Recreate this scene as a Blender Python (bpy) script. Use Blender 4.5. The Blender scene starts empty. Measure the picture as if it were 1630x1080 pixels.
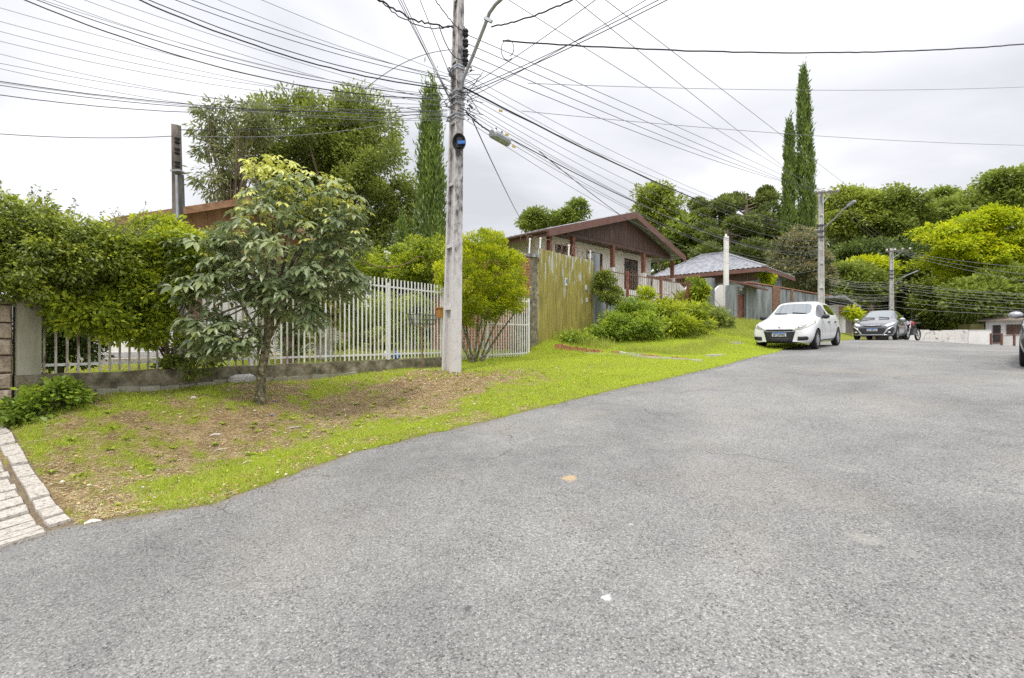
import bpy, bmesh, math, random
import numpy as np
from mathutils import Vector, Matrix
from mathutils.bvhtree import BVHTree
random.seed(7)
RNG = np.random.default_rng(11)
S = bpy.context.scene
COL = S.collection
PI = math.pi
R = math.radians

# ------------------------------------------------------------------ camera
F, EYE = 770.0, 1.55                     # focal length in photo pixels, eye height in metres
cam_d = bpy.data.cameras.new('camera')
cam_d.sensor_width = 36.0
cam_d.lens = 36.0 * F / 1630.0
cam_d.clip_start = 0.05
cam_d.clip_end = 2000
cam = bpy.data.objects.new('camera', cam_d)
COL.objects.link(cam)
cam.location = (0, 0, EYE)
cam.rotation_euler = (R(90), 0, 0)
S.camera = cam

# ------------------------------------------------------------------ light
SUN_EL, SUN_AZ = 62.0, 200.0             # azimuth clockwise from +Y (north): behind and slightly left of the camera
world = bpy.data.worlds.new('World')
S.world = world
world.use_nodes = True
nt = world.node_tree
for n in list(nt.nodes):
    nt.nodes.remove(n)
out = nt.nodes.new('ShaderNodeOutputWorld')
bg = nt.nodes.new('ShaderNodeBackground')
sky = nt.nodes.new('ShaderNodeTexSky')
sky.sky_type = 'NISHITA'
sky.sun_disc = False
sky.sun_elevation = R(SUN_EL)
sky.sun_rotation = R(SUN_AZ)
SKY_STRENGTH = 0.10
tc = nt.nodes.new('ShaderNodeTexCoord')
sep = nt.nodes.new('ShaderNodeSeparateXYZ')
nt.links.new(tc.outputs['Generated'], sep.inputs[0])
# clouds laid out on a plane overhead: direction / (z + 0.25)
dz = nt.nodes.new('ShaderNodeMath'); dz.operation = 'ADD'; dz.inputs[1].default_value = 0.22
mx0 = nt.nodes.new('ShaderNodeMath'); mx0.operation = 'MAXIMUM'; mx0.inputs[1].default_value = 0.0
nt.links.new(sep.outputs['Z'], mx0.inputs[0]); nt.links.new(mx0.outputs[0], dz.inputs[0])
dv = nt.nodes.new('ShaderNodeVectorMath'); dv.operation = 'DIVIDE'
cmb = nt.nodes.new('ShaderNodeCombineXYZ')
for i in range(3):
    nt.links.new(dz.outputs[0], cmb.inputs[i])
nt.links.new(tc.outputs['Generated'], dv.inputs[0]); nt.links.new(cmb.outputs[0], dv.inputs[1])
mp = nt.nodes.new('ShaderNodeMapping'); mp.inputs['Scale'].default_value = (1.0, 1.25, 0.0)
mp.inputs['Location'].default_value = (3.3, 1.7, 0)
nt.links.new(dv.outputs[0], mp.inputs[0])
nz = nt.nodes.new('ShaderNodeTexNoise'); nz.inputs['Scale'].default_value = 0.85; nz.inputs['Detail'].default_value = 9.0
nz.inputs['Roughness'].default_value = 0.5; nz.inputs['Distortion'].default_value = 0.35
nt.links.new(mp.outputs[0], nz.inputs['Vector'])
cr = nt.nodes.new('ShaderNodeValToRGB')
cr.color_ramp.elements[0].position = 0.36; cr.color_ramp.elements[0].color = (4.9, 4.95, 5.25, 1)
cr.color_ramp.elements[1].position = 0.60; cr.color_ramp.elements[1].color = (7.7, 7.72, 7.9, 1)
e = cr.color_ramp.elements.new(0.5); e.color = (6.3, 6.34, 6.6, 1)
nt.links.new(nz.outputs['Fac'], cr.inputs[0])
# overcast sky brightens towards the zenith
zg = nt.nodes.new('ShaderNodeMapRange'); zg.inputs['From Min'].default_value = 0.0; zg.inputs['From Max'].default_value = 1.0
zg.inputs['To Min'].default_value = 1.0; zg.inputs['To Max'].default_value = 3.2
zp = nt.nodes.new('ShaderNodeMath'); zp.operation = 'POWER'; zp.inputs[1].default_value = 3.0
nt.links.new(mx0.outputs[0], zp.inputs[0]); nt.links.new(zp.outputs[0], zg.inputs['Value'])
ml = nt.nodes.new('ShaderNodeVectorMath'); ml.operation = 'SCALE'
nt.links.new(cr.outputs[0], ml.inputs[0]); nt.links.new(zg.outputs[0], ml.inputs['Scale'])
mixs = nt.nodes.new('ShaderNodeMix'); mixs.data_type = 'RGBA'; mixs.inputs['Factor'].default_value = 0.93
nt.links.new(sky.outputs[0], mixs.inputs['A']); nt.links.new(ml.outputs[0], mixs.inputs['B'])
nt.links.new(mixs.outputs['Result'], bg.inputs['Color'])
bg.inputs['Strength'].default_value = SKY_STRENGTH
nt.links.new(bg.outputs[0], out.inputs[0])

sun_d = bpy.data.lights.new('sun', 'SUN')
sun_d.energy = 1.5
sun_d.angle = R(10)
sun_d.color = (1.0, 0.95, 0.86)
sun = bpy.data.objects.new('sun', sun_d)
COL.objects.link(sun)
sd = Vector((math.sin(R(SUN_AZ)) * math.cos(R(SUN_EL)), math.cos(R(SUN_AZ)) * math.cos(R(SUN_EL)), math.sin(R(SUN_EL))))
sun.rotation_euler = sd.to_track_quat('Z', 'Y').to_euler()
S.view_settings.view_transform = 'Standard'
S.view_settings.look = 'None'
S.view_settings.exposure = 0.53
S.view_settings.gamma = 1
S.view_settings.use_curve_mapping = False
S.cycles.max_bounces = 6
S.cycles.transparent_max_bounces = 12
S.cycles.use_denoising = False

# ------------------------------------------------------------------ helpers
def P(px, py, Y):
    """world point seen at photo pixel (px, py) when it stands Y metres ahead"""
    return Vector(((px - 815.0) / F * Y, Y, EYE - (py - 541.0) / F * Y))

def tag(o, label=None, cat=None, group=None, kind=None):
    if label: o['label'] = label
    if cat: o['category'] = cat
    if group: o['group'] = group
    if kind: o['kind'] = kind
    return o

def thing(name, loc, label, cat, group=None, rz=0.0):
    o = bpy.data.objects.new(name, None)
    COL.objects.link(o)
    o.empty_display_size = 0.2
    o.location = loc
    o.rotation_euler = (0, 0, rz)
    return tag(o, label, cat, group)

def link(name, mesh, parent=None, loc=(0, 0, 0), rz=0.0):
    o = bpy.data.objects.new(name, mesh)
    COL.objects.link(o)
    if parent is not None:
        o.parent = parent
    o.location = loc
    o.rotation_euler = (0, 0, rz)
    return o

def basis(d):
    d = Vector(d).normalized()
    a = Vector((0, 0, 1)) if abs(d.z) < 0.9 else Vector((1, 0, 0))
    u = d.cross(a).normalized()
    return d, u, d.cross(u).normalized()

class MB:
    def __init__(self):
        self.v = []; self.f = []; self.m = []
    def add(self, vs, fs, mi=0):
        n = len(self.v)
        self.v += [tuple(p) for p in vs]
        self.f += [tuple(i + n for i in f) for f in fs]
        self.m += [mi] * len(fs)
        return self
    def box(self, x0, x1, y0, y1, z0, z1, mi=0):
        vs = [(x0,y0,z0),(x1,y0,z0),(x1,y1,z0),(x0,y1,z0),(x0,y0,z1),(x1,y0,z1),(x1,y1,z1),(x0,y1,z1)]
        return self.add(vs, [(0,3,2,1),(4,5,6,7),(0,1,5,4),(1,2,6,5),(2,3,7,6),(3,0,4,7)], mi)
    def bar(self, a, b, w, h, mi=0, up=(0, 0, 1)):
        a = Vector(a); b = Vector(b); d = (b - a).normalized()
        upv = Vector(up)
        s = d.cross(upv)
        if s.length < 1e-4: s = d.cross(Vector((1, 0, 0)))
        s.normalize(); t = s.cross(d).normalized()
        vs = []
        for p in (a, b):
            for su, sv in ((-1,-1),(1,-1),(1,1),(-1,1)):
                vs.append(p + s*su*w/2 + t*sv*h/2)
        return self.add(vs, [(0,3,2,1),(4,5,6,7),(0,1,5,4),(1,2,6,5),(2,3,7,6),(3,0,4,7)], mi)
    def tube(self, pts, rad, n=6, caps=True, mi=0):
        pts = [Vector(p) for p in pts]
        if not hasattr(rad, '__len__'): rad = [rad] * len(pts)
        vs = []; fs = []
        d0, u, w = basis(pts[1] - pts[0])
        for i, p in enumerate(pts):
            d = (pts[min(i+1, len(pts)-1)] - pts[max(i-1, 0)]).normalized()
            u = (u - d * u.dot(d)).normalized(); w = d.cross(u)
            for k in range(n):
                a = 2*PI*k/n
                vs.append(p + (u*math.cos(a) + w*math.sin(a)) * rad[i])
        for i in range(len(pts)-1):
            for k in range(n):
                a = i*n+k; b = i*n+(k+1) % n
                fs.append((a, b, b+n, a+n))
        if caps:
            fs.append(tuple(range(n-1, -1, -1))); fs.append(tuple(range((len(pts)-1)*n, len(pts)*n)))
        return self.add(vs, fs, mi)
    def prism(self, poly, off, mi=0):
        """polygon (list of 3D points) pushed along vector off"""
        n = len(poly); off = Vector(off)
        vs = [Vector(p) for p in poly] + [Vector(p) + off for p in poly]
        fs = [tuple(range(n-1, -1, -1)), tuple(range(n, 2*n))]
        for i in range(n):
            j = (i+1) % n
            fs.append((i, j, j+n, i+n))
        return self.add(vs, fs, mi)
    def disc(self, c, axis, r, t, n=20, mi=0):
        d, u, w = basis(axis); c = Vector(c)
        return self.prism([c + (u*math.cos(2*PI*k/n) + w*math.sin(2*PI*k/n))*r for k in range(n)], d*t, mi)
    def mesh(self, name, mat, origin=(0, 0, 0), smooth=False):
        me = bpy.data.meshes.new(name)
        o = Vector(origin)
        me.from_pydata([(p[0]-o.x, p[1]-o.y, p[2]-o.z) for p in self.v], [], self.f)
        for m in (mat if isinstance(mat, (list, tuple)) else [mat]):
            me.materials.append(m)
        if isinstance(mat, (list, tuple)):
            me.polygons.foreach_set('material_index', self.m)
        bm = bmesh.new(); bm.from_mesh(me)
        bmesh.ops.recalc_face_normals(bm, faces=bm.faces)
        bm.to_mesh(me); bm.free()
        if smooth:
            me.polygons.foreach_set('use_smooth', [True]*len(me.polygons))
            try: me.set_sharp_from_angle(angle=R(35))
            except Exception: pass
        me.update()
        return me
    def build(self, name, mat, parent=None, smooth=False, local=False, loc=None):
        """world coordinates in; local=True keeps coordinates in the parent's own frame"""
        if parent is not None:
            org = (0, 0, 0) if local else parent.location
            return link(name, self.mesh(name, mat, org, smooth), parent)
        if loc is None:
            vs = self.v
            zs = min(p[2] for p in vs)
            loc = (sum(p[0] for p in vs)/len(vs), sum(p[1] for p in vs)/len(vs), zs)
        return link(name, self.mesh(name, mat, loc, smooth), None, loc)

# ------------------------------------------------------------------ numpy noise
def _hash(ix, iy, s):
    n = (ix.astype(np.int64)*374761393 + iy.astype(np.int64)*668265263 + s*1442695041) & 0x7fffffff
    n = ((n ^ (n >> 13)) * 1274126177) & 0x7fffffff
    return ((n ^ (n >> 16)) & 0xffff) / 65535.0
def vnoise(x, y, s=0):
    ix = np.floor(x); iy = np.floor(y)
    fx = x - ix; fy = y - iy
    fx = fx*fx*(3-2*fx); fy = fy*fy*(3-2*fy)
    a = _hash(ix, iy, s); b = _hash(ix+1, iy, s); c = _hash(ix, iy+1, s); d = _hash(ix+1, iy+1, s)
    return (a*(1-fx)+b*fx)*(1-fy) + (c*(1-fx)+d*fx)*fy
def fbm(x, y, sc, octv=4, s=0):
    x = np.asarray(x, float)*sc; y = np.asarray(y, float)*sc
    r = 0; a = 0.5; t = 0
    for i in range(octv):
        r = r + a*vnoise(x*(2**i)+17.3*i, y*(2**i)-9.1*i, s+i); t += a; a *= 0.5
    return r/t

# ------------------------------------------------------------------ materials
def principled(name):
    m = bpy.data.materials.new(name)
    m.use_nodes = True
    t = m.node_tree
    return m, t, t.nodes['Principled BSDF']

def mat(name, cols, rough=0.8, scale=4.0, detail=6.0, bump=0.3, bscale=None, metal=0.0, spec=0.4, coord='Position', stretch=(1,1,1), lo=0.3, hi=0.7, dist=0.0, coat=0.0, bdist=0.01):
    """noise-mottled surface: cols is a list of 1..4 rgb tuples spread over the noise range"""
    m, t, b = principled(name)
    N = t.nodes.new; L = t.links.new
    if coord == 'Position':
        g = N('ShaderNodeNewGeometry'); vec = g.outputs['Position']
    else:
        g = N('ShaderNodeTexCoord'); vec = g.outputs['Object']
    mpn = N('ShaderNodeMapping'); mpn.inputs['Scale'].default_value = stretch
    L(vec, mpn.inputs[0]); vec = mpn.outputs[0]
    if len(cols) == 1:
        b.inputs['Base Color'].default_value = (*cols[0], 1)
    else:
        n1 = N('ShaderNodeTexNoise'); n1.inputs['Scale'].default_value = scale; n1.inputs['Detail'].default_value = detail
        n1.inputs['Roughness'].default_value = 0.65; n1.inputs['Distortion'].default_value = dist
        L(vec, n1.inputs['Vector'])
        rp = N('ShaderNodeValToRGB')
        k = len(cols)
        rp.color_ramp.elements[0].position = lo; rp.color_ramp.elements[0].color = (*cols[0], 1)
        rp.color_ramp.elements[1].position = hi; rp.color_ramp.elements[1].color = (*cols[-1], 1)
        for i in range(1, k-1):
            e = rp.color_ramp.elements.new(lo+(hi-lo)*i/(k-1)); e.color = (*cols[i], 1)
        L(n1.outputs['Fac'], rp.inputs[0]); L(rp.outputs[0], b.inputs['Base Color'])
    b.inputs['Roughness'].default_value = rough
    b.inputs['Metallic'].default_value = metal
    b.inputs['Specular IOR Level'].default_value = spec
    b.inputs['Coat Weight'].default_value = coat
    if bump:
        n2 = N('ShaderNodeTexNoise'); n2.inputs['Scale'].default_value = bscale or scale*6; n2.inputs['Detail'].default_value = 4
        L(vec, n2.inputs['Vector'])
        bp = N('ShaderNodeBump'); bp.inputs['Strength'].default_value = bump; bp.inputs['Distance'].default_value = bdist
        L(n2.outputs['Fac'], bp.inputs['Height']); L(bp.outputs[0], b.inputs['Normal'])
    return m

LEAF_GAIN = 1.72
def leaf_mat(name, cols, rough=0.5, trans=0.3, spec=0.4, attr='tint'):
    """colour runs over the per-leaf attribute 'tint' (age and kind of the leaf, plus painted top light)"""
    m, t, b = principled(name)
    N = t.nodes.new; L = t.links.new
    a = N('ShaderNodeAttribute'); a.attribute_name = attr
    rp = N('ShaderNodeValToRGB')
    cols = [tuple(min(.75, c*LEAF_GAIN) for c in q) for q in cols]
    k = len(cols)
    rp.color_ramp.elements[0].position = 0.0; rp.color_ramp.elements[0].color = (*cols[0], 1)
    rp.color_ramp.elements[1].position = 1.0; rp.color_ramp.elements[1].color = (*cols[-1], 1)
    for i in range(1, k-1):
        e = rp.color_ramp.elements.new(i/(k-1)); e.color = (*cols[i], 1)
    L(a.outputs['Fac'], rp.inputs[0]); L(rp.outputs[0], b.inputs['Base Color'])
    b.inputs['Roughness'].default_value = rough
    b.inputs['Specular IOR Level'].default_value = spec
    tr = N('ShaderNodeBsdfTranslucent'); L(rp.outputs[0], tr.inputs['Color'])
    mxs = N('ShaderNodeMixShader'); mxs.inputs[0].default_value = min(.5, trans*1.25)
    L(b.outputs[0], mxs.inputs[1]); L(tr.outputs[0], mxs.inputs[2])
    L(mxs.outputs[0], t.nodes['Material Output'].inputs['Surface'])
    return m

# ------------------------------------------------------------------ foliage
def unit(a):
    return a/np.maximum(np.linalg.norm(a, axis=1, keepdims=True), 1e-9)

def quads_mesh(name, verts, tint, material, origin, tris=False):
    """verts (N,k,3) -> one k-gon each; tint (N,)"""
    n, k = verts.shape[0], verts.shape[1]
    me = bpy.data.meshes.new(name)
    v = (verts.reshape(-1, 3) - np.array(origin, float)).astype(np.float32)
    me.vertices.add(n*k); me.vertices.foreach_set('co', v.ravel())
    me.loops.add(n*k); me.loops.foreach_set('vertex_index', np.arange(n*k, dtype=np.int32))
    me.polygons.add(n); me.polygons.foreach_set('loop_start', np.arange(0, n*k, k, dtype=np.int32))
    a = me.attributes.new('tint', 'FLOAT', 'POINT')
    a.data.foreach_set('value', np.repeat(tint, k).astype(np.float32))
    me.materials.append(material)
    me.update(calc_edges=True)
    return me

def leaf_quads(pos, tip, nrm, L_, W_, fold=0.15):
    tip = unit(tip)
    side = unit(np.cross(tip, nrm))
    up = np.cross(side, tip)
    L_ = L_[:, None]; W_ = W_[:, None]
    a = pos
    b = pos + tip*L_*0.45 + side*W_*0.5 + up*W_*fold
    c = pos + tip*L_
    d = pos + tip*L_*0.45 - side*W_*0.5 + up*W_*fold
    return np.stack([a, b, c, d], axis=1)

def crown(blobs, n, leaf=(0.3, 0.2), clumps=90, crad=0.35, shell=0.6, up=0.5, droop=0.2, seed=1, tip_new=0.25, outward=0.7, flat=0.75, jitter=0.25):
    """leaves grouped in clumps that fill the given ellipsoids.  blobs rows: cx cy cz rx ry rz.  returns pos,tip,nrm,L,W,tint,clump centres"""
    g = np.random.default_rng(seed)
    B = np.array(blobs, float)
    w = (B[:, 3]*B[:, 4]*B[:, 5])**0.7; w /= w.sum()
    bi = g.choice(len(B), clumps, p=w)
    d = unit(g.normal(size=(clumps, 3)))
    r = shell + (1-shell)*g.random(clumps)**0.6
    r *= 1 + jitter*(g.random(clumps)-0.5)
    core = g.random(clumps) < 0.18
    r[core] *= g.random(core.sum())
    cc = B[bi, :3] + d*r[:, None]*B[bi, 3:]
    ctint = g.random(clumps)
    csz = crad*(0.55+0.9*g.random(clumps))
    li = g.integers(0, clumps, n)
    ld = unit(g.normal(size=(n, 3)))
    rr = g.random(n)**0.45
    off = ld*(rr*csz[li])[:, None]
    off[:, 2] *= flat
    pos = cc[li] + off
    odir = unit(pos - B[bi[li], :3])
    tip = ld*0.8 + odir*outward + g.normal(size=(n, 3))*0.45
    tip[:, 2] -= droop
    nrm = g.normal(size=(n, 3))*0.5 + odir*0.35 + ld*0.3
    nrm[:, 2] += up
    s = 0.65+0.7*g.random(n)
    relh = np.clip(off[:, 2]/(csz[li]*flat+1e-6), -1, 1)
    tint = np.clip(0.30 + 0.30*(ctint[li]-0.5) + 0.35*(g.random(n)-0.5) + tip_new*(rr*0.5+0.5*relh), 0, 1)  # lighter clump tops and outsides: new growth, plus top light painted into tint
    return pos, unit(tip), unit(nrm), leaf[0]*s, leaf[1]*s, tint, cc, csz

def curve_pts(a, b, n, bend, g):
    a = Vector(a); b = Vector(b)
    m = (a+b)/2 + Vector((g.uniform(-1,1), g.uniform(-1,1), g.uniform(-0.3,0.6)))*bend
    return [a*(1-t)**2 + m*2*t*(1-t) + b*t*t for t in [i/n for i in range(n+1)]]

def limbs(mb, base, fork, targets, r0, r1, seed=0, bend=0.3, sides=7):
    g = random.Random(seed)
    base = Vector(base); fork = Vector(fork)
    tp = curve_pts(base, fork, 5, (fork-base).length*0.06, g)
    rad = [r0*(1.25 if i == 0 else 1)*(1-t*0.35) for i, t in enumerate([k/5 for k in range(6)])]
    mb.tube(tp, rad, sides)
    rf = rad[-1]
    for t in targets:
        t = Vector(t)
        st = tp[g.choice([3, 4, 5, 5])]
        pp = curve_pts(st, t, 4, (t-st).length*bend*0.5, g)
        k = rf*0.6
        mb.tube(pp, [k, k*0.75, k*0.5, k*0.32, max(r1, k*0.15)], 5)

BARK = None
def tree(name, label, cat, group, base, blobs, n, material, leaf=(0.3,0.2), clumps=90, crad=0.5, trunk_r=0.2, trunk_h=0.5, bark=None, seed=1, nlimb=8, crown_name='crown', fork=None, **kw):
    """a plant: an Empty at its foot > trunk, crown"""
    base = Vector(base)
    t = thing(name, base, label, cat, group)
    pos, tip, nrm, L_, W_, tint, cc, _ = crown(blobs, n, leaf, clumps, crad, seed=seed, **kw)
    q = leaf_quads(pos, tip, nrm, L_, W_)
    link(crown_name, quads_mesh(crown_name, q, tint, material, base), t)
    if trunk_r > 0:
        B = np.array(blobs)
        if fork is None:
            c = B[:, :3].mean(0)
            fork = base.lerp(Vector(c), trunk_h)
            fork.z = base.z + (c[2]-base.z)*trunk_h
        mb = MB()
        g = random.Random(seed)
        idx = [g.randrange(len(cc)) for _ in range(nlimb)]
        limbs(mb, base - Vector((0, 0, 0.15)), fork, [cc[i] for i in idx], trunk_r, trunk_r*0.08, seed)
        mb.build('trunk', bark or BARK, t, smooth=True)
    return t

def blob(px, py, Y, rpx, rpy, ry=None):
    """ellipsoid that covers rpx x rpy photo pixels at distance Y"""
    c = P(px, py, Y)
    rx = rpx/F*Y; rz = rpy/F*Y
    return (c.x, c.y, c.z, rx, ry if ry else rx*0.9, rz)

# ================================================================== TERRAIN
TT = [-40, -20, -10, 0, 5, 10, 14, 18, 24, 30, 40, 55, 75, 120]
TZ = [-3.2, -1.5, -0.7, 0, .44, .85, 1.07, 1.25, 1.43, 1.52, 1.42, 1.22, 1.15, 1.1]
DX, DY = 0.62, 0.785                     # the street runs this way
def road_h(x, y):
    t = DX*x + DY*y
    l = DY*x - DX*y
    z = np.interp(t, TT, TZ)
    z = z - 0.075*np.clip(l-0.3, 0, 9)*np.clip((t-16)/14, 0, 1)
    return z
EDGE_PX = [(0,862),(60,849),(112,838),(170,829),(235,818),(330,803),(375,790),(420,770),(470,752),(520,735),(580,718),(640,703),(690,691),(720,685),(775,671),(830,657),(900,640),(980,621),(1060,604),(1130,588),(1180,574),(1230,563)]
def hit(px, py):
    Y = 1.0
    while Y < 90:
        z = EYE-(py-541.0)/F*Y
        if z <= float(road_h(np.array((px-815)/F*Y), np.array(Y))): break
        Y += 0.01
    return ((px-815)/F*Y, Y)
E = [hit(*q) for q in EDGE_PX]
E += [(8.9, 15.8), (11.2, 18.3), (14.6, 21.6), (18.2, 25.6), (24.0, 32.5), (36.0, 47.0), (60, 78)]
E = [(E[0][0]-30*DX, E[0][1]-30*DY), (E[0][0]-8*DX-0.2, E[0][1]-8*DY)] + E
E = sorted(E, key=lambda q: DX*q[0]+DY*q[1])
ET = np.array([DX*x+DY*y for x, y in E]); EL = np.array([DY*x-DX*y for x, y in E])
def edge_l(t):
    l = np.interp(t, ET, EL)
    l = l + 0.10*(fbm(t, t*0, 2.2, 3, 5)-0.5) + 0.07*(fbm(t, t*0+3, 9.0, 3, 8)-0.5)
    return l
def fence_y(px): return 7776.0/(1370.0-px)
VG = [(-60,700,5.3),(5,688,5.7),(60,655,5.85),(130,632,6.2),(285,620,7.1),(413,640,6.9),(413,610,8.0),(560,599,9.5),(700,588,11.5),(717,593,9.8),(755,578,11.9),(840,569,14.4),
      (870,548,15.3),(905,543,16.3),(944,541,17.4),(880,566,14.3),(1000,572,12.6),(1060,566,13.6),(960,552,15.8),(1100,575,11.8),
      (960,536,18.2),(1060,528,21.5),(1165,518,26.0),(1187,517,27.5),(1260,523,31),(1333,528,35.5),(1150,549,15),(1200,538,19),(1100,545,16.5),(1330,541,24),
      (560,630,8.1),(330,720,5.75),(500,660,7.3)]
ctl = [tuple(P(*q)) for q in VG]
ctl += [(-4,14,1.05),(-8,12,1.02),(-2.5,11.8,0.98),(-6.2,9,.95),(-12,20,1.2),(-15,8,1.0),(-9,6.5,.8),(-30,20,1.2),(-60,40,2),(0,24,1.6),(2,34,3.0),(10,38,3.2),(22,48,2.6),(-20,70,3),(10,90,4),(60,110,3),(0,200,4),(200,200,4),(-200,200,4),(200,60,1),(-200,0,0),(140,120,3),(45,62,1.3),(34,45,1.2)]
for t_, l_ in [(a, b) for a in (-30,-15,-6,-2,1,3,5,7,9,11,13,15,18,22,26,31,38,50,70) for b in (0.0, 4.5, 10)]:
    l2 = max(l_, float(np.interp(t_, ET, EL)) if l_ == 0 else l_)
    if l_ == 0: l2 = float(np.interp(t_, ET, EL))
    x_ = DX*t_+DY*l2; y_ = DY*t_-DX*l2
    ctl.append((x_, y_, float(road_h(np.array(x_), np.array(y_)))))
C_ = np.array(ctl)
def ker(r2): return np.sqrt(r2 + 0.3)
K_ = ker(((C_[:, None, :2]-C_[None, :, :2])**2).sum(-1)) 
n_ = len(C_)
A_ = np.zeros((n_+3, n_+3)); A_[:n_, :n_] = K_; A_[:n_, n_] = 1; A_[:n_, n_+1:] = C_[:, :2]; A_[n_, :n_] = 1; A_[n_+1:, :n_] = C_[:, :2].T
A_[:n_, :n_] -= np.eye(n_)*0.02
Wt = np.linalg.solve(A_, np.concatenate([C_[:, 2], np.zeros(3)]))
def rbf(x, y):
    x = np.atleast_1d(np.asarray(x, float)); y = np.atleast_1d(np.asarray(y, float))
    o = np.zeros(x.size); xf = x.ravel(); yf = y.ravel()
    for s in range(0, x.size, 20000):
        a = xf[s:s+20000, None]-C_[None, :, 0]; b = yf[s:s+20000, None]-C_[None, :, 1]
        o[s:s+20000] = ker(a*a+b*b) @ Wt[:n_] + Wt[n_] + Wt[n_+1]*xf[s:s+20000] + Wt[n_+2]*yf[s:s+20000]
    return o.reshape(x.shape)
def ground_h(x, y):
    """final ground height: the verge surface, handed over to the road profile at the asphalt edge"""
    x = np.atleast_1d(np.asarray(x, float)); y = np.atleast_1d(np.asarray(y, float))
    t = DX*x+DY*y; l = DY*x-DX*y
    d = l - edge_l(t)                    # > 0 on the road
    k = np.clip((d+0.9)/0.9, 0, 1)
    k = k*k*(3-2*k)
    v = rbf(x, y) + 0.05*(fbm(x, y, 1.3, 4, 3)-0.5)*np.clip(-d*2, 0, 1)
    return v*(1-k) + road_h(x, y)*k
def H(x, y): return float(ground_h(x, y)[0])
def lush(x, y):
    """how much grass grows at a spot of the verge, 0..1"""
    x = np.atleast_1d(np.asarray(x, float)); y = np.atleast_1d(np.asarray(y, float))
    t = DX*x+DY*y; l = DY*x-DX*y
    d = edge_l(t) - l
    n1 = fbm(x, y, 1.6, 4, 21); n2 = fbm(x, y, 5.0, 3, 31)
    edge = np.exp(-((d-0.65)/0.62)**2)
    far = np.clip((t-6.9)/1.6, 0, 1)
    near_wall = np.clip((d-2.8)/0.8, 0, 1)*0.30*np.clip((t-3.2)/2, 0.3, 1)
    base = 0.34 + 0.85*edge*np.clip((t-0.9)/0.8, 0.1, 1) + far*0.8 + near_wall*1.5
    bare = np.exp(-((x+1.5)/1.1)**2-((y-8.3)/1.3)**2)*0.45 + np.exp(-((x+3.4)/1.2)**2-((y-6.0)/.7)**2)*0.25
    n3 = fbm(x, y, 14.0, 2, 41)
    g = base - bare + (n1-0.5)*1.4 + (n2-0.5)*1.3 + (n3-0.5)*1.1
    return np.clip(g, 0, 1)

# ground sheet, finer near the camera
def axis(lo, hi, c0, c1, fine, far):
    a = list(np.arange(c0, c1, fine))
    s = fine; p = c0
    L_ = []
    while p > lo: s *= 1.16; p -= min(s, far); L_.append(p)
    s = fine; p = a[-1]; R_ = []
    while p < hi: s *= 1.16; p += min(s, far); R_.append(p)
    return np.array(L_[::-1] + a + R_)
gx = axis(-500, 600, -7.5, 9.0, 0.075, 60); gy = axis(-60, 900, 3.2, 17.5, 0.075, 60)
GX, GY = np.meshgrid(gx, gy)
GZ = ground_h(GX, GY)
tG = DX*GX+DY*GY; dG = (DY*GX-DX*GY) - edge_l(tG)
lG = DY*GX-DX*GY
GZ = GZ - 0.06*np.clip(dG/0.12, 0, 1)*(lG < 22)
GZ += 0.022*(fbm(GX, GY, 9.0, 3, 71)-0.5)*np.clip(-dG*3, 0, 1)
def grid_mesh(name, X, Y, Z, material, attrs=None):
    ny, nx = X.shape
    me = bpy.data.meshes.new(name)
    co = np.stack([X, Y, Z], -1).reshape(-1, 3).astype(np.float32)
    i = np.arange(ny*nx).reshape(ny, nx)
    q = np.stack([i[:-1, :-1], i[:-1, 1:], i[1:, 1:], i[1:, :-1]], -1).reshape(-1, 4).astype(np.int32)
    me.vertices.add(len(co)); me.vertices.foreach_set('co', co.ravel())
    me.loops.add(q.size); me.loops.foreach_set('vertex_index', q.ravel())
    me.polygons.add(len(q)); me.polygons.foreach_set('loop_start', np.arange(0, q.size, 4, dtype=np.int32))
    me.polygons.foreach_set('use_smooth', np.ones(len(q), dtype=bool))
    for k, v in (attrs or {}).items():
        a = me.attributes.new(k, 'FLOAT', 'POINT'); a.data.foreach_set('value', v.ravel().astype(np.float32))
    me.materials.append(material)
    me.update(calc_edges=True)
    return me

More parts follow.
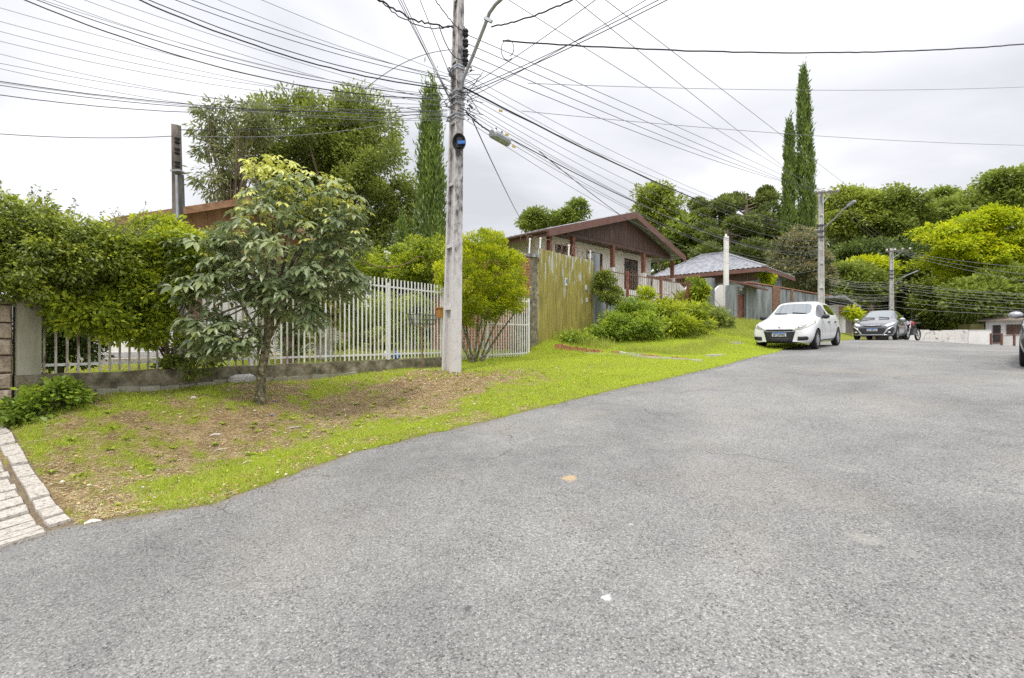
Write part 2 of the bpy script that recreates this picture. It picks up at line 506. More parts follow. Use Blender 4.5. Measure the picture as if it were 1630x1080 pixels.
def ground_material():
    m, t, b = principled('soil_and_turf')
    N = t.nodes.new; L = t.links.new
    g = N('ShaderNodeNewGeometry')
    n1 = N('ShaderNodeTexNoise'); n1.inputs['Scale'].default_value = 5; n1.inputs['Detail'].default_value = 8; n1.inputs['Roughness'].default_value = 0.7
    n2 = N('ShaderNodeTexNoise'); n2.inputs['Scale'].default_value = 38; n2.inputs['Detail'].default_value = 6; n2.inputs['Roughness'].default_value = 0.7
    L(g.outputs['Position'], n1.inputs[0]); L(g.outputs['Position'], n2.inputs[0])
    r1 = N('ShaderNodeValToRGB')
    for p, c in ((0.3, (0.11, 0.075, 0.04)), (0.75, (0.46, 0.36, 0.20))):
        pass
    r1.color_ramp.elements[0].position = 0.3; r1.color_ramp.elements[0].color = (0.09, 0.06, 0.032, 1)
    r1.color_ramp.elements[1].position = 0.72; r1.color_ramp.elements[1].color = (0.50, 0.385, 0.22, 1)
    e = r1.color_ramp.elements.new(0.5); e.color = (0.22, 0.155, 0.08, 1)
    ad = N('ShaderNodeMath'); ad.operation = 'MULTIPLY_ADD'; ad.inputs[1].default_value = 0.55
    m2 = N('ShaderNodeMath'); m2.operation = 'MULTIPLY'; m2.inputs[1].default_value = 0.5
    L(n2.outputs['Fac'], m2.inputs[0]); L(n1.outputs['Fac'], ad.inputs[0]); L(m2.outputs[0], ad.inputs[2])
    L(ad.outputs[0], r1.inputs[0])
    r2 = N('ShaderNodeValToRGB')
    r2.color_ramp.elements[0].position = 0.3; r2.color_ramp.elements[0].color = (0.13, 0.15, 0.025, 1)
    r2.color_ramp.elements[1].position = 0.7; r2.color_ramp.elements[1].color = (0.30, 0.32, 0.04, 1)
    L(n2.outputs['Fac'], r2.inputs[0])
    a = N('ShaderNodeAttribute'); a.attribute_name = 'lush'
    mr = N('ShaderNodeMapRange'); mr.inputs['From Min'].default_value = 0.35; mr.inputs['From Max'].default_value = 0.8
    L(a.outputs['Fac'], mr.inputs['Value'])
    mx = N('ShaderNodeMix'); mx.data_type = 'RGBA'
    L(mr.outputs[0], mx.inputs['Factor']); L(r1.outputs[0], mx.inputs['A']); L(r2.outputs[0], mx.inputs['B'])
    L(mx.outputs['Result'], b.inputs['Base Color'])
    b.inputs['Roughness'].default_value = 0.95; b.inputs['Specular IOR Level'].default_value = 0.15
    bp = N('ShaderNodeBump'); bp.inputs['Strength'].default_value = 0.7; bp.inputs['Distance'].default_value = 0.02
    L(n2.outputs['Fac'], bp.inputs['Height']); L(bp.outputs[0], b.inputs['Normal'])
    return m
LU = lush(GX, GY)
far_ = np.clip((np.hypot(GX, GY)-40)/40, 0, 1)
LU = LU*(1-far_) + 0.25*far_
ground = link('ground', grid_mesh('ground', GX, GY, GZ, ground_material(), {'lush': LU}))
tag(ground, 'brown soil and yellow green turf of the sloping verge', kind='structure')

def asphalt_material():
    m, t, b = principled('asphalt')
    N = t.nodes.new; L = t.links.new
    g = N('ShaderNodeNewGeometry'); pos = g.outputs['Position']
    vo = N('ShaderNodeTexVoronoi'); vo.inputs['Scale'].default_value = 122; vo.inputs['Randomness'].default_value = 1
    vo2 = N('ShaderNodeTexVoronoi'); vo2.inputs['Scale'].default_value = 150
    nb = N('ShaderNodeTexNoise'); nb.inputs['Scale'].default_value = 0.45; nb.inputs['Detail'].default_value = 7; nb.inputs['Roughness'].default_value = 0.62
    ns = N('ShaderNodeTexNoise'); ns.inputs['Scale'].default_value = 3.2; ns.inputs['Detail'].default_value = 6; ns.inputs['Roughness'].default_value = 0.7
    nf = N('ShaderNodeTexNoise'); nf.inputs['Scale'].default_value = 40; nf.inputs['Detail'].default_value = 5; nf.inputs['Roughness'].default_value = 0.75
    for n in (vo, vo2, nb, ns, nf): L(pos, n.inputs['Vector'])
    sp = N('ShaderNodeSeparateColor'); L(vo.outputs['Color'], sp.inputs[0])
    # each chip of aggregate has its own grey
    rc = N('ShaderNodeValToRGB')
    els = rc.color_ramp.elements
    els[0].position = 0.0; els[0].color = (0.15, 0.148, 0.145, 1)
    els[1].position = 1.0; els[1].color = (0.42, 0.41, 0.395, 1)
    for p, c in ((0.22, (0.20, 0.198, 0.192)), (0.55, (0.255, 0.252, 0.244)), (0.85, (0.295, 0.29, 0.275))):
        e = els.new(p); e.color = (*c, 1)
    L(sp.outputs[0], rc.inputs[0])
    # tar between the chips
    mt = N('ShaderNodeMapRange'); mt.inputs['From Min'].default_value = 0.30; mt.inputs['From Max'].default_value = 0.62
    L(vo.outputs['Distance'], mt.inputs['Value'])
    # worn areas show more stone dust: large patches
    rb = N('ShaderNodeMapRange'); rb.inputs['From Min'].default_value = 0.36; rb.inputs['From Max'].default_value = 0.62; rb.inputs['To Min'].default_value = 0.78; rb.inputs['To Max'].default_value = 0.12
    L(nb.outputs['Fac'], rb.inputs['Value'])
    rs = N('ShaderNodeMapRange'); rs.inputs['From Min'].default_value = 0.3; rs.inputs['From Max'].default_value = 0.7; rs.inputs['To Min'].default_value = 0.3; rs.inputs['To Max'].default_value = 1.15
    L(ns.outputs['Fac'], rs.inputs['Value'])
    mul = N('ShaderNodeMath'); mul.operation = 'MULTIPLY'; L(rb.outputs[0], mul.inputs[0]); L(rs.outputs[0], mul.inputs[1])
    mul2 = N('ShaderNodeMath'); mul2.operation = 'MULTIPLY'; mul2.use_clamp = True; L(mul.outputs[0], mul2.inputs[0]); L(mt.outputs[0], mul2.inputs[1])
    tar = N('ShaderNodeMix'); tar.data_type = 'RGBA'; tar.inputs['B'].default_value = (0.11, 0.108, 0.105, 1)
    L(mul2.outputs[0], tar.inputs['Factor']); L(rc.outputs[0], tar.inputs['A'])
    # broad tone
    rt = N('ShaderNodeValToRGB')
    rt.color_ramp.elements[0].position = 0.32; rt.color_ramp.elements[0].color = (0.95, 0.95, 0.955, 1)
    rt.color_ramp.elements[1].position = 0.68; rt.color_ramp.elements[1].color = (1.16, 1.155, 1.145, 1)
    L(nb.outputs['Fac'], rt.inputs[0])
    mm = N('ShaderNodeMix'); mm.data_type = 'RGBA'; mm.blend_type = 'MULTIPLY'; mm.inputs['Factor'].default_value = 1
    L(tar.outputs['Result'], mm.inputs['A']); L(rt.outputs[0], mm.inputs['B'])
    # brownish dust
    nd = N('ShaderNodeTexNoise'); nd.inputs['Scale'].default_value = 0.8; nd.inputs['Detail'].default_value = 6; L(pos, nd.inputs['Vector'])
    md = N('ShaderNodeMapRange'); md.inputs['From Min'].default_value = 0.55; md.inputs['From Max'].default_value = 0.75; md.inputs['To Max'].default_value = 0.35
    L(nd.outputs['Fac'], md.inputs['Value'])
    dd = N('ShaderNodeMix'); dd.data_type = 'RGBA'; dd.inputs['B'].default_value = (0.36, 0.32, 0.26, 1)
    L(md.outputs[0], dd.inputs['Factor']); L(mm.outputs['Result'], dd.inputs['A'])
    # fine dark pits
    vp = N('ShaderNodeTexNoise'); vp.inputs['Scale'].default_value = 55; vp.inputs['Detail'].default_value = 3; vp.inputs['Roughness'].default_value = .8; L(pos, vp.inputs['Vector'])
    mpp = N('ShaderNodeMapRange'); mpp.inputs['From Min'].default_value = 0.53; mpp.inputs['From Max'].default_value = 0.62; mpp.inputs['To Max'].default_value = 0.95; L(vp.outputs['Fac'], mpp.inputs['Value'])
    pm = N('ShaderNodeMath'); pm.operation = 'MULTIPLY'; L(mpp.outputs[0], pm.inputs[0]); L(rs.outputs[0], pm.inputs[1])
    pit = N('ShaderNodeMix'); pit.data_type = 'RGBA'; pit.inputs['B'].default_value = (0.055, 0.054, 0.053, 1)
    L(pm.outputs[0], pit.inputs['Factor']); L(dd.outputs['Result'], pit.inputs['A'])
    # a few fine cracks
    nw0 = N('ShaderNodeTexNoise'); nw0.inputs['Scale'].default_value = 1.4; nw0.inputs['Detail'].default_value = 6; L(pos, nw0.inputs['Vector'])
    ws = N('ShaderNodeVectorMath'); ws.operation = 'SCALE'; ws.inputs['Scale'].default_value = .9; L(nw0.outputs['Color'], ws.inputs[0])
    wa_ = N('ShaderNodeVectorMath'); wa_.operation = 'ADD'; L(pos, wa_.inputs[0]); L(ws.outputs[0], wa_.inputs[1])
    vc = N('ShaderNodeTexVoronoi'); vc.feature = 'DISTANCE_TO_EDGE'; vc.inputs['Scale'].default_value = .33; L(wa_.outputs[0], vc.inputs['Vector'])
    mc_ = N('ShaderNodeMapRange'); mc_.inputs['From Min'].default_value = 0.0012; mc_.inputs['From Max'].default_value = 0.004; mc_.inputs['To Min'].default_value = .75; mc_.inputs['To Max'].default_value = 0; L(vc.outputs['Distance'], mc_.inputs['Value'])
    nm_ = N('ShaderNodeTexNoise'); nm_.inputs['Scale'].default_value = .5; L(pos, nm_.inputs['Vector'])
    mk = N('ShaderNodeMapRange'); mk.inputs['From Min'].default_value = .50; mk.inputs['From Max'].default_value = .56; L(nm_.outputs['Fac'], mk.inputs['Value'])
    mk2 = N('ShaderNodeMath'); mk2.operation = 'MULTIPLY'; L(mc_.outputs[0], mk2.inputs[0]); L(mk.outputs[0], mk2.inputs[1])
    crk = N('ShaderNodeMix'); crk.data_type = 'RGBA'; crk.inputs['B'].default_value = (0.07, 0.068, 0.065, 1)
    L(mk2.outputs[0], crk.inputs['Factor']); L(pit.outputs['Result'], crk.inputs['A'])
    # earth washed onto the broken edge of the asphalt
    ea = N('ShaderNodeAttribute'); ea.attribute_name = 'edge'
    en = N('ShaderNodeTexNoise'); en.inputs['Scale'].default_value = 7; en.inputs['Detail'].default_value = 6; L(pos, en.inputs['Vector'])
    ee = N('ShaderNodeMath'); ee.operation = 'ADD'; L(ea.outputs['Fac'], ee.inputs[0]); L(en.outputs['Fac'], ee.inputs[1])
    em_ = N('ShaderNodeMapRange'); em_.inputs['From Min'].default_value = .85; em_.inputs['From Max'].default_value = 1.25; em_.inputs['To Max'].default_value = .85; L(ee.outputs[0], em_.inputs['Value'])
    edm = N('ShaderNodeMix'); edm.data_type = 'RGBA'; edm.inputs['B'].default_value = (0.21, 0.17, 0.12, 1)
    L(em_.outputs[0], edm.inputs['Factor']); L(crk.outputs['Result'], edm.inputs['A'])
    last = edm.outputs['Result']
    # spilled spots: (photo px, py, radius m, colour)
    for (px, py, r, c, st) in ((907,763,.08,(.50,.36,.20),.75),(965,955,.03,(.62,.63,.64),.95),(1005,838,.02,(.5,.5,.5),.8),(1380,863,.10,(.42,.39,.34),.3),(745,972,.03,(.06,.06,.06),.7)):
        x, y = hit(px, py)
        dn = N('ShaderNodeVectorMath'); dn.operation = 'DISTANCE'; dn.inputs[1].default_value = (x, y, float(road_h(np.array(x), np.array(y))))
        wob = N('ShaderNodeVectorMath'); wob.operation = 'SCALE'; wob.inputs['Scale'].default_value = r*1.6
        nw = N('ShaderNodeTexNoise'); nw.inputs['Scale'].default_value = 0.9/r; nw.inputs['Detail'].default_value = 4; L(pos, nw.inputs['Vector'])
        sb = N('ShaderNodeVectorMath'); sb.operation = 'SUBTRACT'; sb.inputs[1].default_value = (.5, .5, .5)
        L(nw.outputs['Color'], sb.inputs[0]); L(sb.outputs[0], wob.inputs[0])
        av = N('ShaderNodeVectorMath'); av.operation = 'ADD'; L(pos, av.inputs[0]); L(wob.outputs[0], av.inputs[1]); L(av.outputs[0], dn.inputs[0])
        ms = N('ShaderNodeMapRange'); ms.inputs['From Min'].default_value = r*0.55; ms.inputs['From Max'].default_value = r*1.05; ms.inputs['To Min'].default_value = st; ms.inputs['To Max'].default_value = 0
        L(dn.outputs['Value'], ms.inputs['Value'])
        mxx = N('ShaderNodeMix'); mxx.data_type = 'RGBA'; mxx.inputs['B'].default_value = (*c, 1)
        L(ms.outputs[0], mxx.inputs['Factor']); L(last, mxx.inputs['A']); last = mxx.outputs['Result']
    L(last, b.inputs['Base Color'])
    b.inputs['Roughness'].default_value = 0.82; b.inputs['Specular IOR Level'].default_value = 0.35
    b1 = N('ShaderNodeBump'); b1.inputs['Strength'].default_value = 0.4; b1.inputs['Distance'].default_value = 0.006; b1.invert = True
    L(vo.outputs['Distance'], b1.inputs['Height'])
    b2 = N('ShaderNodeBump'); b2.inputs['Strength'].default_value = 0.5; b2.inputs['Distance'].default_value = 0.01
    L(nf.outputs['Fac'], b2.inputs['Height']); L(b1.outputs[0], b2.inputs['Normal']); L(b2.outputs[0], b.inputs['Normal'])
    return m
ts = np.concatenate([np.arange(-28, -2, 1.0), np.arange(-2, 20, 0.06), np.arange(20, 80, 1.0)])
us = np.concatenate([[0, .02, .06, .12, .2, .3], np.linspace(.45, 26, 70)])
TS, US = np.meshgrid(ts, us, indexing='ij')
LE = edge_l(TS)
RL = LE + US
RX = DX*TS+DY*RL; RY = DY*TS-DX*RL
RZ = road_h(RX, RY) + 0.004 + 0.012*(fbm(RX, RY, 1.2, 3, 13)-0.5) - 0.035*(US < 0.001)
road = link('road', grid_mesh('road', RX, RY, RZ, asphalt_material(), {'edge': np.exp(-US/.14)}))
tag(road, 'worn grey asphalt street climbing to the right', kind='structure')
def RH(x, y): return float(road_h(np.array(x), np.array(y))) + 0.004

# ------------------------------------------------------------------ common materials
M = {}
BARK = mat('bark', [(0.10,0.075,0.05),(0.22,0.17,0.12),(0.33,0.29,0.22)], 0.95, 6, bump=0.9, bscale=30, stretch=(1,1,0.4))
M['lichen_bark'] = mat('lichen_bark', [(0.07,0.055,0.035),(0.16,0.14,0.08),(0.36,0.36,0.25)], 0.95, 22, bump=0.9, bscale=60, lo=.38, hi=.66)
M['concrete_old'] = mat('old_concrete', [(0.05,0.05,0.03),(0.20,0.175,0.12),(0.42,0.38,0.30)], 0.95, 5.5, bump=0.5, bscale=40, lo=.3, hi=.72)
M['concrete_mossy'] = mat('mossy_concrete', [(0.17,0.17,0.10),(0.31,0.30,0.23),(0.44,0.42,0.35)], 0.95, 2.2, bump=0.4, bscale=40, stretch=(1.5,1.5,0.35))
M['concrete_pale'] = mat('pale_concrete', [(0.34,0.33,0.32),(0.50,0.49,0.48),(0.62,0.61,0.60)], 0.9, 5, bump=0.35, bscale=50)
M['concrete_grey'] = mat('grey_concrete', [(0.07,0.07,0.07),(0.24,0.23,0.23),(0.40,0.39,0.38)], 0.9, 9, bump=0.4, bscale=60, stretch=(1,1,0.45), lo=.32, hi=.66)
M['wall_grey'] = mat('stained_render', [(0.08,0.09,0.095),(0.23,0.25,0.26),(0.38,0.41,0.42)], 0.9, 1.3, bump=0.25, stretch=(1.6,1.6,0.35), lo=.30, hi=.68)
M['wall_white'] = mat('white_wall', [(0.68,0.66,0.63),(0.82,0.81,0.79)], 0.85, 1.6, bump=0.1, stretch=(1,1,0.5))
M['wall_cream'] = mat('cream_wall', [(0.84,0.80,0.72),(0.90,0.88,0.83)], 0.85, 1.6, bump=0.1, stretch=(1,1,0.5))
M['white_paint'] = mat('white_paint', [(0.50,0.49,0.46),(0.80,0.80,0.79)], 0.5, 9, bump=0.1, stretch=(1,1,0.3), lo=.25, hi=.45)
M['chipped_paint'] = mat('chipped_paint', [(0.15,0.09,0.055),(0.40,0.35,0.29),(0.60,0.57,0.52)], 0.6, 14, bump=0.3, stretch=(1,1,0.3), lo=.33, hi=.55)
M['rust'] = mat('rusty_steel', [(0.09,0.05,0.04),(0.22,0.12,0.08),(0.30,0.20,0.15)], 0.85, 8)
M['dark_steel'] = mat('dark_steel', [(0.05,0.05,0.055),(0.12,0.12,0.12)], 0.6, 8)
M['pale_cable'] = mat('pale_cable', [(0.30,0.30,0.30),(0.42,0.42,0.42)], 0.6, 20, bump=0.0)
M['galv'] = mat('galvanised_steel', [(0.30,0.32,0.34),(0.48,0.50,0.52)], 0.45, 8, metal=0.7, bump=0.1)
M['brown_wood'] = mat('brown_wood', [(0.055,0.030,0.024),(0.10,0.055,0.042),(0.17,0.10,0.08)], 0.6, 3, stretch=(4,4,0.4), bump=0.2)
M['fascia'] = mat('painted_fascia', [(0.14,0.07,0.055),(0.20,0.10,0.08)], 0.6, 3, bump=0.15)
M['red_post'] = mat('red_brown_post', [(0.12,0.045,0.03),(0.24,0.09,0.055),(0.34,0.18,0.13)], 0.6, 5, bump=0.2, lo=.3, hi=.75)
M['tile_grey'] = mat('grey_roof_sheet', [(0.15,0.155,0.17),(0.27,0.275,0.30),(0.42,0.43,0.45)], 0.85, 3.5, bump=0.4)
M['tile_brown'] = mat('weathered_tile', [(0.10,0.065,0.045),(0.24,0.14,0.09),(0.42,0.28,0.19)], 0.9, 4, bump=0.4)
M['tile_terra'] = mat('terracotta_tile', [(0.25,0.12,0.08),(0.42,0.22,0.15),(0.50,0.33,0.25)], 0.9, 4, bump=0.4)
M['brick'] = mat('clay_brick', [(0.24,0.09,0.05),(0.40,0.17,0.09),(0.52,0.30,0.19)], 0.92, 9, bump=0.4)
M['stone'] = mat('rough_stone', [(0.20,0.155,0.11),(0.40,0.32,0.24),(0.54,0.46,0.36)], 0.95, 7, bump=1.0, bscale=22, bdist=0.03)
M['paver'] = mat('worn_paver', [(0.24,0.21,0.17),(0.50,0.46,0.41),(0.60,0.57,0.52)], 0.92, 34, bump=0.8, bscale=110)
M['mortar'] = mat('dirt_joint', [(0.05,0.035,0.025),(0.15,0.11,0.07)], 0.95, 18, bump=0.5)
M['black_rubber'] = mat('black_cable', [(0.015,0.015,0.017),(0.03,0.03,0.03)], 0.6, 20, bump=0.0)
M['grey_cable'] = mat('grey_cable', [(0.16,0.16,0.18),(0.24,0.24,0.26)], 0.6, 20, bump=0.0)
M['dark_wood'] = mat('dark_pole_wood', [(0.07,0.06,0.055),(0.18,0.155,0.14),(0.30,0.27,0.245)], 0.9, 6, stretch=(1,1,0.3), bump=0.5)
M['glass'] = mat('window_glass', [(0.03,0.035,0.04)], 0.08, spec=0.7, bump=0)
M['curtain'] = mat('pale_curtain', [(0.35,0.35,0.40),(0.60,0.60,0.62)], 0.8, 3, stretch=(8,8,0.2), bump=0)
M['yellow_metal'] = None

# ================================================================== FENCE LINE
FD = Vector((555.0, 770.0, 0)).normalized()        # along the fence, away from the camera
FN = Vector((FD.y, -FD.x, 0))                       # out towards the street
def fp(px, z=0.0, off=0.0):
    """point on the fence line seen at column px"""
    Y = fence_y(px); x = (px-815)/F*Y
    return Vector((x, Y, z)) + FN*off
ZW = 1.11                                           # top of the low wall

# low concrete wall
o = thing('low_wall', fp(300, H(*fp(300, 0, .1).xy)), 'long low stained concrete kerb wall under the white bar fence', 'wall')
mb = MB()
a, b = fp(60), fp(703)
n = 26
top = []; bot = []
for i in range(n+1):
    p = a.lerp(b, i/n)
    hz = H(p.x+FN.x*.12, p.y+FN.y*.12)
    top.append(ZW-0.002 + 0.008*math.sin(i*1.7)); bot.append(hz-0.25)
for i in range(n):
    p = a.lerp(b, i/n); q = a.lerp(b, (i+1)/n)
    w = FN*0.09
    vs = [p+w, q+w, q-w, p-w]
    vv = [(v.x, v.y, (bot[i] if k in (0,3) else bot[i+1])) for k, v in enumerate(vs)] + [(v.x, v.y, (top[i] if k in (0,3) else top[i+1])) for k, v in enumerate(vs)]
    mb.add(vv, [(4,5,6,7),(0,1,5,4),(2,3,7,6)] + ([(3,0,4,7)] if i == 0 else []) + ([(1,2,6,5)] if i == n-1 else []))
mb.build('coping', M['concrete_old'], o)
mb = MB()                                            # projecting footing under the wall
a2, b2 = fp(110), fp(560)
for i in range(18):
    p = a2.lerp(b2, i/18)+FN*.09; q = a2.lerp(b2, (i+1)/18)+FN*.09
    hz = H(p.x, p.y)
    w = 0.05+0.03*math.sin(i*2.3)
    mb.prism([p+Vector((0,0,hz-.2)), q+Vector((0,0,hz-.2)), q+Vector((0,0,hz+.07)), p+Vector((0,0,hz+.07+.02*math.sin(i)))], FN*w)
mb.build('footing', M['concrete_mossy'], o)

# fence proper
fence = thing('bar_fence', fp(300, ZW), 'long white painted vertical bar fence standing on the low concrete wall', 'fence')
def bar_mesh(h, mt, w=0.022):
    b_ = MB(); b_.box(-w/2, w/2, -w/2, w/2, 0, h); return b_.mesh('bar', mt)
bar_w = bar_mesh(1.72, M['white_paint']); bar_c = bar_mesh(1.70, M['chipped_paint'])
s0 = fence_y(70); s1 = fence_y(702)
ang = math.atan2(FD.y, FD.x)
Yv = s0; k = 0
while Yv < s1:
    px = 1370-7776.0/Yv
    p = fp(px, ZW+0.012 + random.uniform(-.004, .004))
    link('bar', bar_w if px > 555 else (bar_c if (k % 4 or px < 330) else bar_w), fence, p-fence.location, ang)
    Yv += 0.0875 if px < 520 else 0.083
    k += 1
for zz, px0, px1 in ((0.115, 62, 703), (1.56, 62, 703)):
    MB().bar(fp(px0, ZW+zz, -.024), fp(px1, ZW+zz, -.024), 0.026, 0.034).build('rail', M['white_paint'], fence)
for px in (399, 618):
    mb = MB(); p = fp(px); 
    mb.bar(p+Vector((0,0,ZW-.003)), p+Vector((0,0,ZW+1.64)), 0.055, 0.055, up=tuple(FD))
    mb.build('post', M['white_paint'], fence)
for px in (403,):
    pass

# gate: from behind the concrete pole to the brick pillar
gate = thing('bar_gate', fp(770, 1.0), 'white barred driveway gate between the round yellow green tree and the concrete pillar', 'gate')
bar_g = bar_mesh(1.78, M['white_paint'], 0.02)
Yv = fence_y(706); 
while Yv < fence_y(841):
    px = 1370-7776.0/Yv
    zt = 1.0 + (px-706)/135*.05
    link('bar', bar_g, gate, fp(px, zt)-gate.location, ang)
    Yv += 0.094
for zz in (1.10, 1.95, 2.66):
    MB().bar(fp(705, zz, -.022), fp(842, zz+.03, -.022), 0.024, 0.034).build('rail', M['white_paint'], gate)
for px in (705, 775, 842):
    mb = MB(); p = fp(px, 0, -.01); mb.bar(p+Vector((0,0,.95)), p+Vector((0,0,2.80)), 0.05, 0.05, up=tuple(FD)); mb.build('frame_post', M['white_paint'], gate)
mb = MB()
mb.bar(fp(703, .70, 0), fp(845, .80, 0), 0.5, 0.36); tag(mb.build('gate_sill', M['concrete_old']), 'concrete threshold strip running under the white driveway gate', 'kerb')

# stone pier and wall at far left
sw = thing('stone_wall', fp(-40, H(*fp(-40, 0, .15).xy)), 'rough brown stone block wall at the far left beside the concrete pillar', 'wall')
mb = MB()
a, b = fp(-420), fp(20)
zb = H(*fp(0, 0, .1).xy)-.4
mb.prism([a+Vector((0,0,zb)), b+Vector((0,0,zb)), b+Vector((0,0,2.0)), a+Vector((0,0,2.0))], -FN*.25)
mb.build('core', M['mortar'], sw)
g = random.Random(5)
zz = zb+.1; row = 0
while zz < 1.98:
    hh = g.uniform(.17, .22)
    d = -0.02 if row % 2 else -.12
    u = 0.0
    L_ = (b-a).length
    u = L_
    while u > L_-1.6:
        ww = g.uniform(.20, .42) if u < L_-.01 else (0.16 if row % 2 else .30)
        p = a + FD*(u-ww+.008); q = a + FD*(u-.008)
        mbb = MB()
        dep = g.uniform(.035, .06)
        n = 4
        zt = min(zz+hh-.016, 1.995)
        # pillowed stone: front face with a raised uneven centre
        c0 = [p+Vector((0,0,zz)), q+Vector((0,0,zz)), q+Vector((0,0,zt)), p+Vector((0,0,zt))]
        inn = []
        cc = sum(c0, Vector())/4
        for v in c0:
            inn.append(v.lerp(cc, .16)+FN*(dep+g.uniform(-.012,.012)))
        mid = cc + FN*(dep+.012)
        vs = [v+FN*.004 for v in c0] + [v+FN*(dep*.6) for v in c0] + inn + [mid]
        fs = []
        for i in range(4):
            j = (i+1) % 4
            fs += [(i, j, 4+j, 4+i), (4+i, 4+j, 8+j, 8+i), (8+i, 8+j, 12)]
        mbb.add(vs, fs)
        mbb.build('stone', M['stone'], sw, smooth=False)
        u -= ww
    zz += hh; row += 1
cp = thing('concrete_pillar', fp(42, H(*fp(42).xy)-.1), 'smooth grey green concrete pillar between the stone wall and the bar fence', 'pillar')
mb = MB()
a, b = fp(24), fp(62)
mb.prism([a+FN*.13+Vector((0,0,1.12)), b+FN*.13+Vector((0,0,1.12)), b-FN*.13+Vector((0,0,1.12)), a-FN*.13+Vector((0,0,1.12))], (0,0,.95))
mb.build('shaft', M['concrete_mossy'], cp)
mb = MB()
zf = H(*fp(42, 0, .2).xy)-.3
a, b = fp(22), fp(66)
mb.prism([a+FN*.16+Vector((0,0,zf)), b+FN*.16+Vector((0,0,zf)), b-FN*.16+Vector((0,0,zf)), a-FN*.16+Vector((0,0,zf))], (0,0,1.118-zf))
mb.build('plinth', M['concrete_old'], cp)

# rough stone slab at the foot of the wall
def rock(c, r, material, name='rock', lab=None, cat='rock', group=None, sq=(1,1,.5), seed=0, rz=0):
    g = random.Random(seed)
    bm = bmesh.new(); bmesh.ops.create_icosphere(bm, subdivisions=2, radius=1)
    for v in bm.verts:
        k = 1+g.uniform(-.16, .16)
        v.co = Vector((v.co.x*sq[0]*r*k, v.co.y*sq[1]*r*k, v.co.z*sq[2]*r*k))
    me = bpy.data.meshes.new(name); bm.to_mesh(me); bm.free(); me.materials.append(material)
    o = link(name, me, None, c, rz)
    return tag(o, lab, cat, group)
q = P(118, 645, 5.95); rock((q.x, q.y, H(q.x, q.y)+.0), .17, M['concrete_old'], 'rock', 'flat dark rock half buried at the foot of the low wall beside the leafy weed', sq=(1.1,.5,.35), seed=3, rz=.9)
q = P(385, 612, 7.75); rock((q.x, q.y, H(q.x, q.y)+.06), .20, M['concrete_pale'], 'rock', 'pale concrete lump against the low wall left of the grey green tree trunk', sq=(1.1,.4,.45), seed=4, rz=.9)

# ------------------------------------------------------------------ paved driveway strip, bottom left
dr = thing('paved_driveway', (-4.6, 4.7, H(-4.6, 4.7)), None, None); tag(dr, 'pale weathered stone block paving at the bottom left corner', kind='structure')
# kerb line between two ground points
def gp(px, py, Y): return P(px, py, Y)
def onground(px, py):
    Y = 2.0
    lastd = None
    for Yq in np.arange(2.5, 8, .02):
        z = EYE-(py-541)/F*Yq
        if z <= H((px-815)/F*Yq, Yq): return Vector(((px-815)/F*Yq, Yq, z))
    return P(px, py, 6)
K0 = onground(109, 832); K1 = onground(8, 684)
K0.z = K1.z = 0
kd = (K1-K0).normalized(); kn = Vector((-kd.y, kd.x, 0))
if kn.x > 0: kn = -kn                    # to the left, over the drive
klen = (K1-K0).length
def drape(u0, u1, v0, v1, th, name, material, par, g, lift=.012, jig=.012):
    """a block between along-kerb u and across v, laid on the slope"""
    cs = []
    for (u, v) in ((u0, v0), (u1, v0), (u1, v1), (u0, v1)):
        p = K0 + kd*(u+g.uniform(-jig, jig)) + kn*(v+g.uniform(-jig, jig))
        cs.append(Vector((p.x, p.y, H(p.x, p.y)+lift)))
    ins = [c.lerp(sum(cs, Vector())/4, .035) for c in cs]; dzp = g.uniform(-.008, .01)
    cs = [c+Vector((0,0,dzp)) for c in cs]; ins = [c+Vector((0,0,dzp)) for c in ins]
    vs = [c+Vector((0,0,-th)) for c in cs] + [c+Vector((0,0,-.014)) for c in cs] + [c+Vector((0,0,g.uniform(0,.006))) for c in ins]
    fs = [(8,9,10,11)]
    for i in range(4):
        j = (i+1) % 4
        fs += [(i, j, 4+j, 4+i), (4+i, 4+j, 8+j, 8+i)]
    m_ = MB(); m_.add(vs, fs); return m_.build(name, material, par)
g = random.Random(8)
# dirt bed
mb = MB(); nu, nv = 16, 10
vs = []
for i in range(nu+1):
    for j in range(nv+1):
        p = K0 + kd*(-.15+(klen+.6)*i/nu) + kn*(-.02+2.6*j/nv)
        vs.append((p.x, p.y, H(p.x, p.y)+.004))
mb.add(vs, [(i*(nv+1)+j, (i+1)*(nv+1)+j, (i+1)*(nv+1)+j+1, i*(nv+1)+j+1) for i in range(nu) for j in range(nv)])
M['joint_soil'] = mat('joint_soil', [(0.10,0.075,0.05),(0.26,0.20,0.13)], 0.95, 25, bump=.6)
mb.build('joint_bed', M['joint_soil'], dr)
u = -.05
while u < klen+.1:
    w = g.uniform(.19, .30)
    drape(u, u+w-.034, 0.0, .12, .06, 'paver', M['paver'], dr, g, lift=.024, jig=.007)
    u += w
u = -.22; r_ = 0
while u < klen+.2:
    w = g.uniform(.12, .17)
    v = .155 + g.uniform(0, .015)
    first = True
    while v < 2.3:
        ln = g.uniform(.45, .75) if r_ % 2 == 0 or not first else g.uniform(.25, .4)
        drape(u, u+w-.030, v, v+ln-.03, .06, 'paver', M['paver'], dr, g, lift=.024, jig=.007)
        v += ln; first = False
    u += w; r_ += 1

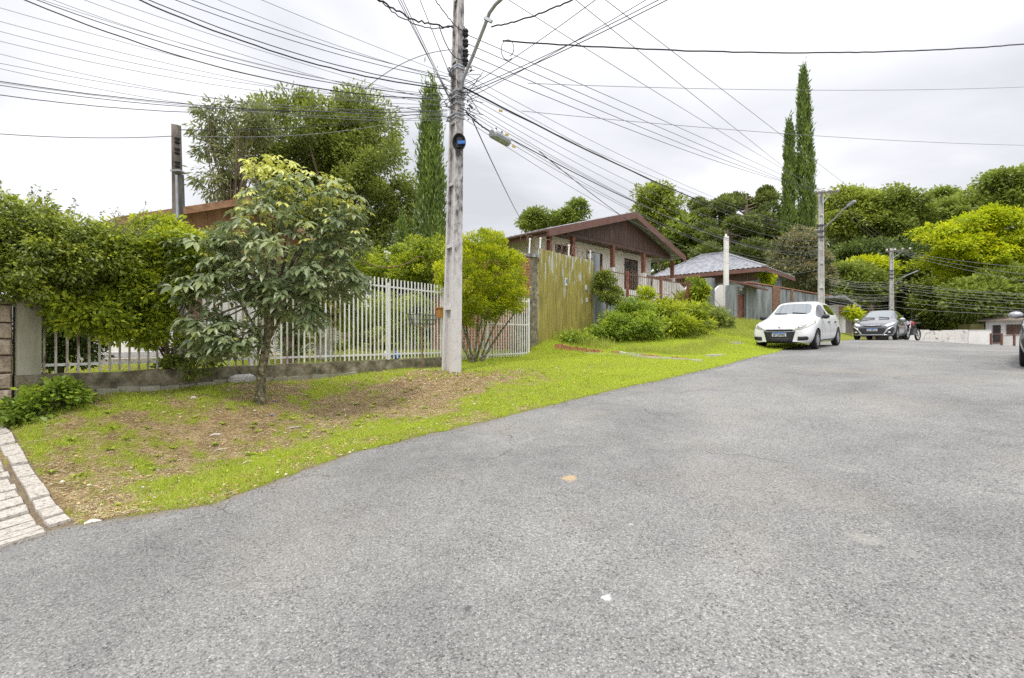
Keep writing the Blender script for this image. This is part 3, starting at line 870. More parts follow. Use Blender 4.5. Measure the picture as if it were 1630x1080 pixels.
# ------------------------------------------------------------------ brick pillar, yellow gate, brick kerb
yv = 1483.0
GA = P(857, 541, 15.2); GB = P(944, 541, 15.2*(yv-857)/(yv-944)); 
GDir = (GB-GA).normalized(); GN = Vector((GDir.y, -GDir.x, 0))
zlow = EYE - .12
ztop_a = P(857, 397, 15.2).z; ztop_b = P(944, 417, GB.y).z
def yellow_mat():
    m, t, b = principled('peeling_yellow_paint')
    N = t.nodes.new; L = t.links.new
    tcx = N('ShaderNodeNewGeometry')
    mpn = N('ShaderNodeMapping'); mpn.inputs['Scale'].default_value = (7, 7, 0.9); L(tcx.outputs['Position'], mpn.inputs[0])
    n1 = N('ShaderNodeTexNoise'); n1.inputs['Scale'].default_value = 1.3; n1.inputs['Detail'].default_value = 8; n1.inputs['Roughness'].default_value = .7; L(mpn.outputs[0], n1.inputs[0])
    r1 = N('ShaderNodeValToRGB'); r1.color_ramp.elements[0].position = .3; r1.color_ramp.elements[0].color = (.17, .145, .035, 1)
    r1.color_ramp.elements[1].position = .62; r1.color_ramp.elements[1].color = (.42, .36, .085, 1); L(n1.outputs['Fac'], r1.inputs[0])
    # peeled patches, mostly on the upper part of the sheets
    n2 = N('ShaderNodeTexNoise'); n2.inputs['Scale'].default_value = .9; n2.inputs['Detail'].default_value = 4; n2.inputs['Roughness'].default_value = .6
    mp2 = N('ShaderNodeMapping'); mp2.inputs['Scale'].default_value = (9, 9, 1.6); mp2.inputs['Location'].default_value = (3, 9, 1); L(tcx.outputs['Position'], mp2.inputs[0]); L(mp2.outputs[0], n2.inputs[0])
    sx = N('ShaderNodeSeparateXYZ'); L(tcx.outputs['Position'], sx.inputs[0])
    hz = N('ShaderNodeMapRange'); hz.inputs['From Min'].default_value = 2.2; hz.inputs['From Max'].default_value = 4.4; hz.inputs['To Min'].default_value = -.09; hz.inputs['To Max'].default_value = .07
    L(sx.outputs['Z'], hz.inputs['Value'])
    ad = N('ShaderNodeMath'); ad.operation = 'ADD'; L(n2.outputs['Fac'], ad.inputs[0]); L(hz.outputs[0], ad.inputs[1])
    r2 = N('ShaderNodeMapRange'); r2.inputs['From Min'].default_value = .60; r2.inputs['From Max'].default_value = .63; L(ad.outputs[0], r2.inputs['Value'])
    mx = N('ShaderNodeMix'); mx.data_type = 'RGBA'; mx.inputs['B'].default_value = (.50, .53, .52, 1)
    L(r2.outputs[0], mx.inputs['Factor']); L(r1.outputs[0], mx.inputs['A']); L(mx.outputs['Result'], b.inputs['Base Color'])
    b.inputs['Roughness'].default_value = .65
    return m
M['yellow_metal'] = yellow_mat()
yg = thing('metal_gate', (GA.x, GA.y, zlow), 'tall solid gate of mossy yellow vertical metal slats with peeling paint', 'gate')
ln = (GB-GA).length; ns = 30
for i in range(ns):
    p = GA + GDir*(ln*i/ns); q = GA + GDir*(ln*(i+1)/ns)
    zt = ztop_a + (ztop_b-ztop_a)*(i+.5)/ns
    m_ = MB()
    w = (q-p)
    prof = [p+w*.02, p+w*.12+GN*.022, p+w*.88+GN*.022, p+w*.98, p+w*.98-GN*.01, p+w*.02-GN*.01]
    m_.prism([Vector((v.x, v.y, zlow-.05)) for v in prof], (0, 0, zt-zlow+.05+random.uniform(-.012,.012)))
    m_.build('slat', M['yellow_metal'], yg)
for z_ in (zlow+.25, zlow+1.5, zlow+2.6):
    MB().bar(Vector((GA.x, GA.y, z_))-GN*.04, Vector((GB.x, GB.y, z_))-GN*.04, .05, .06).build('rail', M['rust'], yg)
def on_gate(px, py, w, h, name, material, off=.03, th=.01, parent=yg):
    k = (px-857)/87.0
    for _ in range(20):
        p = GA+GDir*ln*k; pxx = 815+p.x/p.y*F; k += (px-pxx)/87.0
    p = GA+GDir*ln*k
    z = EYE-(py-541)/F*p.y
    c = Vector((p.x, p.y, z))+GN*off
    m_ = MB(); m_.bar(c-GDir*w/2, c+GDir*w/2, th, h); return m_.build(name, material, parent)
M['notice'] = mat('notice_paper', [(.55,.62,.60),(.72,.76,.75)], .6, 30, bump=0)
M['blue'] = mat('blue_plastic', [(.03,.12,.42),(.05,.22,.6)], .5, 30, bump=0)
on_gate(900, 450, .11, .26, 'notice', M['notice']); on_gate(900.5, 449, .05, .12, 'notice_print', M['blue'], off=.038)
on_gate(932, 459, .13, .17, 'notice', M['notice'])
on_gate(933, 479, .12, .15, 'letter_slot', M['notice'])
on_gate(939, 478, .07, .10, 'lock', M['rust'], off=.05, th=.05)

# pillar of brick and concrete at the corner
pil = thing('brick_pillar', (GA.x-.3, GA.y, 1.0), 'stained concrete corner pillar with exposed brick top beside the yellow metal gate', 'pillar')
pc = P(842, 541, 15.0)
mb = MB(); zt = P(0, 411, 15.0).z
a = Vector((P(842.5,0,14.95).x, 14.95, 0)); b = Vector((GA.x-.02, GA.y-.02, 0))
mb.prism([a, b, b-FN*.32, a-FN*.32], (0, 0, zt)); 
for v in range(len(mb.v)):
    p = mb.v[v]; mb.v[v] = (p[0], p[1], max(p[2], .7))
mb.build('shaft', M['concrete_old'], pil)
mb = MB(); mb.prism([a+Vector((-.5,-.35,zt+.01))+FN*.03, b+Vector((.03,0,zt+.01))+FN*.05, b-FN*.35+Vector((0,0,zt+.01)), a-FN*.35+Vector((-.5,-.35,zt+.01))], (0,0,.10))
mb.build('coping', M['concrete_grey'], pil)
# brick wall running back behind the white gate
bw = thing('brick_wall', fp(835, .9, -.5), 'red brick wall standing behind the white barred gate', 'wall')
wa = Vector((a.x, a.y, 0))-FN*.15; wdir = Vector((-.98, .2, 0)).normalized(); wnv = Vector((wdir.y, -wdir.x, 0))
if wnv.y > 0: wnv = -wnv
L_ = 3.1
mb = MB(); mb.prism([wa+Vector((0,0,.7)), wa+wdir*L_+Vector((0,0,.7)), wa+wdir*L_+Vector((0,0,zt-.02)), wa+Vector((0,0,zt-.02))], -wnv*.18); mb.build('mortar', M['concrete_old'], bw)
mb = MB(); z_ = .9; r_ = 0; g = random.Random(3)
while z_ < zt-.09:
    u = -.0 if r_ % 2 else .11
    while u < L_-.2:
        if g.random() > .04:
            p = wa+wdir*u+wnv*.001; w = .205; o_ = g.uniform(.008,.02)
            mb.prism([p+Vector((0,0,z_)), p+wdir*w+Vector((0,0,z_)), p+wdir*w+Vector((0,0,z_+.075)), p+Vector((0,0,z_+.075))], wnv*o_)
        u += .222
    z_ += .092; r_ += 1
tag(mb.build('brickwork', M['brick'], bw), kind='stuff')
# short brick face above the pillar's left shoulder
mb = MB(); z_ = P(0, 500, 15).z; r_ = 0
pa = Vector((P(824,0,14.6).x, 14.6, 0)); pb = a.copy(); dd = (pb-pa); Lq = dd.length; dd.normalize(); nn = Vector((dd.y, -dd.x, 0))
mb2 = MB(); mb2.prism([pa+Vector((0,0,.8)), pb+Vector((0,0,.8)), pb+Vector((0,0,zt)), pa+Vector((0,0,zt))], -nn*.2); mb2.build('wing', M['concrete_old'], pil)
while z_ < zt-.05:
    u = 0 if r_ % 2 else -.08
    while u < Lq-.02:
        u0 = max(u, 0); u1 = min(u+.2, Lq)
        if u1-u0 > .03:
            p = pa+dd*u0+nn*.001
            mbb = MB(); mbb.prism([p+Vector((0,0,z_)), p+dd*(u1-u0)+Vector((0,0,z_)), p+dd*(u1-u0)+Vector((0,0,z_+.075)), p+Vector((0,0,z_+.075))], nn*g.uniform(.01,.03))
            mbb.build('brick', M['brick'], pil)
        u += .215
    z_ += .09; r_ += 1

# brick edging with pale kerb on the verge
bk = thing('brick_edging', P(1000, 569, 12.9), 'curved row of red bricks with a pale concrete kerb strip in the verge grass', 'kerb')
cur = [(878,557),(905,561),(940,565),(975,567),(1010,570),(1045,572.5),(1080,574.5),(1105,575.5)]
cw = [onp for onp in cur]
def vground(px, py, y0=9.0, y1=17.0):
    for Yq in np.arange(y0, y1, .03):
        z = EYE-(py-541)/F*Yq
        if z <= H((px-815)/F*Yq, Yq): return Vector(((px-815)/F*Yq, Yq, z))
    return P(px, py, 14)
cpts = [vground(*q) for q in cur]
g = random.Random(12)
cum = [0]
for i in range(1, len(cpts)): cum.append(cum[-1]+(cpts[i].xy-cpts[i-1].xy).length)
def along(s):
    x = np.interp(s, cum, [p.x for p in cpts]); y = np.interp(s, cum, [p.y for p in cpts]); return Vector((x, y, 0))
s = .1
while s < cum[-1]-.25:
    p = along(s); q = along(s+.25); d = (q-p).normalized(); nrm = Vector((d.y, -d.x, 0))
    if nrm.y > 0: nrm = -nrm
    hgt = .17*(1-s/cum[-1]*.75)
    z0 = H(p.x, p.y)
    if g.random() > .08:
        m_ = MB(); tl = g.uniform(-.02, .02)
        m_.prism([p+Vector((0,0,z0-.08)), q-d*.02+Vector((0,0,z0-.08)), q-d*.02+Vector((0,0,z0+hgt+tl)), p+Vector((0,0,z0+hgt-tl))], -nrm*.1)
        m_.build('brick', M['brick'] if g.random() > .15 else M['concrete_pale'], bk)
    s += .265
s = cum[-1]*.26
while s < cum[-1]+.15:
    p = along(s); q = along(s+.7); d = (q-p).normalized() if (q-p).length > .01 else d; nrm = Vector((d.y, -d.x, 0))
    if nrm.y > 0: nrm = -nrm
    z0 = H(p.x, p.y)
    m_ = MB(); pp = p+nrm*.02; qq = p+d*.69+nrm*.02
    m_.prism([pp+Vector((0,0,z0-.08)), qq+Vector((0,0,H(qq.x,qq.y)-.08)), qq+Vector((0,0,H(qq.x,qq.y)+.05)), pp+Vector((0,0,z0+.05))], nrm*.09)
    m_.build('kerbstone', M['concrete_pale'], bk)
    s += .7
for (px, py, w, h, rz, lab) in ((1172, 549, .9, .22, .9, 'long broken pale concrete slab lying in the grass left of the white car'), (1140, 569, 1.0, .12, .75, 'narrow broken concrete kerb piece lying at the road edge before the white car')):
    p = vground(px, py, 9, 20)
    m_ = MB(); m_.box(-w/2, w/2, -h/2, h/2, -.04, .05)
    o = link('concrete_slab', m_.mesh('concrete_slab', M['concrete_pale']), None, (p.x, p.y, p.z+.01), rz); tag(o, lab, 'slab')

# ================================================================== BUILDINGS AND WALLS
class Plane:
    """vertical plane through P(px0, ., Y0) running towards horizontal direction ang (degrees right of straight ahead)"""
    def __init__(s, px0, Y0, ang, z0=0):
        o = P(px0, 541, Y0); s.o = Vector((o.x, o.y, z0))
        a = R(ang); s.d = Vector((math.sin(a), math.cos(a), 0)); s.n = Vector((-s.d.y, s.d.x, 0))   # n points away from the street
    def at(s, px, py, off=0.0):
        """(u, z) on the plane moved back by off metres, seen at pixel"""
        k = (px-815)/F; o = s.o + s.n*off
        u = (k*o.y - o.x)/(s.d.x - k*s.d.y)
        y = o.y + s.d.y*u
        return u, EYE-(py-541)/F*y
    def w(s, u, b, z): return s.o + s.d*u + s.n*b + Vector((0, 0, z))
def box_on(mb, pl, u0, u1, b0, b1, z0, z1, mi=0):
    vs = [pl.w(u0,b0,z0), pl.w(u1,b0,z0), pl.w(u1,b1,z0), pl.w(u0,b1,z0), pl.w(u0,b0,z1), pl.w(u1,b0,z1), pl.w(u1,b1,z1), pl.w(u0,b1,z1)]
    mb.add(vs, [(0,3,2,1),(4,5,6,7),(0,1,5,4),(1,2,6,5),(2,3,7,6),(3,0,4,7)], mi)
    return mb

# ---- grey retaining wall from the yellow gate to the far shed
gw = Plane(946, 17.75, 46.0)
ww_ = thing('boundary_wall', gw.w(0, 0, 1.4), 'stained blue grey rendered boundary wall behind the wild bushes', 'wall')
u_a = gw.at(946, 500)[0]; u_b = gw.at(1163, 500)[0]
z_t1 = gw.at(1000, 475)[1]; z_t2 = gw.at(1120, 486)[1]
mb = MB()
mb.add([gw.w(u_a,0,1.2), gw.w(u_b,0,1.2), gw.w(u_b,0,z_t2), gw.w(u_a,0,z_t1), gw.w(u_a,.2,1.2), gw.w(u_b,.2,1.2), gw.w(u_b,.2,z_t2), gw.w(u_a,.2,z_t1)],
       [(0,1,2,3),(7,6,5,4),(3,2,6,7),(0,3,7,4),(1,5,6,2)])
mb.build('wall_panel', M['wall_grey'], ww_)
for px, t_, w_ in ((948.5, 405, .32), (1133, 430, .42)):
    u, z = gw.at(px, t_ if px < 1000 else 470)
    mb = MB(); box_on(mb, gw, u-w_/2, u+w_/2, -.06, .25, 1.2, gw.at(px, t_ if px < 1000 else 444)[1]); mb.build('pier', M['wall_grey'], ww_)
# railing with spikes on that wall
rl = thing('spiked_railing', gw.w(0, .1, z_t1), 'thin rusty spiked railing with red brown posts on the grey wall before the gabled house', 'railing')
u0, _ = gw.at(957, 450); u1, _ = gw.at(1131, 450)
zt = gw.at(1000, 431)[1]
n = 62
for i in range(n):
    u = u0+(u1-u0)*i/(n-1)
    zb = z_t1+(z_t2-z_t1)*(u-u_a)/(u_b-u_a)
    m_ = MB(); m_.tube([gw.w(u, .1, zb), gw.w(u, .1, zt-.12), gw.w(u+.02, .1, zt+.08)], [.009,.009,.003], 4); m_.build('rod', M['rust'], rl)
for zz in (zt-.16, z_t1+.10):
    m_ = MB(); m_.bar(gw.w(u0,.1,zz), gw.w(u1,.1,zz), .03, .03); m_.build('rail', M['rust'], rl)
for px in (960, 1002.5, 1055.5, 1098.5):
    u, z = gw.at(px, 440); zb = z_t1+(z_t2-z_t1)*(u-u_a)/(u_b-u_a)
    m_ = MB(); box_on(m_, gw, u-.05, u+.05, .06, .16, zb, zt-.04); m_.build('post', M['red_post'], rl)

# ---- gatehouse piece: narrow dark red door between grey piers
gh = Plane(1163, gw.w(u_b,0,0).y, 46.0)
dw = thing('gate_entry', gh.w(.6, 0, 2.2), 'grey rendered entry with a narrow red brown door under a small tiled canopy', 'gateway')
def u_(px, py=480, off=0): return gh.at(px, py, off)
ua, zt = u_(1165, 455); ub, _ = u_(1174, 455); uc, _ = u_(1188, 455)
for a, b, z1, nm, b1 in ((ua, ub, zt, 'pier', .35), (uc, u_(1191)[0], zt, 'pier', .35)):
    m_ = MB(); box_on(m_, gh, a, b, 0, b1, 1.6, z1); m_.build(nm, M['wall_grey'], dw)
m_ = MB(); box_on(m_, gh, ub, uc, .1, .3, u_(1180, 468)[1], zt); m_.build('lintel', M['wall_grey'], dw)
m_ = MB(); box_on(m_, gh, ub+.05, uc-.05, .16, .22, 1.9, u_(1180, 470)[1]); d_ = m_.build('door', M['red_post'], dw)
m_ = MB(); box_on(m_, gh, uc-.2, uc-.14, .12, .16, 3.1, 3.3); m_.build('handle', M['galv'], d_)
for a in (ub+.002, uc-.05):
    m_ = MB(); box_on(m_, gh, a, a+.048, .13, .24, 1.9, u_(1180, 469)[1]); m_.build('door_frame', M['red_post'], dw)
m_ = MB(); box_on(m_, gh, u_(1180)[0]-.1, u_(1180)[0]+.1, -.02, .099, u_(1180,461)[1]-.1, u_(1180,461)[1]+.1); m_.build('lamp', M['white_paint'], dw)
# canopy with tiles
m_ = MB(); ca = u_(1173)[0]; cb = u_(1203)[0]; zc = u_(1180, 452)[1]
m_.add([gh.w(ca,-.7,zc-.25), gh.w(cb,-.7,zc-.35), gh.w(cb,.5,zc), gh.w(ca,.5,zc+.1), gh.w(ca,-.7,zc-.15), gh.w(cb,-.7,zc-.25), gh.w(cb,.5,zc+.1), gh.w(ca,.5,zc+.2)],
       [(0,3,2,1),(4,5,6,7),(0,1,5,4),(1,2,6,5),(2,3,7,6),(3,0,4,7)])
can = m_.build('canopy', M['fascia'], dw)
k = 0
while ca+k*.2 < cb-.1:
    m_ = MB(); u = ca+k*.2+.1
    sl = -.1*(u-ca)/(cb-ca)
    m_.tube([gh.w(u,-.76,zc-.15+sl), gh.w(u,.5,zc+.2+sl)], .09, 6); m_.build('tile', M['tile_terra'], can); k += 1

# ---- further wall, running behind the white car, in bays between red brown piers
fw = Plane(1191, gh.w(uc,0,0).y+.3, 51.0)
w2 = thing('panel_wall', fw.w(2, 0, 2.2), 'weathered grey wall in bays with red brown piers behind the white car', 'wall')
cols = [1191, 1229, 1240, 1258, 1263, 1284, 1340]
def zt2(px): return fw.at(px, np.interp(px, [1191, 1240, 1300, 1340], [452.5, 461, 470.5, 477]))[1]
for a, b, mt, pr in ((1191,1229,'wall_grey',0),(1229,1240,'rust',-.08),(1240,1258,'wall_grey',0),(1258,1261.5,'rust',-.05),(1261.5,1276,'wall_grey',0),(1276,1341,'wall_grey',.06)):
    ua, ub = fw.at(a, 490)[0], fw.at(b, 490)[0]
    za = (zt2(a)+zt2(b))/2
    m_ = MB(); box_on(m_, fw, ua+.004, ub-.004, pr, .25, 1.2, za + (.06 if mt != 'wall_grey' else 0))
    m_.build('wall_bay' if mt == 'wall_grey' else 'pier', M[mt], w2)
ua, ub = fw.at(1192, 490)[0], fw.at(1341, 490)[0]
nq = int((ub-ua)/.35)
for i in range(nq):
    u = ua+(ub-ua)*(i+.5)/nq
    z = zt2(1191)+ (zt2(1340)-zt2(1191))*(i/nq) + .09
    m_ = MB(); m_.bar(fw.w(u-.16,.12,z), fw.w(u+.16,.12,z+.0), .34, .05); m_.build('coping_tile', M['tile_terra'], w2)

# ---- small shed with a pale sloping roof behind the white car
sh = Plane(1332, 34.5, 50)
s_ = thing('shed', sh.w(1.5, 1, 1.5), 'low white shed with a pale sheet roof between the white car and the grey car', 'shed')
ua, z1 = sh.at(1336, 482); ub, _ = sh.at(1346, 482)
m_ = MB(); box_on(m_, sh, ua, ub, 0, 4, 1.0, z1-.2); m_.build('wall', M['wall_white'], s_)
ra, zr = sh.at(1331, 472); rb, zr2 = sh.at(1358, 489)
m_ = MB(); m_.prism([sh.w(ra,-.5,zr), sh.w(rb,-.5,zr2), sh.w(rb,-.5,zr2-.15), sh.w(ra,-.5,zr-.15)], sh.n*4.5); m_.build('roof', M['tile_grey'], s_)
m_ = MB(); box_on(m_, sh, ra+.2, rb-.4, -.3, -.1, zr2-.75, zr2-.1); m_.build('fascia_board', M['fascia'], s_)
dkw = thing('dark_wall', sh.w(6, 0, 1.2), 'dark weathered board wall at the left of the grey car under drooping yellow green leaves', 'wall')
ua, z1 = sh.at(1347, 500); ub, _ = sh.at(1381, 505)
nb_ = 14
for i in range(nb_):
    m_ = MB(); a = ua+(ub-ua)*i/nb_
    box_on(m_, sh, a+.01, a+(ub-ua)/nb_-.01, 0, .06, 1.0, z1+random.uniform(-.12,.12)); m_.build('board', M['dark_wood'], dkw)

# ================================================================== BROWN GABLED HOUSE
hp = Plane(1005, 25.0, 46.0)
hz = lambda px, py, off=0: hp.at(px, py, off)
hs = thing('gabled_house', hp.w(0, 3, 2.6), 'cream walled house with a wide brown boarded gable over a porch on red brown posts', 'house')
uL, zL = hz(873, 367); uA, zA = hz(1012, 340); uR, zR = hz(1091, 411)
DEPTH = 8.0
th = .13
# roof: two slopes of ribbed sheet
def slope(u0, z0, u1, z1, b0, b1, name, mat_, par, ribs=.35, amp=.03):
    nb = max(2, int((b1-b0)/ribs*2))
    vs = []; fs = []
    for i in range(nb+1):
        b = b0+(b1-b0)*i/nb; dzv = amp if i % 2 else 0
        vs += [hp.w(u0, b, z0+dzv), hp.w(u1, b, z1+dzv), hp.w(u1, b, z1-th), hp.w(u0, b, z0-th)]
    for i in range(nb):
        k = i*4
        fs += [(k,k+1,k+5,k+4),(k+3,k+7,k+6,k+2),(k,k+4,k+7,k+3),(k+1,k+2,k+6,k+5)]
    fs += [(0,3,2,1),(nb*4,nb*4+1,nb*4+2,nb*4+3)]
    m_ = MB(); m_.add(vs, fs); return m_.build(name, mat_, par)
rf = slope(uL, zL+.06, uA, zA+.06, 0.05, DEPTH, 'roof', M['tile_grey'], hs)
slope(uA+.004, zA+.06, uR, zR+.06, 0.05, DEPTH, 'roof', M['tile_grey'], hs)
# barge boards
m_ = MB(); bh = .34
for (a, za, b, zb) in ((uL, zL, uA, zA), (uA, zA, uR, zR)):
    m_ = MB(); m_.prism([hp.w(a,-.0,za+.05), hp.w(b,-.0,zb+.05), hp.w(b,-.0,zb-bh+.05), hp.w(a,-.0,za-bh+.05)], -hp.n*.05); m_.build('barge_board', M['fascia'], hs)
# eave fascia and gutter on the left side
m_ = MB(); m_.bar(hp.w(uL-.03, 0, zL-.12), hp.w(uL-.03, DEPTH, zL-.12), .04, .28); m_.build('fascia', M['fascia'], hs)
m_ = MB(); m_.tube([hp.w(uL-.11, 0, zL-.05), hp.w(uL-.11, DEPTH, zL-.05)], .075, 8); gt = m_.build('gutter', M['brown_wood'], hs)
# gable boarding: vertical planks between the base line and the slopes
gb = .55
ug0, zg0 = hz(935, 380, gb); ug1, zg1 = hz(1078, 410, gb)
zg = (zg0+zg1)/2
def roofz(u): return (zL+(zA-zL)*(u-uL)/(uA-uL)) if u < uA else (zA+(zR-zA)*(u-uA)/(uR-uA))
u = uL+.5
base = lambda u: min(zg, roofz(u)-.16)
pw = .16
while u < uR-.3:
    z0 = zg; za = roofz(u)-th-.02; zb = roofz(u+pw-.012)-th-.02
    if max(za, zb) > z0+.02:
        za = max(za, z0+.005); zb = max(zb, z0+.005)
        m_ = MB(); pr = gb+random.uniform(0,.012)
        m_.prism([hp.w(u,pr,z0), hp.w(u+pw-.012,pr,z0), hp.w(u+pw-.012,pr,zb), hp.w(u,pr,za)], hp.n*.03); m_.build('plank', M['brown_wood'], hs)
    u += pw
# ceiling over the porch and wall plate beam
WB = 1.6
ceil_z = zg-.02
uc0 = max(uL+.35, uL+(ceil_z+.24-zL)*(uA-uL)/(zA-zL)); uc1 = min(uR-.3, uR-(ceil_z+.24-zR)*(uR-uA)/(zA-zR))
def ctop(u): return min(ceil_z, roofz(u)-.20)
def sloped(mb, u0, u1, b0, b1, z0, top):
    us_ = [u0+(u1-u0)*i/6 for i in range(7)]
    poly = [hp.w(u0, b0, z0), hp.w(u1, b0, z0)] + [hp.w(u, b0, top(u)) for u in us_[::-1]]
    mb.prism(poly, hp.n*(b1-b0))
m_ = MB(); box_on(m_, hp, uc0, uc1, gb+.06, WB+.02, ceil_z-.0, ceil_z+.03); m_.build('soffit', M['brown_wood'], hs)
m_ = MB(); box_on(m_, hp, uc0, uc1, gb-.03, gb+.14, ceil_z-.16, ceil_z-.005); m_.build('beam', M['brown_wood'], hs)
# slab and walls
uE = hz(1037, 440, WB)[0]; uS = uL+.9
zf = hz(1006, 469, WB)[1]
m_ = MB(); box_on(m_, hp, uS-.1, uR-.5, gb-.1, DEPTH-.5, 1.8, zf); m_.build('slab', M['wall_white'], hs)
# front wall around openings: pieces
ops = []   # (u0,u1,z0,z1,type)
for a, b, t_, bt, ty in ((884.5, 912, 389, 412, 'window'), (934, 960, 400, 470, 'window'), (994.5, 1016.5, 411.5, 469, 'door')):
    u0, z1 = hz(a, t_, WB); u1 = hz(b, t_, WB)[0]; z0 = hz((a+b)/2, bt, WB)[1]
    if ty == 'door': z0 = zf
    z0 = max(z0, zf)
    ops.append((u0, u1, z0, z1, ty))
wtop = ceil_z+.0
edges = [uS] + [q for o_ in ops for q in (o_[0], o_[1])] + [uE]
m_ = MB()
for i in range(0, len(edges), 2):
    sloped(m_, edges[i]+.001, edges[i+1]-.001, WB+.03, WB+.2, zf, ctop)
for (a, b, z0, z1, ty) in ops:
    sloped(m_, a, b, WB+.03, WB+.2, z1, ctop)
    if z0 > zf+.05: box_on(m_, hp, a, b, WB+.03, WB+.2, zf, z0)
m_.build('front_wall', M['wall_cream'], hs)
m_ = MB()
box_on(m_, hp, uS, uS+.18, WB+.203, DEPTH-.4, 1.8, ctop(uS)); box_on(m_, hp, uE-.18, uE-.003, WB+.203, DEPTH-.4, zf, ceil_z); box_on(m_, hp, uS+.183, uE-.183, DEPTH-.6, DEPTH-.4, zf, zL)
m_.build('side_wall', M['wall_white'], hs)
for (a, b, z0, z1, ty) in ops:
    m_ = MB(); fr = .07
    for (x0, x1, y0, y1) in ((a, a+fr, z0, z1), (b-fr, b, z0, z1), (a+fr, b-fr, z1-fr, z1), (a+fr, b-fr, z0, z0+fr), ((a+b)/2-.03, (a+b)/2+.03, z0+fr, z1-fr)):
        box_on(m_, hp, x0, x1, WB+.06, WB+.12, y0, y1)
    if ty == 'door':
        for k in range(1, 5):
            zz = z0+fr+(z1-z0)*k*.11; box_on(m_, hp, a+fr, b-fr, WB+.065, WB+.10, zz, zz+.03)
    fo = m_.build('window_frame' if ty == 'window' else 'door_frame', M['brown_wood'], hs)
    m_ = MB(); box_on(m_, hp, a+.01, b-.01, WB+.13, WB+.14, z0+.01, z1-.01); m_.build('pane', M['glass'], fo)
    if ty == 'door':
        m_ = MB()
        n = 16; xs = [a+fr+(b-a-2*fr)*(.08+.55*i/n) for i in range(n+1)]
        pts = [hp.w(x, WB+.20+.03*(i % 2), 0) for i, x in enumerate(xs)]
        for (q0, q1) in ((0, 7), (9, n)):
            for i in range(q0, q1):
                p, q = pts[i], pts[i+1]; m_.add([p+Vector((0,0,z0+.1)), q+Vector((0,0,z0+.1)), q+Vector((0,0,z1-.1)), p+Vector((0,0,z1-.1))], [(0,1,2,3)])
        m_.build('curtain', M['curtain'], fo)
# dark room behind the openings
m_ = MB(); box_on(m_, hp, uS+.3, uE-.3, WB+1.6, WB+1.7, zf, ctop(uS+.3)); m_.build('inner_wall', M['wall_cream'], hs)
m_ = MB(); box_on(m_, hp, max(uS+.2, uc0), uE-.2, WB+.22, DEPTH-.65, ceil_z+.05, ceil_z+.1); m_.build('ceiling', M['wall_cream'], hs)
# posts
for px, low in ((875.5, 0), (912.6, 0), (976, 1), (1025, 1), (1071, 1)):
    u, _ = hz(px, 420, gb)
    zm = zf + (1.05 if low else 0)
    m_ = MB(); box_on(m_, hp, u-.09, u+.09, gb-.05, gb+.13, zm, ctop(u)-.165+(.15 if u < uc0 else 0)); m_.build('post', M['red_post'], hs)
    if low:
        m_ = MB(); box_on(m_, hp, u-.13, u+.13, gb-.09, gb+.17, zf+.003, zm-.003); m_.build('post_base', M['wall_white'], hs)
# porch parapet panels to the right
u0, _ = hz(1040, 450, gb); u1, _ = hz(1071, 450, gb)
for i in range(5):
    a = u0+(u1-u0)*i/5
    m_ = MB(); box_on(m_, hp, a+.02, a+(u1-u0)/5-.02, gb, gb+.06, zf+.05, zf+.85); m_.build('rail_panel', M['wall_white'], hs)
m_ = MB(); box_on(m_, hp, u0-.6, u1-.14, gb-.02, gb+.08, zf+.88, zf+.96); m_.build('handrail', M['fascia'], hs)
# downpipe
u = uS-.05
m_ = MB(); m_.tube([hp.w(uL-.11, 2.9, zL-.12), hp.w(uL-.11, 2.9, zL-.35)], .06, 8); m_.build('gutter_outlet', M['wall_white'], hs)
m_ = MB(); m_.tube([hp.w(uL-.11, 2.9, zL-.33), hp.w(uL+.0, 2.9, zL-.5), hp.w(uS-.08, 2.9, zL-.62), hp.w(uS-.08, 2.9, zL-.8), hp.w(uS-.08, 2.9, 2.2)], .05, 8); m_.build('downpipe', M['brown_wood'], hs)
m_ = MB(); c = hp.w(hz(1030, 410, gb+1)[0], gb+.8, ceil_z-.1); m_.disc(c, (0,0,-1), .12, .08, 10); m_.build('ceiling_lamp', M['wall_white'], hs)
m_ = MB(); c = hp.w(hz(981, 399, gb+1)[0], gb+.8, ceil_z-.1); m_.disc(c, (0,0,-1), .12, .08, 10); m_.build('ceiling_lamp', M['wall_white'], hs)

# razor coils above yellow gate and wall
def coil(a, b, r, turns, name='razor_wire'):
    m_ = MB(); n = turns*10; d = (b-a).normalized(); up = Vector((0,0,1)); 
    pts = [a.lerp(b, i/n) + (up*math.sin(2*PI*i/10)+d*math.cos(2*PI*i/10)*1.0)*r + d.cross(up)*.03*math.cos(2*PI*i/10) for i in range(n+1)]
    m_.tube(pts, .011, 4, caps=False)
    g = random.Random(1)
    for p in pts[::2]:
        m_.bar(p-up*.02-d*.015, p+up*.02+d*.015, .004, .012)
    return m_.build(name, M['rust'])
o = coil(Vector((GA.x-.5, GA.y-.2, ztop_a+.22)), Vector((GB.x, GB.y, ztop_b+.2)), .21, 13); tag(o, 'coiled rusty razor wire running above the yellow metal gate', 'razor wire')
o = coil(gw.w(u_(1135)[0]-8.0, .1, z_t2+.25), gw.w(u_b-.2, .1, z_t2+.25), .2, 10); tag(o, 'coiled rusty razor wire on the wall left of the red brown entry door', 'razor wire')
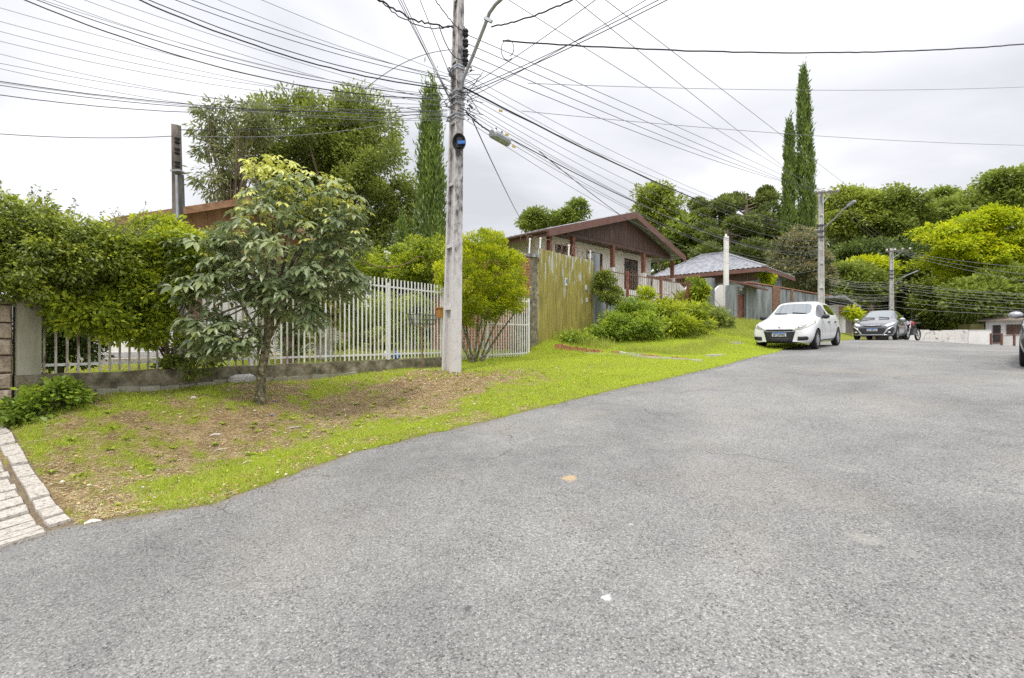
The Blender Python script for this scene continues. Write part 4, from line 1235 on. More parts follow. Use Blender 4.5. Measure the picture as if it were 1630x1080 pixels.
for px, py0, lab in ((850, 382, 'short white angled wire bracket at the left end above the brick pillar'), (861, 381, 'short white wire bracket upright at the corner between brick pillar and yellow gate'), (904, 392, 'short white wire bracket above the middle of the yellow gate'), (941, 401, 'short white wire bracket above the right end of the yellow gate')):
    k = (px-857)/87.; base_ = GA+GDir*(ln*0+ (GB-GA).length*max(k,-.05))
    base_ = Vector((base_.x, base_.y, 0)); base_.x += 0 if k >= 0 else (px-857)/F*15.2
    zt = EYE-(py0-541)/F*base_.y
    m_ = MB(); m_.bar(Vector((base_.x, base_.y, zt-.55))-GN*.07, Vector((base_.x+.03, base_.y, zt))-GN*.07, .045, .045)
    m_.disc(Vector((base_.x+.03, base_.y, zt-.02))-GN*.07, (0,0,1), .035, .06, 8)
    tag(m_.build('wire_bracket', M['white_paint']), lab, 'bracket')

# ---- second house, grey hip roof
h2 = thing('hip_roof_house', P(1130, 470, 36), 'low house with a pale grey hip roof behind the brown gabled house', 'house')
cL = P(1036, 441, 37.0); cR = P(1219, 428, 31.5); zE = (cL.z+cR.z)/2; cL.z = cR.z = zE
ed = (cR-cL).normalized(); eb = Vector((-ed.y, ed.x, 0)); eb = eb if eb.y > 0 else -eb
W2 = (cR-cL).length
D2 = 7.5
rz_ = P(0, 403.5, 36.8).z
r0 = cL+ed*(W2*.30)+eb*D2/2; r1 = cL+ed*(W2*.50)+eb*D2/2; r0.z = r1.z = rz_
A_, B_, Cc, Dd = cL, cR, cR+eb*D2, cL+eb*D2
def sheet(p0, p1, p2, p3, name, n):
    """ribbed roof slope: eave p0-p1, top p3-p2"""
    for i in range(n):
        a, b = i/n, (i+1)/n
        e0, e1 = p0.lerp(p1, a), p0.lerp(p1, b); t0, t1 = p3.lerp(p2, a), p3.lerp(p2, b)
    m_ = MB(); vs = []; 
    nn = (p1-p0).cross(p3-p0).normalized(); nn = nn if nn.z > 0 else -nn
    for i in range(n*2+1):
        a = i/(n*2); off = nn*(.05 if i % 2 else 0)
        vs += [p0.lerp(p1, a)+off, p3.lerp(p2, a)+off]
    m_.add(vs, [(2*i, 2*i+2, 2*i+3, 2*i+1) for i in range(n*2)])
    return m_.build(name, M['tile_grey'], h2)
sheet(A_, B_, r1, r0, 'roof', 26); sheet(B_, Cc, r1, r1, 'roof', 18); sheet(Dd, A_, r0, r0, 'roof', 18); sheet(Cc, Dd, r0, r1, 'roof', 26)
m_ = MB(); m_.bar(r0-ed*.1+Vector((0,0,.04)), r1+ed*.1+Vector((0,0,.04)), .25, .12); m_.build('ridge', M['tile_grey'], h2)
for a, b in ((A_, r0), (B_, r1)):
    m_ = MB(); m_.bar(a+Vector((0,0,.05)), b+Vector((0,0,.05)), .2, .1); m_.build('ridge', M['tile_grey'], h2)
m_ = MB(); m_.bar(A_-Vector((0,0,.16)), B_-Vector((0,0,.16)), .05, .26); m_.build('fascia', M['fascia'], h2)
m_ = MB(); m_.bar(B_-Vector((0,0,.16)), Cc-Vector((0,0,.16)), .05, .26); m_.build('fascia', M['fascia'], h2)
m_ = MB(); a = A_+ed*.7+eb*.8; b = B_-ed*.7+eb*.8
m_.prism([Vector((a.x,a.y,2.0)), Vector((b.x,b.y,2.0)), Vector((b.x,b.y,zE)), Vector((a.x,a.y,zE))], eb*(D2-1.6)); m_.build('wall', M['wall_grey'], h2)
m_ = MB(); m_.prism([Vector((a.x,a.y,zE-.75))-eb*.03, Vector((b.x,b.y,zE-.75))-eb*.03, Vector((b.x,b.y,zE-.05))-eb*.03, Vector((a.x,a.y,zE-.05))-eb*.03], -eb*.03); m_.build('cladding', M['brown_wood'], h2)
# white yard wall with arched fret top before it
yw = thing('white_yard_wall', P(1100, 470, 30), 'white yard wall with arched tops right of the porch below the grey hip roof', 'wall')
a = P(1066, 455, 30); b = P(1161, 458, 31.5)
dv_ = Vector((b.x-a.x, b.y-a.y, 0)); Ly = dv_.length; dv_.normalize(); nv_ = Vector((-dv_.y, dv_.x, 0))
for i in range(4):
    p = Vector((a.x, a.y, 0))+dv_*(Ly*i/4); q = Vector((a.x, a.y, 0))+dv_*(Ly*(i+1)/4-.03)
    zt = P(0, 462, 30.5).z
    poly = [p+Vector((0,0,1.8)), q+Vector((0,0,1.8)), q+Vector((0,0,zt))]
    for k in range(1, 6):
        poly.append(q.lerp(p, k/6)+Vector((0,0,zt+.38*math.sin(PI*k/6))))
    poly.append(p+Vector((0,0,zt)))
    m_ = MB(); m_.prism(poly, nv_*.15); m_.build('wall_panel', M['wall_white'], yw)
# thick white post
p = P(1155.5, 470, 27.0)
m_ = MB(); zt = P(0, 378, 27).z; m_.tube([(p.x, p.y, 1.9), (p.x+.02, p.y, zt)], [.155, .14], 10); m_.tube([(p.x, p.y, zt-.01), (p.x, p.y, zt+.15)], [.08, .04], 8)
tag(m_.build('white_post', M['wall_white']), 'thick chipped white post rising beside the grey hip roof', 'post')

# ---- house behind the left fence, brown tiled gable
M['tan_wood'] = mat('tan_wood', [(.22,.11,.06),(.36,.20,.11),(.46,.28,.17)], .8, 5, bump=.3)
lp = Plane(380, 14.0, 35.8)
lh = thing('tiled_house', lp.w(0, 1, 1.0), 'house with brown weathered tile gable behind the fence and the leafy hedge', 'house')
zA3 = lp.at(380, 318)[1]
u0, z0 = lp.at(168, 350); u1, z1 = lp.at(563, 427)
wt_ = 3.25
m_ = MB(); m_.prism([lp.w(u0+.6,0,.6), lp.w(u1-.6,0,.6), lp.w(u1-.6,0,wt_), lp.w(u0+.6,0,wt_)], lp.n*6); m_.build('wall', M['wall_white'], lh)
u = u0+.3
m_ = MB()
def rz3(u): return z0+(zA3-z0)*(u-u0)/(0-u0) if u < 0 else zA3+(z1-zA3)*u/u1
while u < u1-.3:
    za, zb = rz3(u)-.2, rz3(u+.19)-.2
    if min(za, zb) > wt_+.05:
        m_ = MB(); m_.prism([lp.w(u,-.03,wt_), lp.w(u+.185,-.03,wt_), lp.w(u+.185,-.03,zb), lp.w(u,-.03,za)], -lp.n*.03); m_.build('plank', M['tan_wood'], lh)
    u += .19
for (a, za, b, zb) in ((u0, z0, 0, zA3), (0, zA3, u1, z1)):
    m_ = MB(); m_.prism([lp.w(a,-.6,za-.05), lp.w(b,-.6,zb-.05), lp.w(b,-.6,zb-.24), lp.w(a,-.6,za-.24)], -lp.n*.04); m_.build('barge_board', M['tan_wood'], lh)
    m_ = MB(); m_.prism([lp.w(a,-.598,za-.06), lp.w(b,-.598,zb-.06), lp.w(b,-.598,zb-.14), lp.w(a,-.598,za-.14)], lp.n*6.5); rf = m_.build('roof', M['tile_brown'], lh)
    L_ = math.hypot(b-a, zb-za); nt_ = int(L_/.42)
    for i in range(nt_):
        for j in range(7):
            f0 = i/nt_; f1 = (i+1.15)/nt_
            uu0 = a+(b-a)*f0; uu1 = a+(b-a)*min(f1, 1.02)
            zz0 = za+(zb-za)*f0; zz1 = za+(zb-za)*min(f1, 1.02)
            lift0, lift1 = (.10+random.uniform(-.02,.03), .01) if za < zb else (.01, .10)
            b0 = -.72+j*.24+random.uniform(-.02, .02)
            m_ = MB(); m_.prism([lp.w(uu0,b0,zz0+lift0-.04), lp.w(uu1,b0,zz1+lift1-.04), lp.w(uu1,b0,zz1+lift1), lp.w(uu0,b0,zz0+lift0)], lp.n*.22); m_.build('tile', M['tile_brown'] if random.random() > .2 else M['concrete_grey'], rf)
# openings and low features seen through the fence
def lbox(px0, px1, py0, py1, b0, b1, name, material, par=lh):
    a, zt = lp.at(px0, py0, b0); b, _ = lp.at(px1, py0, b0); zb = lp.at((px0+px1)/2, py1, b0)[1]
    m_ = MB(); box_on(m_, lp, a, b, b0, b1, zb, zt); return m_.build(name, material, par)
lbox(533, 552, 478, 505, -.06, -.04, 'window', M['fascia'])
lbox(200, 262, 470, 520, -.06, -.04, 'window', M['glass'])
lbox(300, 322, 468, 560, -.06, -.035, 'door', M['fascia'])
o = thing('white_column', P(514, 560, 12.2), 'white square column behind the barred fence right of the grey green tree', 'column')
m_ = MB(); p = P(516, 470, 12.2); m_.box(p.x-.17, p.x+.17, p.y-.17, p.y+.17, .9, p.z+.3); m_.build('shaft', M['wall_white'], o)
m_ = MB(); m_.box(p.x-.21, p.x+.21, p.y-.21, p.y+.21, p.z+.304, p.z+.42); m_.build('cap', M['wall_white'], o)
# patio step seen through the bars
o = thing('patio_step', lp.w(-1, -1.2, .9), 'low worn concrete patio step before the white wall behind the fence', 'step')
m_ = MB(); box_on(m_, lp, lp.at(150, 560, -1.5)[0], lp.at(500, 560, -1.5)[0], -1.5, 0, .7, 1.12); m_.build('slab', M['paver'], o)
m_ = MB(); box_on(m_, lp, lp.at(150, 560, -1.5)[0], lp.at(420, 560, -1.5)[0], -1.05, -.05, 1.124, 1.25); m_.build('tread', M['concrete_pale'], o)

# ---- far right: white painted walls and small white house
wl = thing('street_wall', P(1500, 548, 43), 'low stained white wall with faint scribbles across the far side of the street', 'wall')
a = P(1440, 548, 43.5); b = P(1541, 548, 42.5)
m_ = MB(); za = P(0, 527, 43).z; d_ = Vector((b.x-a.x, b.y-a.y, 0))
nseg = 5
M['graffiti'] = mat('scribbled_white', [(.16,.15,.18),(.55,.53,.50),(.68,.66,.62)], .9, 1.4, detail=9, bump=.1, lo=.34, hi=.48, dist=1.4)
for i in range(nseg):
    p = Vector((a.x, a.y, 0))+d_*i/nseg; q = Vector((a.x, a.y, 0))+d_*((i+1)/nseg-.003)
    m_ = MB(); zz = za+.04*math.sin(i*2.1); m_.prism([p+Vector((0,0,.5)), q+Vector((0,0,.5)), q+Vector((0,0,zz)), p+Vector((0,0,zz))], Vector((0,.2,0))); m_.build('wall_panel', M['graffiti'], wl)
w3 = thing('white_wall', P(1560, 548, 42), 'clean bright white low wall joining the small white house at the right', 'wall')
a = P(1542.5, 548, 42.4); b = P(1578, 548, 42.2); zt = P(0, 527.5, 42.3).z
m_ = MB(); m_.prism([Vector((a.x,a.y,.4)), Vector((b.x,b.y,.4)), Vector((b.x,b.y,zt)), Vector((a.x,a.y,zt))], Vector((0,.2,0))); m_.build('wall_panel', M['wall_white'], w3)
m_ = MB(); m_.bar(Vector((a.x,a.y+.1,zt+.03)), Vector((b.x,b.y+.1,zt+.03)), .26, .05); m_.build('coping', M['wall_white'], w3)
sp_ = Plane(1568, 44.0, 139)
M['plain_dark'] = mat('dark_door', [(.03,.025,.025),(.07,.05,.05)], .6, 4)
sh2 = thing('small_house', sp_.w(2, 1, .8), 'small white house with pale tile roof and brown door at the far right', 'house')
def sb(px0, px1, py0, py1, b0, b1, name, material, par=sh2, local=False):
    a, zt = sp_.at(px0, py0, b0); b, _ = sp_.at(px1, py0, b0); zb = sp_.at((px0+px1)/2, py1, b0)[1]
    m_ = MB(); box_on(m_, sp_, min(a,b), max(a,b), b0, b1, zb, zt); return m_.build(name, material, par)
if sp_.n.y < 0: sp_.n = -sp_.n
ua, zt = sp_.at(1569, 512); ub, _ = sp_.at(1700, 512)
m_ = MB(); box_on(m_, sp_, ua, ub, 0, 5, .4, zt); m_.build('wall', M['wall_white'], sh2)
fr = sb(1580.5, 1593, 519, 548, -.06, -.003, 'door', M['plain_dark']); sb(1581.5, 1592, 521, 545, -.08, -.062, 'door_panel', M['brown_wood'], fr)
fr = sb(1602, 1628, 518, 533.5, -.06, -.003, 'window_frame', M['brown_wood'])
sb(1604, 1614, 519.5, 532, -.08, -.062, 'pane', M['curtain'], fr); sb(1616, 1626, 519.5, 532, -.08, -.062, 'pane', M['curtain'], fr)
ra, rb = ua-.5, ub+.5; ze = zt+.0; zr = sp_.at(1600, 500, 0)[1]
m_ = MB(); RS = 1.9
m_.add([sp_.w(ra,-.5,ze-.06), sp_.w(rb,-.5,ze-.06), sp_.w(rb,3,zr+.3), sp_.w(ra+RS,3,zr+.3), sp_.w(ra,-.5,ze+.05), sp_.w(rb,-.5,ze+.05), sp_.w(rb,3,zr+.4), sp_.w(ra+RS,3,zr+.4)], [(0,3,2,1),(4,5,6,7),(0,1,5,4),(1,2,6,5),(2,3,7,6),(3,0,4,7)]); M['tile_pale'] = M.get('x') or mat('pale_tile_base', [(.26,.20,.16),(.42,.36,.31)], .9, 3)
rf = m_.build('roof', M['tile_pale'], sh2)
M['tile_pale'] = mat('pale_roof_tile', [(.30,.26,.22),(.52,.46,.40),(.66,.62,.56)], .9, 3, bump=.3)
k = 0
nrow = int((rb-ra)/.24)
for i in range(nrow):
    u = ra+.12+i*.24
    m_ = MB()
    fm = min(1, (u-ra)/RS)
    for j in range(4):
        f0, f1 = fm*j/4, fm*(j+1.1)/4
        m_.tube([sp_.w(u, -.56+3.5*f0, ze+.07+(zr+.35-ze)*f0+.02), sp_.w(u, -.56+3.5*f1, ze+.07+(zr+.35-ze)*f1-.01)], [.11,.09], 6)
    m_.build('tile_row', M['tile_pale'], rf)
# little railing
rl2 = thing('entry_railing', P(1590, 548, 41), 'thin brown railing with posts before the small white house', 'railing')
for px in (1577.5, 1594.5, 1614.5):
    p = P(px, 541, 41.0); m_ = MB(); m_.box(p.x-.06, p.x+.06, p.y-.06, p.y+.06, .8, P(0, 532, 41).z); m_.build('post', M['fascia'], rl2)
for py in (533, 547):
    m_ = MB(); m_.bar(P(1577.5, py, 41), P(1594.5, py, 41), .06, .07); m_.build('rail', M['fascia'], rl2)
m_ = MB(); m_.bar(P(1594.5, 536, 41), P(1645, 536, 41), .05, .05); m_.build('rail', M['fascia'], rl2)
cg = thing('slatted_box', P(1555, 527, 44), 'small dark green slatted enclosure on the white wall left of the small house', 'enclosure')
p = P(1545, 541, 43.6); q = P(1566, 541, 43.6); z0 = P(0, 527, 43.6).z; z1 = P(0, 517, 43.6).z
M['olive'] = mat('olive_paint', [(.10,.09,.03),(.20,.18,.07)], .8, 4)
for i in range(10):
    x = p.x+(q.x-p.x)*i/10
    m_ = MB(); m_.box(x+.01, x+(q.x-p.x)/10-.01, p.y, p.y+.08, z0-.3, z1); m_.build('slat', M['olive'], cg)
m_ = MB(); m_.box(p.x, q.x, p.y+.085, p.y+1.2, z0-.3, z1-.03); m_.build('body', M['olive'], cg)

# ================================================================== POLES
def tpole(name, base, h, w0, n0, w1, n1, ang, material, label, group, rung=1.25, z_under=.3, lean=0.0):
    """tapering H-section concrete pole with rungs closing its channel"""
    t = thing(name, base, label, 'utility pole', group, rz=ang)
    m_ = MB()
    for s in (-1, 1):
        f0, f1 = .30, .30
        vs = []
        for z, w, n in ((-z_under, w0, n0), (h, w1, n1)):
            xo = s*w/2; xi = s*w/2*(1-f0*1.2)
            vs += [(xi, -n/2, z), (xo, -n/2, z), (xo, n/2, z), (xi, n/2, z)]
        m_.add(vs, [(0,3,2,1),(4,5,6,7),(0,1,5,4),(1,2,6,5),(2,3,7,6),(3,0,4,7)])
    # web
    vs = []
    for z, w, n in ((-z_under, w0, n0), (h-.01, w1, n1)):
        vs += [(-w/2*.66, -n*.14, z), (w/2*.66, -n*.14, z), (w/2*.66, n*.14, z), (-w/2*.66, n*.14, z)]
    m_.add(vs, [(0,3,2,1),(4,5,6,7),(0,1,5,4),(1,2,6,5),(2,3,7,6),(3,0,4,7)])
    z = .0
    z = rung
    while z < h-.2:
        k = z/h; w = w0+(w1-w0)*k; n = n0+(n1-n0)*k
        m_.box(-w/2*.65, w/2*.65, -n*.47, -n*.141, z, z+.07)
        m_.box(-w/2*.65, w/2*.65, n*.141, n*.47, z, z+.07)
        z += rung
    lx_, ly_ = math.cos(-ang)*lean, math.sin(-ang)*lean
    m_.v = [(p[0]+lx_*max(p[2],0), p[1]+ly_*max(p[2],0), p[2]) for p in m_.v]
    m_.build('shaft', material, t, local=True)
    return t
def pole_mat():
    m, t, b = principled('mottled_pole_concrete')
    N = t.nodes.new; L = t.links.new
    tcx = N('ShaderNodeTexCoord')
    n1 = N('ShaderNodeTexNoise'); n1.inputs['Scale'].default_value = 11; n1.inputs['Detail'].default_value = 8; n1.inputs['Roughness'].default_value = .72
    mpn = N('ShaderNodeMapping'); mpn.inputs['Scale'].default_value = (1, 1, .5); L(tcx.outputs['Object'], mpn.inputs[0]); L(mpn.outputs[0], n1.inputs[0])
    sx = N('ShaderNodeSeparateXYZ'); L(tcx.outputs['Object'], sx.inputs[0])
    # black lichen grows from about two metres up; the foot stays clean
    hz_ = N('ShaderNodeMapRange'); hz_.inputs['From Min'].default_value = 1.3; hz_.inputs['From Max'].default_value = 3.2; hz_.inputs['To Min'].default_value = .20; hz_.inputs['To Max'].default_value = -.02; L(sx.outputs['Z'], hz_.inputs['Value'])
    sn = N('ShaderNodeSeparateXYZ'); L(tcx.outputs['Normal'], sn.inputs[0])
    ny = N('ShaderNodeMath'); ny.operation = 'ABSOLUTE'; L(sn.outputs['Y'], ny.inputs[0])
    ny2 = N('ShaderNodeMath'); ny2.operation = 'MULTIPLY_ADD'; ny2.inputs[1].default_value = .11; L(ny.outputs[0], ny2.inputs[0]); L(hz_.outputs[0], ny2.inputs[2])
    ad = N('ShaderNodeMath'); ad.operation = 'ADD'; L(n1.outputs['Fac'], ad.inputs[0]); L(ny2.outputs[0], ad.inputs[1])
    rp = N('ShaderNodeValToRGB'); e = rp.color_ramp.elements
    e[0].position = .37; e[0].color = (.07, .07, .075, 1); e[1].position = .68; e[1].color = (.62, .60, .60, 1)
    q = e.new(.44); q.color = (.24, .23, .23, 1); q = e.new(.51); q.color = (.42, .40, .395, 1)
    L(ad.outputs[0], rp.inputs[0]); L(rp.outputs[0], b.inputs['Base Color']); b.inputs['Roughness'].default_value = .9
    n2 = N('ShaderNodeTexNoise'); n2.inputs['Scale'].default_value = 70; L(tcx.outputs['Object'], n2.inputs[0])
    bp = N('ShaderNodeBump'); bp.inputs['Strength'].default_value = .4; bp.inputs['Distance'].default_value = .006; L(n2.outputs['Fac'], bp.inputs['Height']); L(bp.outputs[0], b.inputs['Normal'])
    return m
M['pole'] = pole_mat()
PB = P(718, 594, 9.8); PB.z = H(PB.x, PB.y)
PA = math.atan2(-.78, .62)
pole = tpole('utility_pole', PB, 9.3, .385, .24, .175, .115, PA, M['pole'], 'tall mottled concrete pole carrying the big tangle of cables at the verge', None, lean=.0205)
def pz(py): return EYE-(py-541)/F*9.8
def pp(px, py, off=0.0): return P(px, py, 9.8+off)
# fittings: clamps, insulators, clutter boxes
g = random.Random(4)
lx = Vector((math.cos(PA), math.sin(PA), 0)); ly = Vector((-lx.y, lx.x, 0))
axp = lambda py: Vector((PB.x+.0205*(pz(py)-PB.z), PB.y, pz(py)))
for py in (110, 114, 150, 159, 170, 186, 192):
    c = axp(py)
    k = 1-(c.z-PB.z)/9.3*.54
    m_ = MB(); hw = .40*k/2+.012; hn = .25*k/2+.012
    for (a, b) in (((-hw,-hn),(hw,-hn)),((hw,-hn),(hw,hn)),((hw,hn),(-hw,hn)),((-hw,hn),(-hw,-hn))):
        p = c+lx*a[0]+ly*a[1]; q = c+lx*b[0]+ly*b[1]; m_.bar(p, q, .012, .035)
    m_.build('clamp_band', M['galv'], None) if False else link('clamp_band', m_.mesh('clamp_band', M['galv'], pole.location), pole).__setattr__('matrix_local', Matrix.Rotation(-PA, 4, 'Z'))
def on_pole(m_, name, material, smooth=False):
    o = link(name, m_.mesh(name, material, pole.location, smooth), pole)
    o.matrix_local = Matrix.Rotation(-PA, 4, 'Z')
    return o
for py in (54, 70, 86, 101):
    c = pp(741, py, -.05)
    m_ = MB(); m_.tube([c-Vector((0,0,.07)), c-Vector((0,0,.03)), c, c+Vector((0,0,.03)), c+Vector((0,0,.07))], [.05,.065,.035,.065,.05], 10)
    on_pole(m_, 'insulator', M['black_rubber'], True)
m_ = MB(); m_.bar(pp(738.5, 44, -.02), pp(738.5, 110, -.02), .03, .04); on_pole(m_, 'insulator_rack', M['dark_steel'])
for i in range(34):
    px = g.choice([g.uniform(708, 722), g.uniform(736, 752)]); py = g.choice([g.uniform(108, 125), g.uniform(150, 195)])
    c = pp(px, py, g.uniform(-.16, .1)); m_ = MB(); s = g.uniform(.02, .05)
    m_.bar(c, c+Vector((g.uniform(-1,1), g.uniform(-1,1), g.uniform(-1,1)))*s*1.6, s*.7, s*.7)
    on_pole(m_, 'cable_clamp', M['dark_steel'] if i % 4 else M['galv'])
# small dangling cable loops around the pole
for i in range(22):
    a = pp(g.uniform(700, 722), g.uniform(110, 190), g.uniform(-.2, .1)); b = pp(g.uniform(734, 770), g.uniform(110, 200), g.uniform(-.25, .1))
    mid = (a+b)/2+Vector((g.uniform(-.2,.2), g.uniform(-.15,.1), g.uniform(-.35,.25)))
    m_ = MB(); m_.tube([a*(1-t)**2+mid*2*t*(1-t)+b*t*t for t in [k/10 for k in range(11)]], .006, 4); on_pole(m_, 'cable_loop', M['black_rubber'])
# street light arm
arm = [pp(734.5, 145, -.12), pp(737, 128, -.22), pp(752, 92, -.45), pp(771, 44, -.85), pp(779, 22, -1.0), pp(789, 8, -1.15), pp(801, -3, -1.3), pp(830, -18, -1.6)]
m_ = MB(); m_.tube(arm, .035, 8); on_pole(m_, 'lamp_arm', M['galv'], True)
m_ = MB(); m_.bar(pp(771, 30, -.95), pp(783, 36, -.98), .05, .05); on_pole(m_, 'arm_bracket', M['galv'])
m_ = MB(); m_.bar(pp(830, -18, -1.6), pp(880, -26, -1.9), .22, .12); on_pole(m_, 'lamp_head', M['galv'])
# cable coil
cc = thing('cable_coil', pp(731, 229, -.17), 'round black cable coil with a blue band tied to the concrete pole', 'cable coil')
m_ = MB(); c = pp(731, 229, -.19)
for k in range(5):
    r = .10+.012*k; m_.tube([c+Vector((math.cos(a)*r*.85, -.02*k+.03, math.sin(a)*r*1.15)) for a in [2*PI*i/18 for i in range(19)]], .013, 5, caps=False)
m_.build('cable_loops', M['black_rubber'], cc, smooth=True)
m_ = MB(); m_.bar(c+Vector((-.02,-.06,-.02)), c+Vector((.13,-.06,-.01)), .05, .06); m_.build('blue_band', M['blue'], cc)
m_ = MB(); m_.box(c.x-.05, c.x+.07, c.y-.03, c.y+.09, c.z-.10, c.z+.11); m_.build('closure', M['black_rubber'], cc)
# hanging splice box
sb_ = thing('splice_box', pp(797, 220, .6), 'silver grey cable splice cylinder hanging from the cables right of the concrete pole', 'splice box')
m_ = MB(); a, b = pp(783, 213, .4), pp(809, 228, .9); m_.tube([a, a.lerp(b,.05), b.lerp(a,.05), b], [.07,.105,.105,.07], 10); m_.build('body', M['galv'], sb_, smooth=True)
for t in (.25, .6):
    c = a.lerp(b, t); m_ = MB(); m_.tube([c, c+Vector((0,0,.16))], .02, 5); m_.build('hanger', M['dark_steel'], sb_)
M['yellow'] = mat('yellow_tag', [(.55,.36,.05),(.62,.42,.08)], .6, 20, bump=0)
for (px, py, o_, lab) in ((815, 234, .9, 'yellow plastic tag hanging at the end of the silver splice cylinder'), (804, 215, .8, 'small orange yellow tag above the silver splice cylinder'), (794, 177, .9, 'yellow tag on the thick cable above the splice cylinder')):
    c = pp(px, py, o_); m_ = MB(); m_.bar(c, c+Vector((.08,.02,-.01)), .02, .04); tag(m_.build('cable_tag', M['yellow']), lab, 'tag')

# wooden pole at left
q = P(288, 590, 8.6); q.z = 1.0
wp = thing('wooden_pole', q, 'dark square wooden pole rising above the leafy hedge at the left', 'utility pole')
m_ = MB(); zt = P(0, 200, 8.6).z; xt = P(280.5, 200, 8.6)
vs = [(q.x-.08,q.y-.07,.9),(q.x+.08,q.y-.07,.9),(q.x+.08,q.y+.07,.9),(q.x-.08,q.y+.07,.9),(xt.x-.055,q.y-.05,zt),(xt.x+.055,q.y-.05,zt-.02),(xt.x+.055,q.y+.05,zt+.0),(xt.x-.055,q.y+.05,zt+.03)]
m_.add(vs, [(0,3,2,1),(4,5,6,7),(0,1,5,4),(1,2,6,5),(2,3,7,6),(3,0,4,7)]); m_.build('shaft', M['dark_wood'], wp)
for py in (226, 243, 264):
    c = P(282, py, 8.45); m_ = MB(); m_.tube([c-Vector((0,0,.05)), c-Vector((0,0,.02)), c, c+Vector((0,0,.05))], [.03,.05,.03,.05], 8); m_.build('insulator', M['black_rubber'], wp, smooth=True)
m_ = MB(); c = P(283, 275, 8.5); m_.bar(c-Vector((.075,0,0)), c+Vector((.10,0,0)), .18, .025); m_.build('clamp_band', M['galv'], wp)
m_ = MB(); m_.tube([P(281, 280, 8.44), P(282, 320, 8.44), P(284, 420, 8.44), P(285, 560, 8.44)], .022, 6); m_.build('conduit', M['galv'], wp)
m_ = MB(); m_.tube([P(291, 280, 8.5), P(292.5, 330, 8.5)], .018, 6); m_.build('conduit', M['dark_steel'], wp)

# distant poles
def far_pole(px, Y, pytop, zb, label, w=.3, cross=None, armpts=None, material=None):
    b = P(px-2, 541, Y); b.z = zb; zt = P(0, pytop, Y).z
    t = tpole('utility_pole', b, zt-zb, w*1.25, w*.8, w*.8, w*.55, R(-20), material or M['concrete_pale'], label, 'concrete poles along the street', rung=1.5)
    inv = Matrix.Rotation(R(20), 4, 'Z')
    def add(m_, nm, mt):
        o = link(nm, m_.mesh(nm, mt, t.location), t); o.matrix_local = inv; return o
    if cross:
        (x0, y0, o0), (x1, y1, o1) = cross
        a, c = P(x0, y0, Y+o0), P(x1, y1, Y+o1); m_ = MB(); m_.bar(a, c, .1, .12); add(m_, 'crossarm', M['dark_wood'])
        mid = (a+c)/2
        for t_ in (.3, .7): m_ = MB(); m_.bar(a.lerp(c, t_), Vector((b.x, b.y-.1, mid.z-.9)), .04, .04); add(m_, 'brace', M['galv'])
        for t_ in (.04, .35, .65, .96):
            c_ = a.lerp(c, t_); m_ = MB(); m_.tube([c_+Vector((0,0,.06)), c_+Vector((0,0,.12)), c_+Vector((0,0,.2)), c_+Vector((0,0,.26))], [.04,.1,.06,.09], 8); add(m_, 'insulator', M['wall_white'])
    if armpts:
        pts = [P(x, y, Y+o) for x, y, o in armpts]
        m_ = MB(); m_.tube(pts, .04, 6); add(m_, 'lamp_arm', M['galv'])
        m_ = MB(); d = (pts[-1]-pts[-2]).normalized(); m_.bar(pts[-1], pts[-1]+d*.45, .22, .10); add(m_, 'lamp_head', M['galv'])
    for py in range(3):
        m_ = MB(); z = zt-2.2-py*.35; m_.box(b.x-.2, b.x+.2, b.y-.16, b.y+.16, z, z+.08); add(m_, 'clamp_band', M['dark_steel'])
    return t
far_pole(1309, 30, 305, 1.7, 'pale concrete pole with crossarm and lamp arm rising behind the white car', .30, ((1297,309,-1),(1335,306,2)), [(1312,364,-.2),(1330,348,-.8),(1342,335,-1.2),(1350,329,-1.5)])
far_pole(1421, 46, 396, 1.4, 'concrete pole with crossarm and curved lamp arm right behind the grey car', .32, ((1410,402,-1),(1450,399,2)), [(1422,455,-.2),(1436,443,-.8),(1452,436,-1.2)])
t4 = far_pole(1456, 58, 446, 1.2, 'slim concrete pole with a blue street name plate on it', .34, ((1441,449,-1),(1464,447,1)), None)
far_pole(1332, 52, 446, 1.2, 'short far concrete pole just right of the crossarm pole above the white shed roof', .34)
# blue street plate (flat print too small to read)
t = thing('street_sign', P(1465, 512, 57.5), 'small blue street name plate mounted on the slim far pole', 'sign')
a, b = P(1457, 508.5, 57.6), P(1470, 508.0, 57.6)
m_ = MB(); m_.bar(a, b, .03, .42); m_.build('plate', M['blue'], t)
m_ = MB(); g = random.Random(2)
for k in range(7):
    c = a.lerp(b, .18+k*.1); m_.box(c.x-.03, c.x+.03, c.y-.03, c.y-.018, c.z-.02, c.z+.02+.03*g.random())
m_.build('lettering', M['wall_white'], t)

# ================================================================== WIRES
def wire(x0, y0, d0, x1, y1, d1, sag, r, label, group=None, material='black_rubber', n=26, wob=0.0, seed=0):
    a, b = P(x0, y0, d0), P(x1, y1, d1)
    s = sag/F*(d0+d1)/2
    g_ = random.Random(seed+int(x0*7+y1*3))
    pts = []
    # cables whose end lies outside the picture run on past it
    t0 = -.45 if (x0 < -1 or (y0 < 0 and x0 < x1)) else 0
    t1 = 1.45 if (x1 > 1640 or y1 < 0) else 1
    n = int(n*(t1-t0))
    for i in range(n+1):
        t = t0+(t1-t0)*i/n; p = a+(b-a)*t; p.z -= 4*s*t*(1-t)
        if wob: p.z += g_.uniform(-wob, wob)
        pts.append(p)
    m_ = MB(); m_.tube(pts, r, 5)
    o = m_.build('overhead_wire', M[material])
    return tag(o, label, 'wire', group)
ORD = ['first','second','third','fourth','fifth','sixth','seventh','eighth','ninth','tenth','eleventh','twelfth','thirteenth']
GL = 'thin cables running left from the concrete pole'
LT = 'thin overhead cable fanning out from the concrete pole to the left'
